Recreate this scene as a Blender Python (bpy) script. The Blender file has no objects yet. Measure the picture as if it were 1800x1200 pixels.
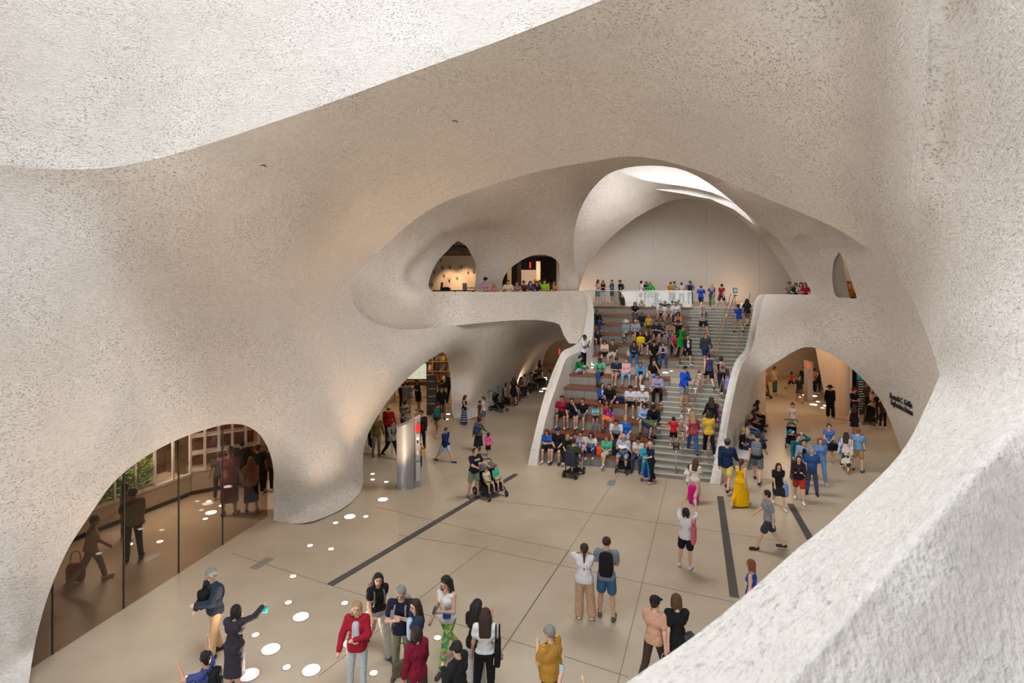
import bpy, bmesh, math, random
import numpy as np
from mathutils import Vector, Matrix
from mathutils.geometry import delaunay_2d_cdt

SC = bpy.context.scene
COL = SC.collection
PI = math.pi
# ------------------------------------------------------------------ camera
FOC, HOR, CAMZ = 1000.0, 495.0, 7.45          # focal length in px of the 1800 frame, horizon row, eye height
cam_d = bpy.data.cameras.new('camera'); cam = bpy.data.objects.new('camera', cam_d); COL.objects.link(cam)
cam.location = (0, 0, CAMZ); cam.rotation_euler = (PI/2, 0, 0)
cam_d.sensor_width = 36.0; cam_d.lens = 36.0*FOC/1800.0
cam_d.shift_y = -(600-HOR)/1800.0
cam_d.clip_start = 0.05; cam_d.clip_end = 300
SC.camera = cam
cam_d.dof.use_dof = True; cam_d.dof.focus_distance = 22.0; cam_d.dof.aperture_fstop = 3.5
# ------------------------------------------------------------------ view
SC.view_settings.view_transform = 'Standard'; SC.view_settings.look = 'None'
SC.view_settings.gamma = 1.0; SC.view_settings.use_curve_mapping = False
SC.view_settings.exposure = 0.08
SC.cycles.use_denoising = True
SC.cycles.max_bounces = 6; SC.cycles.diffuse_bounces = 4; SC.cycles.glossy_bounces = 2
SC.cycles.use_adaptive_sampling = True; SC.cycles.adaptive_threshold = 0.06; SC.cycles.adaptive_min_samples = 20
SC.cycles.caustics_reflective = False; SC.cycles.caustics_refractive = False
SC.cycles.sample_clamp_indirect = 6.0
# ------------------------------------------------------------------ world: overcast daylight
W = bpy.data.worlds.new('daylight'); SC.world = W; W.use_nodes = True
W.node_tree.nodes['Background'].inputs[0].default_value = (0.93, 0.965, 1.0, 1)
W.node_tree.nodes['Background'].inputs[1].default_value = 0.40

def area(name, loc, aim, size, power, col=(1, 1, 1), size_y=None):
    d = bpy.data.lights.new(name, 'AREA'); d.energy = power; d.color = col
    d.shape = 'RECTANGLE'; d.size = size; d.size_y = size_y or size
    o = bpy.data.objects.new(name, d); COL.objects.link(o)
    o.location = loc
    o.rotation_euler = (Vector(aim)-Vector(loc)).to_track_quat('-Z', 'Y').to_euler()
    return o
def point(name, loc, power, col=(1, .72, .45), r=.25):
    d = bpy.data.lights.new(name, 'POINT'); d.energy = power; d.color = col; d.shadow_soft_size = r
    o = bpy.data.objects.new(name, d); COL.objects.link(o); o.location = loc
    return o
def spot(name, loc, aim, power, col=(1, .72, .45), ang=80, r=.15):
    d = bpy.data.lights.new(name, 'SPOT'); d.energy = power; d.color = col; d.shadow_soft_size = r
    d.spot_size = math.radians(ang); d.spot_blend = .7
    o = bpy.data.objects.new(name, d); COL.objects.link(o); o.location = loc
    o.rotation_euler = (Vector(aim)-Vector(loc)).to_track_quat('-Z', 'Y').to_euler()
    return o
Z2_ = 5.75
WARM = (1.0, .66, .40)
# skylight over the atrium, glass facade behind the viewer, skylight over the upper landing
area('atrium_skylight', (-1.5, 5.5, 24.0), (-1.2, 6.0, 0), 12, 3300, (.92, .965, 1.0), 8)
area('vault_fill', (3.6, 20.2, 12.4), (3.6, 20.4, 0), 6, 900, (1.0, .97, .93), 2.8)  # added lamp hidden above the vault edge, brightens floor and stair
area('entrance_glazing', (-13.0, -18.0, 5.5), (4, 14, 8.0), 24, 4100, (1.0, .98, .96), 10)
area('landing_skylight', (10.6, 33.4, 14.3), (11.0, 41.5, 5.8), 6, 700, (.98, .97, 1.0), 2.2)
area('shaft_skylight', (10.8, 36.2, 17.5), (10.8, 37.0, 0), 5, 20, (.95, .98, 1.0), 1.6)
# warm uplights set in the floor
UPC = (1.0, .80, .62)
for x, y, p in ((-6.6, 12.4, 330), (-4.6, 10.6, 300), (-3.6, 11.2, 260), (-4.0, 17.4, 260)):
    spot('floor_uplight', (x, y, .05), (x+.3, y+.6, 6), p, UPC, 150, .07)
spot('floor_uplight', (-3.9, 19.3, .05), (-5.8, 22.3, 8.8), 520, WARM, 75, .2); spot('floor_uplight', (-3.7, 19.5, .05), (-.6, 20.2, 11), 420, WARM, 85, .2)
for x, y, p in ((-3.0, 31.0, 22), (-.6, 33.2, 26), (1.6, 33.6, 26)):
    point('gallery_fill', (x, y, Z2_+.35), p, WARM, .2)  # added fill behind the parapet to warm the gallery wall
for x, y, p in ((5.6, 45.6, 60), (18.6, 45.2, 70)):
    point('hall_cove', (x, y, Z2_+.6), p, WARM, .3)
# ------------------------------------------------------------------ helpers
def P(u, v, Y):
    return ((u-900.0)/FOC*Y, Y, CAMZ-(v-HOR)/FOC*Y)
def F(u, v, z=0.0):
    Y = (CAMZ-z)*FOC/(v-HOR)
    return ((u-900.0)/FOC*Y, Y, z)
def tag(o, label=None, cat=None, group=None, kind=None):
    if label: o['label'] = label
    if cat: o['category'] = cat
    if group: o['group'] = group
    if kind: o['kind'] = kind
    return o
def mesh_obj(name, verts, faces, mat, parent=None, smooth=True, mats=None, fmat=None):
    me = bpy.data.meshes.new(name)
    me.from_pydata([tuple(map(float, p)) for p in verts], [], [tuple(map(int, f)) for f in faces])
    for m in (mats or [mat]): me.materials.append(m)
    if fmat is not None: me.polygons.foreach_set('material_index', np.asarray(fmat, dtype=np.int32))
    if smooth: me.polygons.foreach_set('use_smooth', np.ones(len(me.polygons), dtype=bool))
    me.update()
    o = bpy.data.objects.new(name, me); COL.objects.link(o)
    if parent: o.parent = parent
    return o
def empty(name, loc=(0, 0, 0), rz=0.0):
    o = bpy.data.objects.new(name, None); COL.objects.link(o)
    o.location = loc; o.rotation_euler = (0, 0, rz); o.empty_display_size = .1
    return o
class MB:
    """collects simple shapes into one mesh"""
    def __init__(s): s.v = []; s.f = []; s.m = []
    def add(s, vs, fs, mi=0):
        b = len(s.v); s.v += [tuple(p) for p in vs]; s.f += [tuple(b+i for i in f) for f in fs]; s.m += [mi]*len(fs); return s
    def box(s, lo, hi, mi=0):
        x0, y0, z0 = lo; x1, y1, z1 = hi
        return s.add([(x0,y0,z0),(x1,y0,z0),(x1,y1,z0),(x0,y1,z0),(x0,y0,z1),(x1,y0,z1),(x1,y1,z1),(x0,y1,z1)],
                     [(3,2,1,0),(4,5,6,7),(0,1,5,4),(1,2,6,5),(2,3,7,6),(3,0,4,7)], mi)
    def cbox(s, c, sz, mi=0):
        return s.box([c[i]-sz[i]/2 for i in range(3)], [c[i]+sz[i]/2 for i in range(3)], mi)
    def prism(s, bot, top, mi=0):
        n = len(bot)
        fs = [tuple(range(n-1, -1, -1)), tuple(range(n, 2*n))]+[(i, (i+1) % n, n+(i+1) % n, n+i) for i in range(n)]
        return s.add(list(bot)+list(top), fs, mi)
    def tube(s, pts, r, n=8, mi=0, cap=True):
        pts = [Vector(p) for p in pts]; rs = r if isinstance(r, (list, tuple)) else [r]*len(pts)
        vs = []; fs = []; up = None
        for i, p in enumerate(pts):
            d = (pts[min(i+1, len(pts)-1)]-pts[max(i-1, 0)]).normalized()
            if up is None:
                up = Vector((0, 0, 1)) if abs(d.z) < .9 else Vector((1, 0, 0))
            x = d.cross(up).normalized(); y = x.cross(d).normalized(); up = y
            for k in range(n):
                a = 2*PI*k/n; vs.append(p+(x*math.cos(a)+y*math.sin(a))*rs[i])
        for i in range(len(pts)-1):
            for k in range(n):
                fs.append((i*n+k, i*n+(k+1) % n, (i+1)*n+(k+1) % n, (i+1)*n+k))
        if cap:
            fs.append(tuple(range(n-1, -1, -1))); fs.append(tuple((len(pts)-1)*n+k for k in range(n)))
        return s.add(vs, fs, mi)
    def disc(s, c, r, h, n=24, mi=0):
        b = [(c[0]+r*math.cos(2*PI*k/n), c[1]+r*math.sin(2*PI*k/n), c[2]) for k in range(n)]
        return s.prism(b, [(x, y, z+h) for x, y, z in b], mi)
    def lathe(s, c, prof, n=16, mi=0):
        vs = []; fs = []
        for r, z in prof:
            for k in range(n):
                a = 2*PI*k/n; vs.append((c[0]+r*math.cos(a), c[1]+r*math.sin(a), c[2]+z))
        for i in range(len(prof)-1):
            for k in range(n): fs.append((i*n+k, i*n+(k+1) % n, (i+1)*n+(k+1) % n, (i+1)*n+k))
        fs.append(tuple(range(n-1, -1, -1))); fs.append(tuple((len(prof)-1)*n+k for k in range(n)))
        return s.add(vs, fs, mi)
    def ball(s, c, r, n=10, m=7, mi=0):
        rx, ry, rz = r if isinstance(r, (tuple, list)) else (r, r, r)
        vs = [(c[0], c[1], c[2]-rz)]; fs = []
        for i in range(1, m):
            t = -PI/2+PI*i/m
            for k in range(n):
                a = 2*PI*k/n; vs.append((c[0]+rx*math.cos(t)*math.cos(a), c[1]+ry*math.cos(t)*math.sin(a), c[2]+rz*math.sin(t)))
        vs.append((c[0], c[1], c[2]+rz)); L = len(vs)-1
        for k in range(n):
            fs.append((0, 1+(k+1) % n, 1+k)); fs.append((L, 1+(m-2)*n+k, 1+(m-2)*n+(k+1) % n))
        for i in range(m-2):
            for k in range(n): fs.append((1+i*n+k, 1+i*n+(k+1) % n, 1+(i+1)*n+(k+1) % n, 1+(i+1)*n+k))
        return s.add(vs, fs, mi)
    def xf(s, M):
        s.v = [tuple(M @ Vector(p)) for p in s.v]; return s
    def build(s, name, mat, parent=None, smooth=False, mats=None):
        return mesh_obj(name, s.v, s.f, mat, parent, smooth, mats, s.m if mats else None)
def smooth_poly(pts, closed=False, sub=4):
    """Catmull-Rom resample of a list of tuples"""
    A = [np.array(p, float) for p in pts]; n = len(A); out = []
    R = n if closed else n-1
    for i in range(R):
        p0 = A[(i-1) % n] if closed or i > 0 else A[0]; p1 = A[i]; p2 = A[(i+1) % n]
        p3 = A[(i+2) % n] if closed or i+2 < n else A[-1]
        for k in range(sub):
            t = k/sub
            out.append(.5*((2*p1)+(-p0+p2)*t+(2*p0-5*p1+4*p2-p3)*t*t+(-p0+3*p1-3*p2+p3)*t**3))
    if not closed: out.append(A[-1])
    return [tuple(p) for p in out]

# ------------------------------------------------------------------ materials
MATS = {}
def nodes(name):
    m = bpy.data.materials.new(name); m.use_nodes = True
    nt = m.node_tree; b = nt.nodes['Principled BSDF']
    return m, nt, b, nt.nodes.new, nt.links.new
def add_bump(nt, b, sc, dist, stretch=1.0):
    N, L = nt.nodes.new, nt.links.new; tc = N('ShaderNodeTexCoord'); mp = N('ShaderNodeMapping'); mp.inputs['Scale'].default_value = (sc, sc, sc*stretch)
    nz = N('ShaderNodeTexNoise'); nz.inputs['Scale'].default_value = 1.0; nz.inputs['Detail'].default_value = 3; nz.inputs['Distortion'].default_value = .8
    bp = N('ShaderNodeBump'); bp.inputs['Strength'].default_value = .8; bp.inputs['Distance'].default_value = dist
    L(tc.outputs['Object'], mp.inputs[0]); L(mp.outputs[0], nz.inputs['Vector']); L(nz.outputs['Fac'], bp.inputs['Height']); L(bp.outputs[0], b.inputs['Normal'])
def plain(name, col, rough=.6, metal=0.0, var=.06, scale=30.0, spec=.4, emit=0.0, bump=None):
    key = (name, tuple(round(c, 3) for c in col), rough, metal, emit)
    if key in MATS: return MATS[key]
    m, nt, b, N, L = nodes(name)
    b.inputs['Roughness'].default_value = rough; b.inputs['Metallic'].default_value = metal
    b.inputs['Specular IOR Level'].default_value = spec
    if var > 0:
        tc = N('ShaderNodeTexCoord'); nz = N('ShaderNodeTexNoise'); nz.inputs['Scale'].default_value = scale; nz.inputs['Detail'].default_value = 3
        cr = N('ShaderNodeMix'); cr.data_type = 'RGBA'
        cr.inputs[6].default_value = (*[c*(1-var*2) for c in col], 1); cr.inputs[7].default_value = (*[min(1, c*(1+var)) for c in col], 1)
        L(tc.outputs['Object'], nz.inputs['Vector']); L(nz.outputs['Fac'], cr.inputs[0]); L(cr.outputs[2], b.inputs['Base Color'])
    else:
        b.inputs['Base Color'].default_value = (*col, 1)
    if bump: add_bump(nt, b, *bump)
    if emit:
        b.inputs['Emission Color'].default_value = (*col, 1); b.inputs['Emission Strength'].default_value = emit
    MATS[key] = m
    return m
def srgb(h):
    h = h.lstrip('#'); c = [int(h[i:i+2], 16)/255 for i in (0, 2, 4)]
    return tuple(x/12.92 if x <= .04045 else ((x+.055)/1.055)**2.4 for x in c)
def shotcrete(name, col, pit=1.0, scale=1.0):
    m, nt, b, N, L = nodes(name)
    b.inputs['Roughness'].default_value = .92; b.inputs['Specular IOR Level'].default_value = .15
    tc = N('ShaderNodeTexCoord')
    warp = N('ShaderNodeTexNoise'); warp.inputs['Scale'].default_value = .9*scale; warp.inputs['Detail'].default_value = 2
    mp = N('ShaderNodeVectorMath'); mp.operation = 'MULTIPLY_ADD'; mp.inputs[1].default_value = (.5, .5, .5)
    L(tc.outputs['Object'], warp.inputs['Vector']); L(warp.outputs['Color'], mp.inputs[0]); L(tc.outputs['Object'], mp.inputs[2])
    # trowel drags: stretched noise
    st = N('ShaderNodeMapping'); st.inputs['Scale'].default_value = (5*scale, 5*scale, 17*scale); st.inputs['Rotation'].default_value = (.2, .25, .3)
    L(mp.outputs[0], st.inputs['Vector'])
    n1 = N('ShaderNodeTexNoise'); n1.inputs['Scale'].default_value = 1.6; n1.inputs['Detail'].default_value = 5; n1.inputs['Roughness'].default_value = .68
    L(st.outputs[0], n1.inputs['Vector'])
    # pits
    st2 = N('ShaderNodeMapping'); st2.inputs['Scale'].default_value = (14*scale, 14*scale, 27*scale)
    L(mp.outputs[0], st2.inputs['Vector'])
    n2 = N('ShaderNodeTexNoise'); n2.inputs['Scale'].default_value = 1.5; n2.inputs['Detail'].default_value = 3; n2.inputs['Roughness'].default_value = .6
    L(st2.outputs[0], n2.inputs['Vector'])
    pr = N('ShaderNodeMapRange'); pr.inputs[1].default_value = .30; pr.inputs[2].default_value = .43; pr.inputs[3].default_value = 0; pr.inputs[4].default_value = 1
    L(n2.outputs['Fac'], pr.inputs[0])
    # patchiness of the pits
    n3 = N('ShaderNodeTexNoise'); n3.inputs['Scale'].default_value = .8; n3.inputs['Detail'].default_value = 2
    L(tc.outputs['Object'], n3.inputs['Vector'])
    n4 = N('ShaderNodeTexNoise'); n4.inputs['Scale'].default_value = 34*scale; n4.inputs['Detail'].default_value = 3; n4.inputs['Roughness'].default_value = .6
    L(tc.outputs['Object'], n4.inputs['Vector'])
    h0 = N('ShaderNodeMath'); h0.operation = 'MULTIPLY'; h0.inputs[1].default_value = .34; L(n4.outputs['Fac'], h0.inputs[0])
    sx = N('ShaderNodeSeparateXYZ'); L(tc.outputs['Object'], sx.inputs[0])
    nf = N('ShaderNodeMapRange'); nf.inputs[1].default_value = 2.5; nf.inputs[2].default_value = 7.5; nf.inputs[3].default_value = .22; nf.inputs[4].default_value = 1.0; L(sx.outputs['Y'], nf.inputs[0])
    n1s = N('ShaderNodeMath'); n1s.operation = 'MULTIPLY'; L(n1.outputs['Fac'], n1s.inputs[0]); L(nf.outputs[0], n1s.inputs[1])
    h1 = N('ShaderNodeMath'); h1.operation = 'MULTIPLY_ADD'; h1.inputs[1].default_value = .42; L(n1s.outputs[0], h1.inputs[0]); L(h0.outputs[0], h1.inputs[2])
    pa = N('ShaderNodeMapRange'); pa.inputs[1].default_value = .36; pa.inputs[2].default_value = .62; pa.inputs[3].default_value = .25; pa.inputs[4].default_value = 1.0; L(n3.outputs['Fac'], pa.inputs[0])
    h2 = N('ShaderNodeMath'); h2.operation = 'MULTIPLY_ADD'; h2.inputs[1].default_value = .55*pit
    prs = N('ShaderNodeMath'); prs.operation = 'MULTIPLY'; L(pr.outputs[0], prs.inputs[0]); prm = N('ShaderNodeMath'); prm.operation = 'MULTIPLY'; L(nf.outputs[0], prm.inputs[0]); L(pa.outputs[0], prm.inputs[1]); L(prm.outputs[0], prs.inputs[1]); L(prs.outputs[0], h2.inputs[0]); L(h1.outputs[0], h2.inputs[2])
    bp = N('ShaderNodeBump'); bp.inputs['Strength'].default_value = .8; bp.inputs['Distance'].default_value = .075
    L(h2.outputs[0], bp.inputs['Height']); L(bp.outputs[0], b.inputs['Normal'])
    # colour: lime-cement cream with the shade of the pits painted in
    gr = N('ShaderNodeMapRange'); gr.inputs[1].default_value = .34; gr.inputs[2].default_value = .66; gr.inputs[3].default_value = .90; gr.inputs[4].default_value = 1.06; L(n1.outputs['Fac'], gr.inputs[0])
    cm = N('ShaderNodeMix'); cm.data_type = 'RGBA'
    cm.inputs[6].default_value = (*[c*.90 for c in col], 1); cm.inputs[7].default_value = (*[min(.95, c*1.06) for c in col], 1)
    L(n3.outputs['Fac'], cm.inputs[0])
    pm = N('ShaderNodeMix'); pm.data_type = 'RGBA'; pm.blend_type = 'MULTIPLY'; pm.inputs[0].default_value = 1.0
    pc = N('ShaderNodeMapRange'); pc.inputs[3].default_value = 1-.30*pit; pc.inputs[4].default_value = 1.0; iv = N('ShaderNodeMath'); iv.operation = 'SUBTRACT'; iv.inputs[0].default_value = 1.0; L(pr.outputs[0], iv.inputs[1]); im = N('ShaderNodeMath'); im.operation = 'MULTIPLY'; L(iv.outputs[0], im.inputs[0]); L(pa.outputs[0], im.inputs[1]); ib = N('ShaderNodeMath'); ib.operation = 'SUBTRACT'; ib.inputs[0].default_value = 1.0; L(im.outputs[0], ib.inputs[1]); L(ib.outputs[0], pc.inputs[0])
    gm = N('ShaderNodeMath'); gm.operation = 'MULTIPLY'; L(pc.outputs[0], gm.inputs[0]); L(gr.outputs[0], gm.inputs[1])
    L(cm.outputs[2], pm.inputs[6]); L(gm.outputs[0], pm.inputs[7]); L(pm.outputs[2], b.inputs['Base Color'])
    return m
M_WALL = shotcrete('shotcrete', (.735, .683, .635))
M_WALLF = shotcrete('shotcrete_fine', (.70, .635, .57), .9, .62)
M_PAR = shotcrete('shotcrete_parapet', (.74, .71, .66), .9, 1.7)
M_BAND = shotcrete('shotcrete_smooth', (.76, .72, .67), .6, .7)
M_PLASTER = plain('white_plaster', (.74, .69, .63), .8, var=.02, scale=2)
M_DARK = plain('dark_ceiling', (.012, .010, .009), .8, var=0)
M_WARMWALL = plain('warm_plaster', (.60, .49, .38), .8, var=.03, scale=2)
# ------------------------------------------------------------------ sculpted shell: traced outlines with depth, turned into thick shells
def tps_fit(ctrl):
    C = np.array(ctrl, float); x = C[:, :2]/1000.0; w = 1.0/C[:, 2]
    n = len(x); d2 = ((x[:, None]-x[None])**2).sum(-1)
    K = np.where(d2 > 0, .5*d2*np.log(np.maximum(d2, 1e-12)), 0)+np.eye(n)*2e-4
    Q = np.c_[np.ones(n), x]
    A = np.block([[K, Q], [Q.T, np.zeros((3, 3))]])
    s = np.linalg.solve(A, np.r_[w, 0, 0, 0]); wmin, wmax = w.min()*.8, w.max()*1.3
    def f(uv):
        q = np.asarray(uv, float)/1000.0
        d = ((q[:, None]-x[None])**2).sum(-1)
        k = np.where(d > 0, .5*d*np.log(np.maximum(d, 1e-12)), 0)
        return 1.0/np.clip(k @ s[:n]+s[n]+q @ s[n+1:], wmin, wmax)
    return f
def inside(pts, poly):
    x, y = pts[:, 0], pts[:, 1]; c = np.zeros(len(pts), bool); n = len(poly)
    for i in range(n):
        x1, y1 = poly[i]; x2, y2 = poly[i-1]
        if y1 == y2: continue
        k = ((y1 > y) != (y2 > y)) & (x < (x2-x1)*(y-y1)/(y2-y1)+x1)
        c ^= k
    return c
def densify(poly, step, closed=True):
    out = []; n = len(poly)
    for i in range(n if closed else n-1):
        a = np.array(poly[i], float); b = np.array(poly[(i+1) % n], float)
        k = max(1, int(round(np.linalg.norm(b-a)/step)))
        for j in range(k): out.append(tuple(a+(b-a)*j/k))
    if not closed: out.append(tuple(poly[-1]))
    return out
def relief(name, poly, ctrl, mat, holes=(), step=10, lip=1.2, fold=None, floor_clip=True, lip_in=14, parent=None, blend=None, lip_ok=None):
    poly = densify(poly, step); holes = [densify(h, step*.8) for h in holes]
    loops = [poly]+holes; pts = []; edges = []
    for lp in loops:
        b = len(pts); pts += lp; edges += [(b+i, b+(i+1) % len(lp)) for i in range(len(lp))]
    nb = len(pts); B = np.array(pts)
    lo, hi = B.min(0), B.max(0)
    gx, gy = np.meshgrid(np.arange(lo[0], hi[0], step), np.arange(lo[1], hi[1], step))
    gx[1::2] += step/2
    G = np.c_[gx.ravel(), gy.ravel()]
    ok = inside(G, poly)
    for h in holes: ok &= ~inside(G, h)
    G = G[ok]
    # keep grid points off the outline
    keep = np.ones(len(G), bool)
    for i in range(0, len(G), 4000):
        d = ((G[i:i+4000, None]-B[None])**2).sum(-1).min(1); keep[i:i+4000] = d > (step*.55)**2
    G = G[keep]
    allp = [Vector(p) for p in pts]+[Vector(p) for p in G]
    vs, es, fs, ov, oe, of = delaunay_2d_cdt(allp, edges, [], 0, 1e-5)
    V = np.array([(p.x, p.y) for p in vs]); T = np.array([f for f in fs if len(f) == 3])
    cen = V[T].mean(1); ok = inside(cen, poly)
    for h in holes: ok &= ~inside(cen, h)
    T = T[ok]
    # orient all faces toward the viewer
    a, b, c = V[T[:, 0]], V[T[:, 1]], V[T[:, 2]]
    cr = (b[:, 0]-a[:, 0])*(c[:, 1]-a[:, 1])-(b[:, 1]-a[:, 1])*(c[:, 0]-a[:, 0])
    T[cr > 0] = T[cr > 0][:, ::-1]
    dep = tps_fit(ctrl)
    if blend is not None:
        own = dep; dep = lambda uv: blend(np.asarray(uv, float), own)
    def pos(uv):
        Y = dep(uv)
        if fold is not None: Y = 1.0/(1.0/Y+fold(uv))
        if floor_clip:
            fl = CAMZ*FOC/np.maximum(uv[:, 1]-HOR, 1e-3); Y = np.where(uv[:, 1] > HOR+20, np.minimum(Y, fl*1.004), Y)
        return np.c_[(uv[:, 0]-900)/FOC*Y, Y, CAMZ-(uv[:, 1]-HOR)/FOC*Y]
    X = pos(V); verts = [tuple(p) for p in X]; faces = [tuple(t) for t in T]
    # turned-back lip along every outline: gives the shell its thickness
    if lip > 0:
        key = {}
        for i, p in enumerate(V): key[(round(p[0], 2), round(p[1], 2))] = i
        for li, lp in enumerate(loops):
            A = np.array(lp); n = len(A); tan = np.roll(A, -1, 0)-np.roll(A, 1, 0)
            nrm = np.c_[-tan[:, 1], tan[:, 0]]; nrm /= np.maximum(np.linalg.norm(nrm, axis=1, keepdims=True), 1e-6)
            area2 = (A[:, 0]*np.roll(A[:, 1], -1)-np.roll(A[:, 0], -1)*A[:, 1]).sum()
            if area2 < 0: nrm = -nrm
            if li > 0: nrm = -nrm                         # into the solid
            ids = [key.get((round(p[0], 2), round(p[1], 2)), -1) for p in A]
            if min(ids) < 0: continue
            base = X[ids]; Y0 = base[:, 1]; rings = []
            okl = np.ones(n, bool) if lip_ok is None else np.array([lip_ok(p) for p in A])
            for fr, inn in ((0, 0), (.12, .0), (.45, .35), (1.0, 1.0)):
                uv = A+nrm*lip_in*inn; Y = Y0+lip*fr
                Q = np.c_[(uv[:, 0]-900)/FOC*Y, Y, CAMZ-(uv[:, 1]-HOR)/FOC*Y]
                rings.append(list(range(len(verts), len(verts)+n))); verts += [tuple(q) for q in Q]
            for r0, r1 in zip(rings[:-1], rings[1:]):
                for i in range(n):
                    j = (i+1) % n
                    if not (okl[i] and okl[j]): continue
                    faces.append((r0[i], r0[j], r1[j], r1[i]))
    o = mesh_obj(name, verts, faces, mat, parent)
    return o, dep

RIDGE = smooth_poly([(-420, 225), (-150, 268), (-60, 284), (0, 290), (90, 297), (180, 296), (260, 283), (350, 258), (450, 225), (560, 188), (700, 136), (850, 82), (960, 40), (1060, 0), (1150, -38), (1250, -85)], sub=2)
PARC = smooth_poly([(840, 1430), (1000, 1290), (1100, 1200), (1175, 1150), (1250, 1095), (1330, 1028), (1400, 965), (1455, 922), (1500, 880), (1545, 838), (1580, 800), (1605, 762), (1625, 720), (1640, 688), (1651, 660)], sub=2)
CONT = smooth_poly([(1651, 660), (1647, 640), (1640, 618), (1625, 575), (1610, 540), (1592, 505), (1570, 475), (1550, 455), (1515, 430), (1475, 404), (1430, 383), (1390, 366), (1350, 350), (1300, 328), (1250, 308), (1200, 291), (1160, 281), (1130, 276), (1105, 275), (1080, 277), (1040, 284), (1000, 290), (940, 303), (880, 320), (830, 336), (780, 355), (745, 375), (715, 397), (690, 420), (665, 442), (640, 465), (625, 484), (618, 500), (617, 512), (620, 528), (630, 546), (645, 560), (665, 570), (690, 577), (720, 579), (760, 576), (800, 572), (850, 567), (900, 563), (940, 562), (965, 565), (985, 570), (1003, 578), (1030, 592)], sub=2)
DOOR2 = [(1040, 604), (1003, 600), (990, 597), (977, 600), (966, 608), (958, 622), (953, 640), (955, 660), (952, 665)]
PASSB = [(930, 678), (900, 695), (870, 712), (845, 730), (820, 738), (798, 735)]
ARCH2 = smooth_poly([(794, 722), (793, 690), (791, 655), (786, 632), (779, 619), (765, 626), (740, 643), (705, 676), (677, 711), (654, 748), (643, 775), (638, 800), (638, 840)], sub=2)
COLB = smooth_poly([(638, 852), (632, 866), (620, 880), (600, 895), (580, 905), (550, 916), (525, 920), (505, 919), (481, 915)], sub=2)
ARCH1 = smooth_poly([(481, 900), (481, 860), (481, 830), (477, 805), (470, 785), (458, 765), (445, 754), (430, 747), (415, 745), (395, 746), (360, 755), (320, 769), (280, 788), (240, 813), (200, 847), (175, 880), (150, 917), (125, 955), (105, 995), (85, 1045), (70, 1095), (60, 1140), (52, 1190), (49, 1215)], sub=2)
def uniq(l):
    o = []
    for p in l:
        if not o or math.dist(p, o[-1]) > 1.0: o.append(tuple(p))
    return o
M1_POLY = uniq(RIDGE+[(1250, -220), (2500, -220), (2500, 1500), (840, 1500)]+PARC+CONT+DOOR2+PASSB+ARCH2+COLB+ARCH1+[(42, 1240), (30, 1290), (-150, 1400), (-420, 1530)])
RIDGE_D = [(-420, 225, 7.6), (-150, 268, 9.4), (0, 290, 10.6), (180, 296, 11.8), (350, 258, 11.6), (450, 225, 11.3), (560, 188, 10.9), (700, 136, 10.3), (850, 82, 9.6), (1060, 0, 8.6), (1250, -85, 7.8)]
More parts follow.
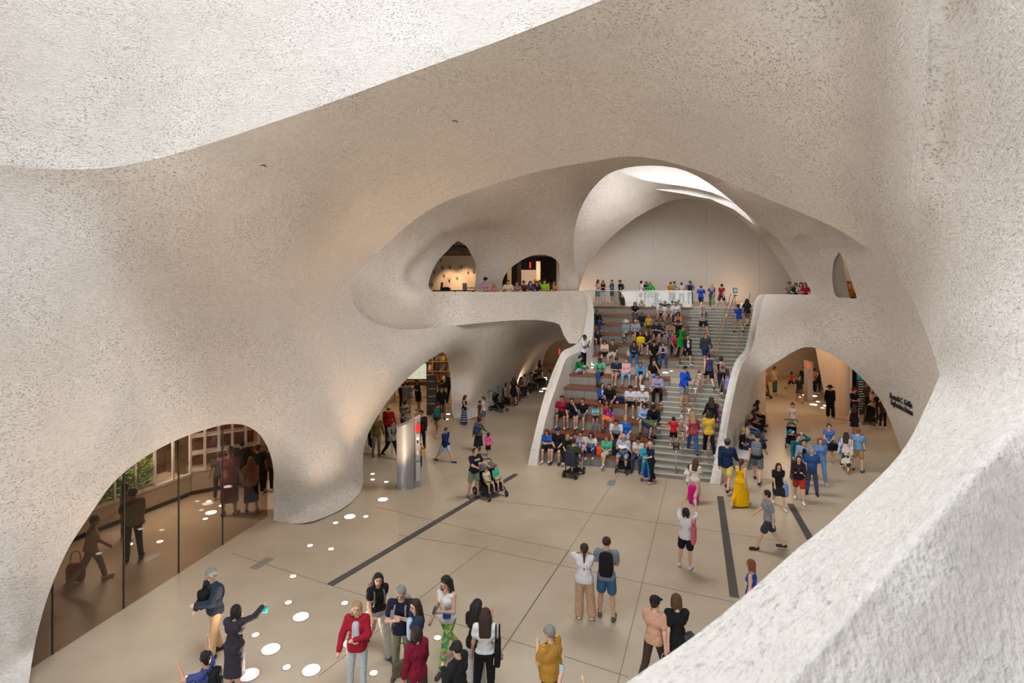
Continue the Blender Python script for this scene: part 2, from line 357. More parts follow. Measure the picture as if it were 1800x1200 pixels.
M1_CTRL = RIDGE_D+[
 (0, 1200, 10.2), (30, 1000, 10.2), (62, 1040, 10.5), (30, 1130, 10.25), (-150, 1290, 9.2), (-150, 700, 9.1), (0, 600, 10.2), (0, 900, 10.1), (60, 1140, 10.6), (125, 955, 11.3), (200, 847, 12.2), (280, 788, 13.3), (360, 755, 14.6), (415, 745, 15.7), (445, 754, 16.4), (470, 785, 17.0), (481, 830, 17.4), (481, 915, 17.7),
 (525, 920, 17.5), (580, 905, 18.15), (620, 880, 19.3), (638, 852, 20.8), (638, 800, 21.2), (654, 748, 21.8), (677, 711, 22.5), (705, 676, 23.4), (740, 643, 24.6), (779, 619, 26.8),
 (540, 850, 17.5), (560, 780, 17.9), (600, 830, 19.2), (550, 700, 18.3), (450, 680, 16.4), (300, 650, 13.7), (150, 700, 11.7), (620, 650, 20.4), (700, 620, 23.2), (650, 590, 22), (560, 560, 19.3), (450, 500, 16.4), (300, 450, 13.6), (150, 450, 11.9),
 (617, 512, 22), (640, 465, 22.8), (690, 420, 22.5), (745, 375, 21.8), (830, 336, 20.8), (940, 303, 19.3), (1000, 290, 18.6), (1105, 275, 17), (1200, 291, 15.6), (1300, 328, 13.9), (1390, 366, 12.2), (1475, 404, 10.6), (1550, 455, 9.0), (1610, 540, 7.2), (1640, 618, 5.9), (1651, 660, 5.2),
 (900, 200, 13.5), (600, 300, 15.0), (450, 350, 14), (540, 430, 17.2), (750, 280, 16.5), (1050, 150, 11.8), (1250, 150, 10.3), (1400, 100, 8.4), (1400, 250, 9.9), (1550, 300, 8.0), (1550, 100, 7.2), (1630, 0, 5.9), (1630, 200, 6.3), (1622, 350, 6.4), (1500, -85, 6.9),
 (1800, 0, 3.8), (1800, 200, 3.9), (1800, 350, 3.9), (1720, 300, 4.9), (1720, 100, 4.7), (1950, 200, 2.9), (1720, 500, 4.5), (1800, 500, 3.5), (1800, 600, 3.05), (1700, 600, 4.3),
 (1000, 1290, 1.55), (1100, 1200, 1.7), (1250, 1095, 1.95), (1400, 965, 2.35), (1500, 880, 2.75), (1580, 800, 3.3), (1625, 720, 4.2), (1400, 1185, 1.37), (1525, 1040, 1.56), (1650, 900, 1.85), (1750, 790, 2.2), (1795, 735, 2.45),
 (1600, 1190, 1.40), (1800, 1190, 1.56), (1800, 950, 1.95), (1950, 1290, 1.5), (1300, 1290, 1.28), (1950, 650, 2.4), (1950, 900, 2.1), (2500, 200, 2.1), (2500, 900, 1.65), (2500, 1500, 1.35), (2500, -220, 2.1), (840, 1500, 1.35), (1300, 1500, 1.15), (-420, 700, 7.5), (-420, 1530, 7.4),
 (640, 545, 22.6), (690, 577, 24.4), (760, 576, 26.6), (850, 567, 29.3), (940, 562, 31.9), (1003, 578, 33.8), (1030, 592, 35),
 (798, 735, 31.0), (793, 690, 31.2), (788, 640, 30.6), (820, 700, 30.7), (845, 730, 31.6), (870, 712, 34.2), (900, 695, 37.0), (930, 678, 40.5), (952, 665, 43.6), (953, 640, 43.5), (966, 608, 42.5), (990, 597, 41), (833, 600, 29.3), (900, 640, 35), (900, 600, 32.5), (850, 650, 31.2), (950, 600, 38.5)]
def m1_fold(uv):
    u, v = uv[:, 0], uv[:, 1]
    # tight arris running up the near pier, fading into the cove below
    uc = np.interp(v, [-85, 0, 150, 250, 350, 450], [1640, 1634, 1630, 1626, 1618, 1612])
    d = u-uc; fade = np.clip((520-v)/330, 0, 1)**1.0
    arris = .030*np.exp(-np.abs(d)/55.0)*fade
    # arris of the parapet cap
    cx = np.array([1300, 1400, 1525, 1650, 1750, 1795, 1850, 1950]); cy = np.array([1300, 1185, 1040, 900, 790, 735, 690, 620])
    dv = (v-np.interp(u, cx, cy)); cap = .05*np.exp(-np.abs(dv)/60.0)*np.clip((u-1150)/150, 0, 1)*np.clip((v-620)/200, 0, 1)
    return arris+cap
wall_left, dep1 = relief('wall_left', M1_POLY, M1_CTRL, M_WALL, step=11, lip=1.5, fold=m1_fold)
tag(wall_left, kind='structure')
# bright wall of the light well above the arris
B_POLY = uniq(RIDGE+[(1250, -320), (-420, -320)])
B_CTRL = RIDGE_D+[(-150, 100, 9.3), (-150, -160, 9.2), (0, 150, 10.7), (0, -160, 10.6), (200, 150, 11.9), (300, 0, 11.9), (450, 100, 11.6), (450, -160, 11.7), (700, 30, 10.7), (700, -160, 10.9), (950, -60, 9.4), (950, -160, 9.6), (1250, -160, 8.1), (-420, -320, 7.5), (450, -320, 11.8), (1250, -320, 8.3), (-420, 0, 7.5)]
wall_upper, _ = relief('wall_upper', B_POLY, B_CTRL, M_WALL, step=12, lip=0)
tag(wall_upper, kind='structure')
# vault and gallery wall behind the first arch
U1 = smooth_poly([(766, 514), (757, 509), (753, 500), (759, 478), (770, 458), (787, 440), (803, 424), (812, 427), (821, 434), (828, 447), (836, 463), (836, 490), (834, 514)], sub=2)[:-1]+[(834, 528), (770, 528)]
U2 = smooth_poly([(884, 514), (883, 495), (892, 477), (908, 463), (927, 452), (948, 447), (969, 451), (983, 463), (986, 480), (981, 500), (977, 514)], sub=2)+[(977, 528), (884, 528)]
E_ARC = smooth_poly([(1367, 420), (1350, 406), (1333, 393), (1300, 365), (1267, 337), (1227, 310), (1187, 295), (1143, 291), (1100, 295), (1067, 307), (1043, 330), (1029, 350), (1018, 374), (1011, 400), (1008, 430), (1010, 460), (1016, 490), (1018, 515)], sub=2)
LOBE = smooth_poly([(1474, 401), (1468, 410), (1457, 416), (1445, 416), (1430, 414), (1405, 411)], sub=2)
M2_POLY = uniq([(585, 525), (600, 455), (650, 400), (720, 345), (830, 290), (940, 255), (1105, 225), (1200, 240), (1300, 280), (1390, 315), (1475, 355), (1550, 405), (1500, 412)]+LOBE+[(1385, 425)]+E_ARC+[(1018, 535), (770, 535), (760, 519), (745, 516), (700, 517), (700, 578), (690, 577), (640, 575), (600, 555)])
M2_CTRL = [(617, 512, 22.6), (640, 545, 23.2), (690, 577, 24.6), (700, 545, 25.2), (700, 500, 26), (745, 513, 26.6), (660, 450, 24.5), (712, 467, 26.5), (690, 425, 25.5), (763, 418, 28.2), (745, 380, 26.5), (753, 500, 27.2), (768, 458, 28), (803, 424, 29.5), (845, 400, 30.5), (836, 480, 32.5), (860, 480, 32.8), (884, 500, 33), (835, 530, 32.6), (927, 452, 34), (948, 447, 34), (986, 477, 34.5), (1000, 500, 34.3), (1018, 510, 34.5), (1010, 430, 33), (1018, 374, 32), (1043, 330, 31), (1143, 291, 29), (1227, 310, 28.5), (1300, 365, 28), (1367, 420, 28), (900, 400, 32), (950, 350, 29), (850, 350, 26.5), (1000, 330, 28.5), (1105, 225, 20), (940, 255, 22.5), (720, 345, 24), (1200, 240, 19), (1300, 280, 18), (1300, 330, 22), (1390, 315, 16.5), (1390, 380, 23.5), (1430, 414, 24), (1474, 401, 22.5), (1550, 405, 18), (585, 525, 21.8), (800, 528, 30.5)]
CRS = np.array(smooth_poly([(716, 512), (706, 490), (712, 467), (735, 440), (763, 418), (800, 399), (845, 389), (890, 392), (930, 402)], sub=3))
def m2_fold(uv):
    # recess of the gallery behind its rounded frame
    d = np.sqrt(((uv[:, None]-CRS[None])**2).sum(-1)).min(1)
    ins = inside(uv, [tuple(p) for p in CRS]+[(960, 440), (900, 540), (716, 540)])
    t = np.clip(d/16.0, 0, 1); t = t*t*(3-2*t)
    return np.where(ins, -.00155*t, 0.0)*np.clip((930-uv[:, 0])/110.0, 0, 1)*np.clip((512-uv[:, 1])/14.0, 0, 1)
vault, dep2 = relief('ceiling_vault', M2_POLY, M2_CTRL, M_WALLF, fold=m2_fold, holes=[U1, U2], step=8, lip=1.1, lip_in=9, lip_ok=lambda p: not (690 < p[0] < 764 and p[1] > 505))
tag(vault, kind='structure')
# gallery parapet band
BANDT = [(700, 517), (745, 516), (757, 514), (766, 513), (850, 513), (950, 512), (1000, 511), (1026, 511)]
BANDR = smooth_poly([(1026, 511), (1031, 530), (1031, 555), (1027, 582), (1014, 604)], sub=2)
BANDB = smooth_poly([(1000, 603), (990, 587), (983, 570), (965, 565), (940, 562), (900, 563), (850, 567), (800, 572), (760, 576), (720, 579), (700, 578)], sub=2)
P_POLY = uniq(BANDT+BANDR+BANDB)
P_CTRL = [(700, 516, 25.5), (700, 545, 25.15), (700, 578, 24.85), (745, 513, 26.5), (766, 513, 27.1), (760, 545, 26.7), (760, 576, 26.3), (850, 513, 29.5), (850, 540, 29.2), (850, 567, 28.9), (950, 512, 32), (950, 540, 31.8), (940, 562, 31.4), (1026, 511, 33.2), (1000, 530, 33.0), (1000, 570, 32.8), (1014, 604, 31), (1031, 545, 32.6), (985, 572, 32.5)]
def band_blend(uv, own):
    t = np.clip((uv[:, 0]-700)/130.0, 0, 1); t = t*t*(3-2*t)
    return dep2(uv)*(1-t)+own(uv)*t
par_band, _ = relief('parapet_gallery', P_POLY, P_CTRL, M_WALLF, step=7, lip=.5, lip_in=0, blend=band_blend, lip_ok=lambda p: p[0] > 702 and not (p[0] < 764 and p[1] < 520))
tag(par_band, kind='structure')
# right-hand wall with the tall arch and the slit window
ARCH3 = smooth_poly([(1586, 806), (1578, 775), (1565, 740), (1547, 702), (1525, 675), (1500, 650), (1475, 631), (1450, 618), (1432, 611), (1416, 610), (1400, 615), (1375, 630), (1350, 646), (1333, 660), (1322, 682), (1314, 710), (1309, 740), (1305, 770), (1300, 795)], sub=2)
SLIT = smooth_poly([(1463, 490), (1464, 468), (1468, 452), (1474, 443), (1481, 450), (1487, 463), (1494, 485), (1501, 508), (1506, 524), (1490, 523), (1472, 522), (1466, 512)], closed=True, sub=2)
W3_POLY = uniq([(1345, 517), (1385, 517), (1425, 518), (1426, 512), (1415, 490), (1400, 466), (1386, 442), (1367, 420), (1380, 400), (1400, 385), (1480, 375), (1600, 380), (1700, 360), (1850, 320), (2000, 265), (2000, 1188), (1850, 1045), (1720, 925), (1650, 860), (1600, 822)]+ARCH3+[(1285, 818), (1264, 851), (1271, 803), (1280, 744), (1293, 677), (1304, 640), (1318, 622), (1325, 600), (1332, 560), (1338, 535)])
W3_CTRL = [(1264, 851, 20.8), (1271, 803, 21.6), (1280, 744, 22.8), (1293, 677, 24.5), (1304, 640, 25.8), (1318, 622, 27.3), (1332, 560, 30.3), (1345, 517, 32.5), (1285, 818, 23.0), (1300, 795, 24.8), (1305, 770, 25.6), (1322, 682, 26.8), (1350, 646, 26.8), (1400, 615, 26.5), (1430, 611, 26.3), (1500, 650, 25.8), (1547, 702, 25.2), (1586, 806, 23.9), (1400, 560, 27.3), (1360, 600, 27.6), (1425, 517, 29.0), (1413, 488, 29.8), (1386, 442, 29.6), (1367, 420, 29.5), (1470, 480, 26.5), (1500, 500, 25.6), (1550, 560, 24.2), (1600, 600, 22.4), (1650, 660, 20.2), (1600, 750, 22.4), (1720, 700, 17.6), (1700, 520, 18.3), (1600, 450, 20.5), (1480, 400, 25.5), (1430, 420, 27.3), (1650, 860, 20.2), (1720, 925, 17.3), (1850, 1045, 13.5), (2000, 1188, 10.7), (2000, 265, 10.8), (1850, 320, 13.7), (1850, 650, 13.6)]
wall_right, dep3 = relief('wall_right', W3_POLY, W3_CTRL, M_WALLF, holes=[SLIT], step=8, lip=1.1, lip_in=8)
tag(wall_right, kind='structure')
# ring of the upper hall and the shaft of its skylight
D_ARC = smooth_poly([(1017, 512), (1023, 490), (1033, 467), (1048, 445), (1067, 423), (1117, 383), (1167, 357), (1205, 349), (1250, 356), (1300, 383), (1350, 430), (1383, 477), (1395, 503), (1400, 530)], sub=2)
CR = smooth_poly([(1087, 300), (1133, 317), (1200, 327), (1250, 338), (1290, 357), (1333, 393)], sub=2)
H_POLY = uniq([(1017, 535)]+D_ARC+[(1450, 530), (1440, 470), (1400, 425), (1360, 405)]+CR[::-1]+[(1060, 290), (1020, 320), (990, 370), (982, 420), (985, 535)])
H_CTRL = [(1017, 512, 40.5), (1033, 467, 40.5), (1067, 423, 40.5), (1117, 383, 40.5), (1167, 357, 40.5), (1205, 349, 40.5), (1250, 356, 40.5), (1300, 383, 40.5), (1350, 430, 40.5), (1383, 477, 40), (1400, 530, 40), (1440, 470, 35.5), (1400, 425, 35.5), (1333, 393, 36.5), (1250, 338, 37), (1200, 327, 37), (1133, 317, 37), (1087, 300, 36.5), (1060, 340, 37), (1040, 400, 37.5), (1010, 400, 35.5), (982, 420, 34.5), (985, 535, 36), (1020, 480, 39.5)]
ring, _ = relief('wall_ring', H_POLY, H_CTRL, M_WALLF, step=8, lip=.6, lip_in=0)
tag(ring, kind='structure')
K_POLY = [(1000, 340), (1010, 240), (1200, 215), (1400, 300), (1420, 430), (1340, 405), (1290, 368), (1250, 350), (1200, 340), (1133, 330), (1085, 318), (1050, 320)]
shaft, _ = relief('wall_shaft', K_POLY, [(1050, 320, 37.6), (1133, 330, 38), (1200, 340, 38), (1340, 405, 37.6), (1000, 240, 38.5), (1200, 215, 40), (1400, 300, 38.5)], M_BAND, step=14, lip=0)
tag(shaft, kind='structure')
# plain back wall of the upper hall with its panel joints
Z2 = 5.75
bw = MB(); YB = 47.4
for i in range(6):
    for j in range(2):
        x0 = 3.0+i*4.4; z0 = Z2+j*4.72
        bw.box((x0+.01, YB, z0+.012), (x0+4.39, YB+.2, z0+4.71))
bw.box((2, YB+.03, Z2), (30, YB+.3, 18))
wall_back = bw.build('wall_back', M_PLASTER); tag(wall_back, kind='structure')
# ------------------------------------------------------------------ floors
def floor_mat():
    m, nt, b, N, L = nodes('polished_concrete')
    tc = N('ShaderNodeTexCoord')
    a = N('ShaderNodeTexNoise'); a.inputs['Scale'].default_value = .35; a.inputs['Detail'].default_value = 6; a.inputs['Roughness'].default_value = .62
    c = N('ShaderNodeTexNoise'); c.inputs['Scale'].default_value = 38; c.inputs['Detail'].default_value = 3
    L(tc.outputs['Object'], a.inputs['Vector']); L(tc.outputs['Object'], c.inputs['Vector'])
    mx = N('ShaderNodeMix'); mx.data_type = 'RGBA'; mx.inputs[6].default_value = (.40, .330, .240, 1); mx.inputs[7].default_value = (.545, .47, .365, 1)
    rr = N('ShaderNodeMapRange'); rr.inputs[1].default_value = .3; rr.inputs[2].default_value = .7; L(a.outputs['Fac'], rr.inputs[0]); L(rr.outputs[0], mx.inputs[0])
    m2 = N('ShaderNodeMix'); m2.data_type = 'RGBA'; m2.blend_type = 'MULTIPLY'; m2.inputs[0].default_value = .10
    L(mx.outputs[2], m2.inputs[6]); L(c.outputs['Color'], m2.inputs[7]); L(m2.outputs[2], b.inputs['Base Color'])
    r2 = N('ShaderNodeMapRange'); r2.inputs[3].default_value = .30; r2.inputs[4].default_value = .46; L(a.outputs['Fac'], r2.inputs[0]); L(r2.outputs[0], b.inputs['Roughness'])
    b.inputs['Specular IOR Level'].default_value = .45
    return m
M_FLOOR = floor_mat()
fl = MB().box((-26, -2, -.4), (34, 60, 0)); floor = fl.build('floor', M_FLOOR); tag(floor, kind='structure')
# outer hull keeps daylight to the skylights and the entrance side
hull = MB(); hull.box((-27, 13, 19), (35, 61, 19.4)); hull.box((-27, 60, -.4), (35, 60.4, 19)); hull.box((-26.5, 0, -.4), (-26, 60, 19)); hull.box((34, 0, -.4), (34.5, 60, 19))
hull.build('ceiling', M_WARMWALL); tag(bpy.data.objects['ceiling'], kind='structure')
# ------------------------------------------------------------------ grand stair: wooden seating tiers and the flight beside them
SL = -.33
def XL(s): return float(np.interp(s, [22, 23.3, 28.2, 31.6, 39.5, 46], [.9, 1.33, 2.94, 4.2, 5.7, 6.5]))
def XR(Y): return 7.3+.535*(Y-21)
TIER_S = [23.5, 24.45, 25.35, 26.25, 27.2, 28.15, 31.7, 32.9, 34.2, 35.6, 37.3, 39.2]
RIS = Z2/12.0
def line_pt(s, X, z): return (X, s+SL*(X-XL(s)), z)
def line_u(s, u, z):
    k = (u-900)/FOC; Y = (s+SL*(-XL(s)))/(1-SL*k); return (k*Y, Y, z)
def line_r(s, z, off=0.0):
    a, b = 1.5, 60.0
    for _ in range(40):
        X = (a+b)/2; Y = s+SL*(X-XL(s))
        if X > XR(Y): b = X
        else: a = X
    return line_pt(s, a+off, z)
M_WOOD = None
def wood_mat():
    m, nt, b, N, L = nodes('stained_wood')
    tc = N('ShaderNodeTexCoord'); mp = N('ShaderNodeMapping'); mp.inputs['Rotation'].default_value = (0, 0, .32); mp.inputs['Scale'].default_value = (.7, 9, 9)
    nz = N('ShaderNodeTexNoise'); nz.inputs['Scale'].default_value = 3.0; nz.inputs['Detail'].default_value = 6
    L(tc.outputs['Object'], mp.inputs[0]); L(mp.outputs[0], nz.inputs['Vector'])
    mx = N('ShaderNodeMix'); mx.data_type = 'RGBA'; mx.inputs[6].default_value = (.10, .028, .012, 1); mx.inputs[7].default_value = (.30, .095, .038, 1)
    L(nz.outputs['Fac'], mx.inputs[0]); L(mx.outputs[2], b.inputs['Base Color']); b.inputs['Roughness'].default_value = .38
    return m
M_WOOD = wood_mat()
M_RISER = plain('grey_concrete', (.27, .262, .235), .8, var=.06, scale=6)
M_STEP = plain('stair_concrete', (.285, .280, .238), .75, var=.05, scale=5)
M_NOSE = plain('stair_nosing', (.60, .57, .50), .6, var=.03, scale=8)
M_METAL = plain('brushed_steel', (.50, .50, .51), .32, .9, var=.03)
M_BRONZE = plain('bronze_rail', (.52, .27, .15), .34, .75, var=.04)
BL_U = [1139, 1149, 1153, 1163, 1170, 1176, 1194, 1201, 1206, 1210, 1213, 1217]
stand = tag(empty('seating_stair', (4.5, 26, 0)), 'broad wooden seating tiers with grey concrete risers left of the stair flight', 'bleachers', kind='structure')
def child(o, root):
    o.parent = root; o.matrix_parent_inverse = Matrix.Translation(-Vector(root.location)); return o
for k in range(12):
    s = TIER_S[k]; z0 = RIS*k; z1 = RIS*(k+1)
    L0 = Vector(line_pt(s, XL(s)-.35, 0)); R0 = Vector(line_u(s, BL_U[k], 0))
    nxt = TIER_S[k+1] if k < 11 else s+1.3
    dep_t = (nxt-s)+.25 if k not in (5, 11) else .75
    back = Vector((.31, .95, 0))
    # concrete riser panels
    n = 4
    for i in range(n):
        a = L0.lerp(R0, i/n); b = L0.lerp(R0, (i+1)/n); g = (R0-L0).normalized()*.006
        a = a+g; b = b-g
        bot = [a+Vector((0, 0, max(z0-.02, .0))), b+Vector((0, 0, max(z0-.02, .0))), b+back*1.2+Vector((0, 0, max(z0-.02, 0))), a+back*1.2+Vector((0, 0, max(z0-.02, 0)))]
        top = [p+Vector((0, 0, z1-.075-max(z0-.02, 0))) for p in bot]
        child(MB().prism(bot, top).build('riser_panel', M_RISER), stand)
    # wooden seat
    f = back*-.035
    bot = [L0+f+Vector((0, 0, z1-.075)), R0+f+(R0-L0).normalized()*.03+Vector((0, 0, z1-.075)), R0+(R0-L0).normalized()*.03+back*dep_t+Vector((0, 0, z1-.075)), L0+back*dep_t+Vector((0, 0, z1-.075))]
    top = [p+Vector((0, 0, .075)) for p in bot]
    child(MB().prism(bot, top).build('wooden_seat', M_WOOD), stand)
# thin steel toe line under the first riser
a = Vector(line_pt(23.5, XL(23.5)+.02, 0)); b = Vector(line_u(23.5, 1139, 0)); bk = Vector((-.31, -.95, 0))*.03
child(MB().prism([a+bk, b+bk, b, a], [p+Vector((0, 0, .05)) for p in (a+bk, b+bk, b, a)]).build('toe_strip', M_METAL), stand)
# mid landing and upper floor
def slab(name, pts, z, th, mat):
    o = MB().prism([(p[0], p[1], z-th) for p in pts], [(p[0], p[1], z) for p in pts]).build(name, mat); tag(o, kind='structure'); return o
s0, s1 = 28.3, 32.1; zl = RIS*6
slab('floor_landing', [line_pt(s0+.15, XL(s0)-.3, 0), line_r(s0+.15, 0, .25), line_r(s1, 0, .3), line_pt(s1, XL(s1)-.4, 0)], zl-.004, .3, M_FLOOR)
slab('floor_upper', [line_pt(39.35, XL(39.2)-1.5, 0), line_u(39.35, 1217, 0), line_r(39.35, 0, 3.0), (30, 34, 0), (30, 47.5, 0), (2.5, 47.5, 0)], Z2-.004, .35, M_FLOOR)
slab('floor_gallery', [(-14, 27.5, 0), (-3.4, 28.2, 0), (1.8, 32.6, 0), (4.5, 34.5, 0), (5.5, 47, 0), (-14, 47, 0)], Z2, .3, M_FLOOR)
# flight of steps
flight = tag(empty('stair_flight', (8, 25, 0)), 'grey concrete stair flight with pale nosings beside the seating tiers', 'stairs', kind='structure')
def step_s(j): return 23.1+(j-1)*5.5/17 if j <= 18 else 31.7+(j-19)*7.5/17
def step_u(j):
    return float(np.interp(j, [1, 3, 6, 9, 12, 15, 18, 19, 21, 24, 27, 30, 33, 36], [1144, 1139, 1149, 1153, 1163, 1170, 1176, 1192, 1194, 1201, 1206, 1210, 1213, 1217]))-3
for j in range(1, 37):
    s = step_s(j); z1 = j*RIS/3; z0 = z1-RIS/3
    a = Vector(line_u(s, step_u(j), 0)); b = Vector(line_r(s, 0, .25)); d = Vector((.34, .94, 0))*(.75 if j not in (18, 36) else .4)
    zb = max(0, z0-.1)
    st = child(MB().prism([a+Vector((0, 0, zb)), b+Vector((0, 0, zb)), b+d+Vector((0, 0, zb)), a+d+Vector((0, 0, zb))], [a+Vector((0, 0, z1)), b+Vector((0, 0, z1)), b+d+Vector((0, 0, z1)), a+d+Vector((0, 0, z1))]).build('step', M_STEP), flight)
    e = Vector((.34, .94, 0))
    q = [a-e*.012, b-e*.012, b+e*.05, a+e*.05]
    no = MB().prism([p+Vector((0, 0, z1-.03)) for p in q], [p+Vector((0, 0, z1+.004)) for p in q]).build('nosing', M_NOSE)
    no.parent = st
# ------------------------------------------------------------------ side walls of the stair
def loft(name, A, B, mat, zfloor=0.0, sub=4):
    """solid wall from a top band (edges A and B as px+depth) down to the floor"""
    A = smooth_poly([P(*p) for p in A], sub=sub); B = smooth_poly([P(*p) for p in B], sub=sub); n = len(A)
    vs = []; fs = []
    for a, b in zip(A, B):
        m = ((a[0]+b[0])/2, (a[1]+b[1])/2, (a[2]+b[2])/2+.03)
        vs += [a, m, b, (b[0], b[1], zfloor), (a[0], a[1], zfloor)]
    for i in range(n-1):
        for k in range(5):
            k2 = (k+1) % 5; fs.append((i*5+k, i*5+k2, (i+1)*5+k2, (i+1)*5+k))
    fs.append((0, 1, 2, 3, 4)); fs.append(tuple((n-1)*5+k for k in (4, 3, 2, 1, 0)))
    o = mesh_obj(name, vs, fs, mat); tag(o, kind='structure')
    for p in o.data.polygons: p.use_smooth = False
    return o
LW_A = [(927, 819, 23.0), (936, 778, 23.5), (950, 720, 24.5), (964, 673, 26.2), (983, 627, 28.0), (992, 615, 28.7), (1006, 609, 29.8), (1018, 600, 30.8), (1026, 584, 31.6), (1030, 560, 32.2), (1032, 535, 32.7), (1026, 511, 33.2)]
LW_B = [(944, 819, 23.0), (950, 778, 23.5), (964, 720, 24.5), (983, 664, 26.2), (994, 633, 27.6), (1003, 625, 28.3), (1014, 620, 29.3), (1034, 612, 30.6), (1042, 588, 31.6), (1044, 556, 32.2), (1041, 528, 32.7), (1030, 511, 33.2)]
loft('wall_stair_left', LW_A, LW_B, M_BAND)
RW_A = [(1247, 850, 20.85), (1251, 832, 21.1), (1264, 760, 22.2), (1277, 690, 24.0), (1291, 638, 25.8), (1309, 614, 27.3), (1316, 585, 29.0), (1322, 555, 30.4), (1326, 530, 31.8), (1334, 518, 32.4)]
RW_B = [(1266, 851, 20.82), (1270, 815, 21.3), (1280, 744, 22.75), (1293, 679, 24.4), (1304, 642, 25.8), (1319, 622, 27.25), (1326, 595, 29.0), (1332, 560, 30.25), (1338, 535, 31.7), (1346, 518, 32.45)]
loft('wall_stair_right', RW_A, RW_B, M_BAND)
# ------------------------------------------------------------------ handrails
def rail_pt(j, fr, h, off=0.0):
    s = step_s(j)+.05; a = Vector(line_u(s, step_u(j), 0)); b = Vector(line_r(s, 0, 0)); p = a.lerp(b, fr)+(b-a).normalized()*off
    return Vector((p.x, p.y, j*RIS/3+h))
def handrail(name, j0, j1, f0, f1, label, offs=(-.11, .11), posts=4, mat=M_BRONZE):
    root = tag(empty(name, rail_pt(j0, f0, 0)), label, 'handrail', 'stair handrails')
    for o in offs:
        pts = []
        q = rail_pt(j0, f0, .62, o); pts.append(q+Vector((.02, .1, 0))); pts.append(q+Vector((-.10, -.28, 0))); 
        for j in range(j0, j1+1):
            pts.append(rail_pt(j, f0+(f1-f0)*(j-j0)/(j1-j0), .9, o))
        e = pts[-1]; pts.append(e+Vector((.12, .35, 0)))
        child(MB().tube(pts, .024, 8).build('rail', mat, smooth=True), root)
    for i in range(posts):
        j = round(j0+(j1-j0)*(i+.3)/posts); f = f0+(f1-f0)*(j-j0)/(j1-j0)
        for o in (offs if len(offs) == 1 else (0,)):
            b = rail_pt(j, f, 0, o); child(MB().tube([b, b+Vector((0, 0, .86))], .02, 8).build('post', M_METAL, smooth=True), root)
        if len(offs) > 1:
            child(MB().tube([rail_pt(j, f, .86, offs[0]), rail_pt(j, f, .86, offs[1])], .012, 6).build('crossbar', M_METAL), root)
    return root
handrail('stair_handrail', 3, 18, .52, .58, 'double bronze handrail down the middle of the lower stair flight')
handrail('stair_handrail', 19, 36, .62, .67, 'double bronze handrail down the middle of the upper stair flight')
handrail('stair_handrail', 2, 18, .94, .92, 'single bronze handrail along the wall beside the lower stair flight', (0,))
handrail('stair_handrail', 20, 36, .93, .94, 'single bronze handrail along the wall beside the upper stair flight', (0,))
# ------------------------------------------------------------------ glass balustrade on the upper landing
def glass_mat(name, tint, refl, rough=.02):
    m, nt, b, N, L = nodes(name); nt.nodes.remove(b); out = nt.nodes['Material Output']
    t = N('ShaderNodeBsdfTransparent'); t.inputs[0].default_value = (*tint, 1)
    g = N('ShaderNodeBsdfGlossy'); g.inputs['Roughness'].default_value = rough
    lw = N('ShaderNodeLayerWeight'); lw.inputs[0].default_value = .5
    pw = N('ShaderNodeMath'); pw.operation = 'POWER'; pw.inputs[1].default_value = 3.0; L(lw.outputs['Facing'], pw.inputs[0])
    mr = N('ShaderNodeMath'); mr.operation = 'MULTIPLY_ADD'; mr.inputs[1].default_value = refl; mr.inputs[2].default_value = .04; L(pw.outputs[0], mr.inputs[0])
    mx = N('ShaderNodeMixShader'); L(mr.outputs[0], mx.inputs[0]); L(t.outputs[0], mx.inputs[1]); L(g.outputs[0], mx.inputs[2]); L(mx.outputs[0], out.inputs[0])
    return m
M_GLASS = glass_mat('clear_glass', (.93, .96, .95), .22)
M_TINT = glass_mat('smoked_glass', (.72, .64, .57), .45)
bal = tag(empty('glass_balustrade', line_pt(39.55, 6.2, Z2)), 'frameless glass balustrade with pale top rail at the head of the seating tiers', 'balustrade')
a = Vector(line_pt(39.6, XL(39.5)-.6, Z2)); b = Vector(line_u(39.6, 1216, Z2)); dd = (b-a).normalized(); nn = Vector((-dd.y, dd.x, 0))
for i in range(6):
    p = a.lerp(b, i/6)+dd*.01; q = a.lerp(b, (i+1)/6)-dd*.01; t = nn*.012
    child(MB().prism([p-t, q-t, q+t, p+t], [x+Vector((0, 0, 1.06)) for x in (p-t, q-t, q+t, p+t)]).build('pane', M_GLASS), bal)
    child(MB().tube([p+Vector((0, 0, 0)), p+Vector((0, 0, 1.05))], .012, 6).build('clamp_post', M_METAL), bal)
child(MB().tube([a+Vector((0, 0, 1.08)), b+Vector((0, 0, 1.08)), b+Vector((0, 0, .0))], .03, 8).build('top_rail', plain('pale_rail', (.75, .74, .72), .35, .3)), bal)
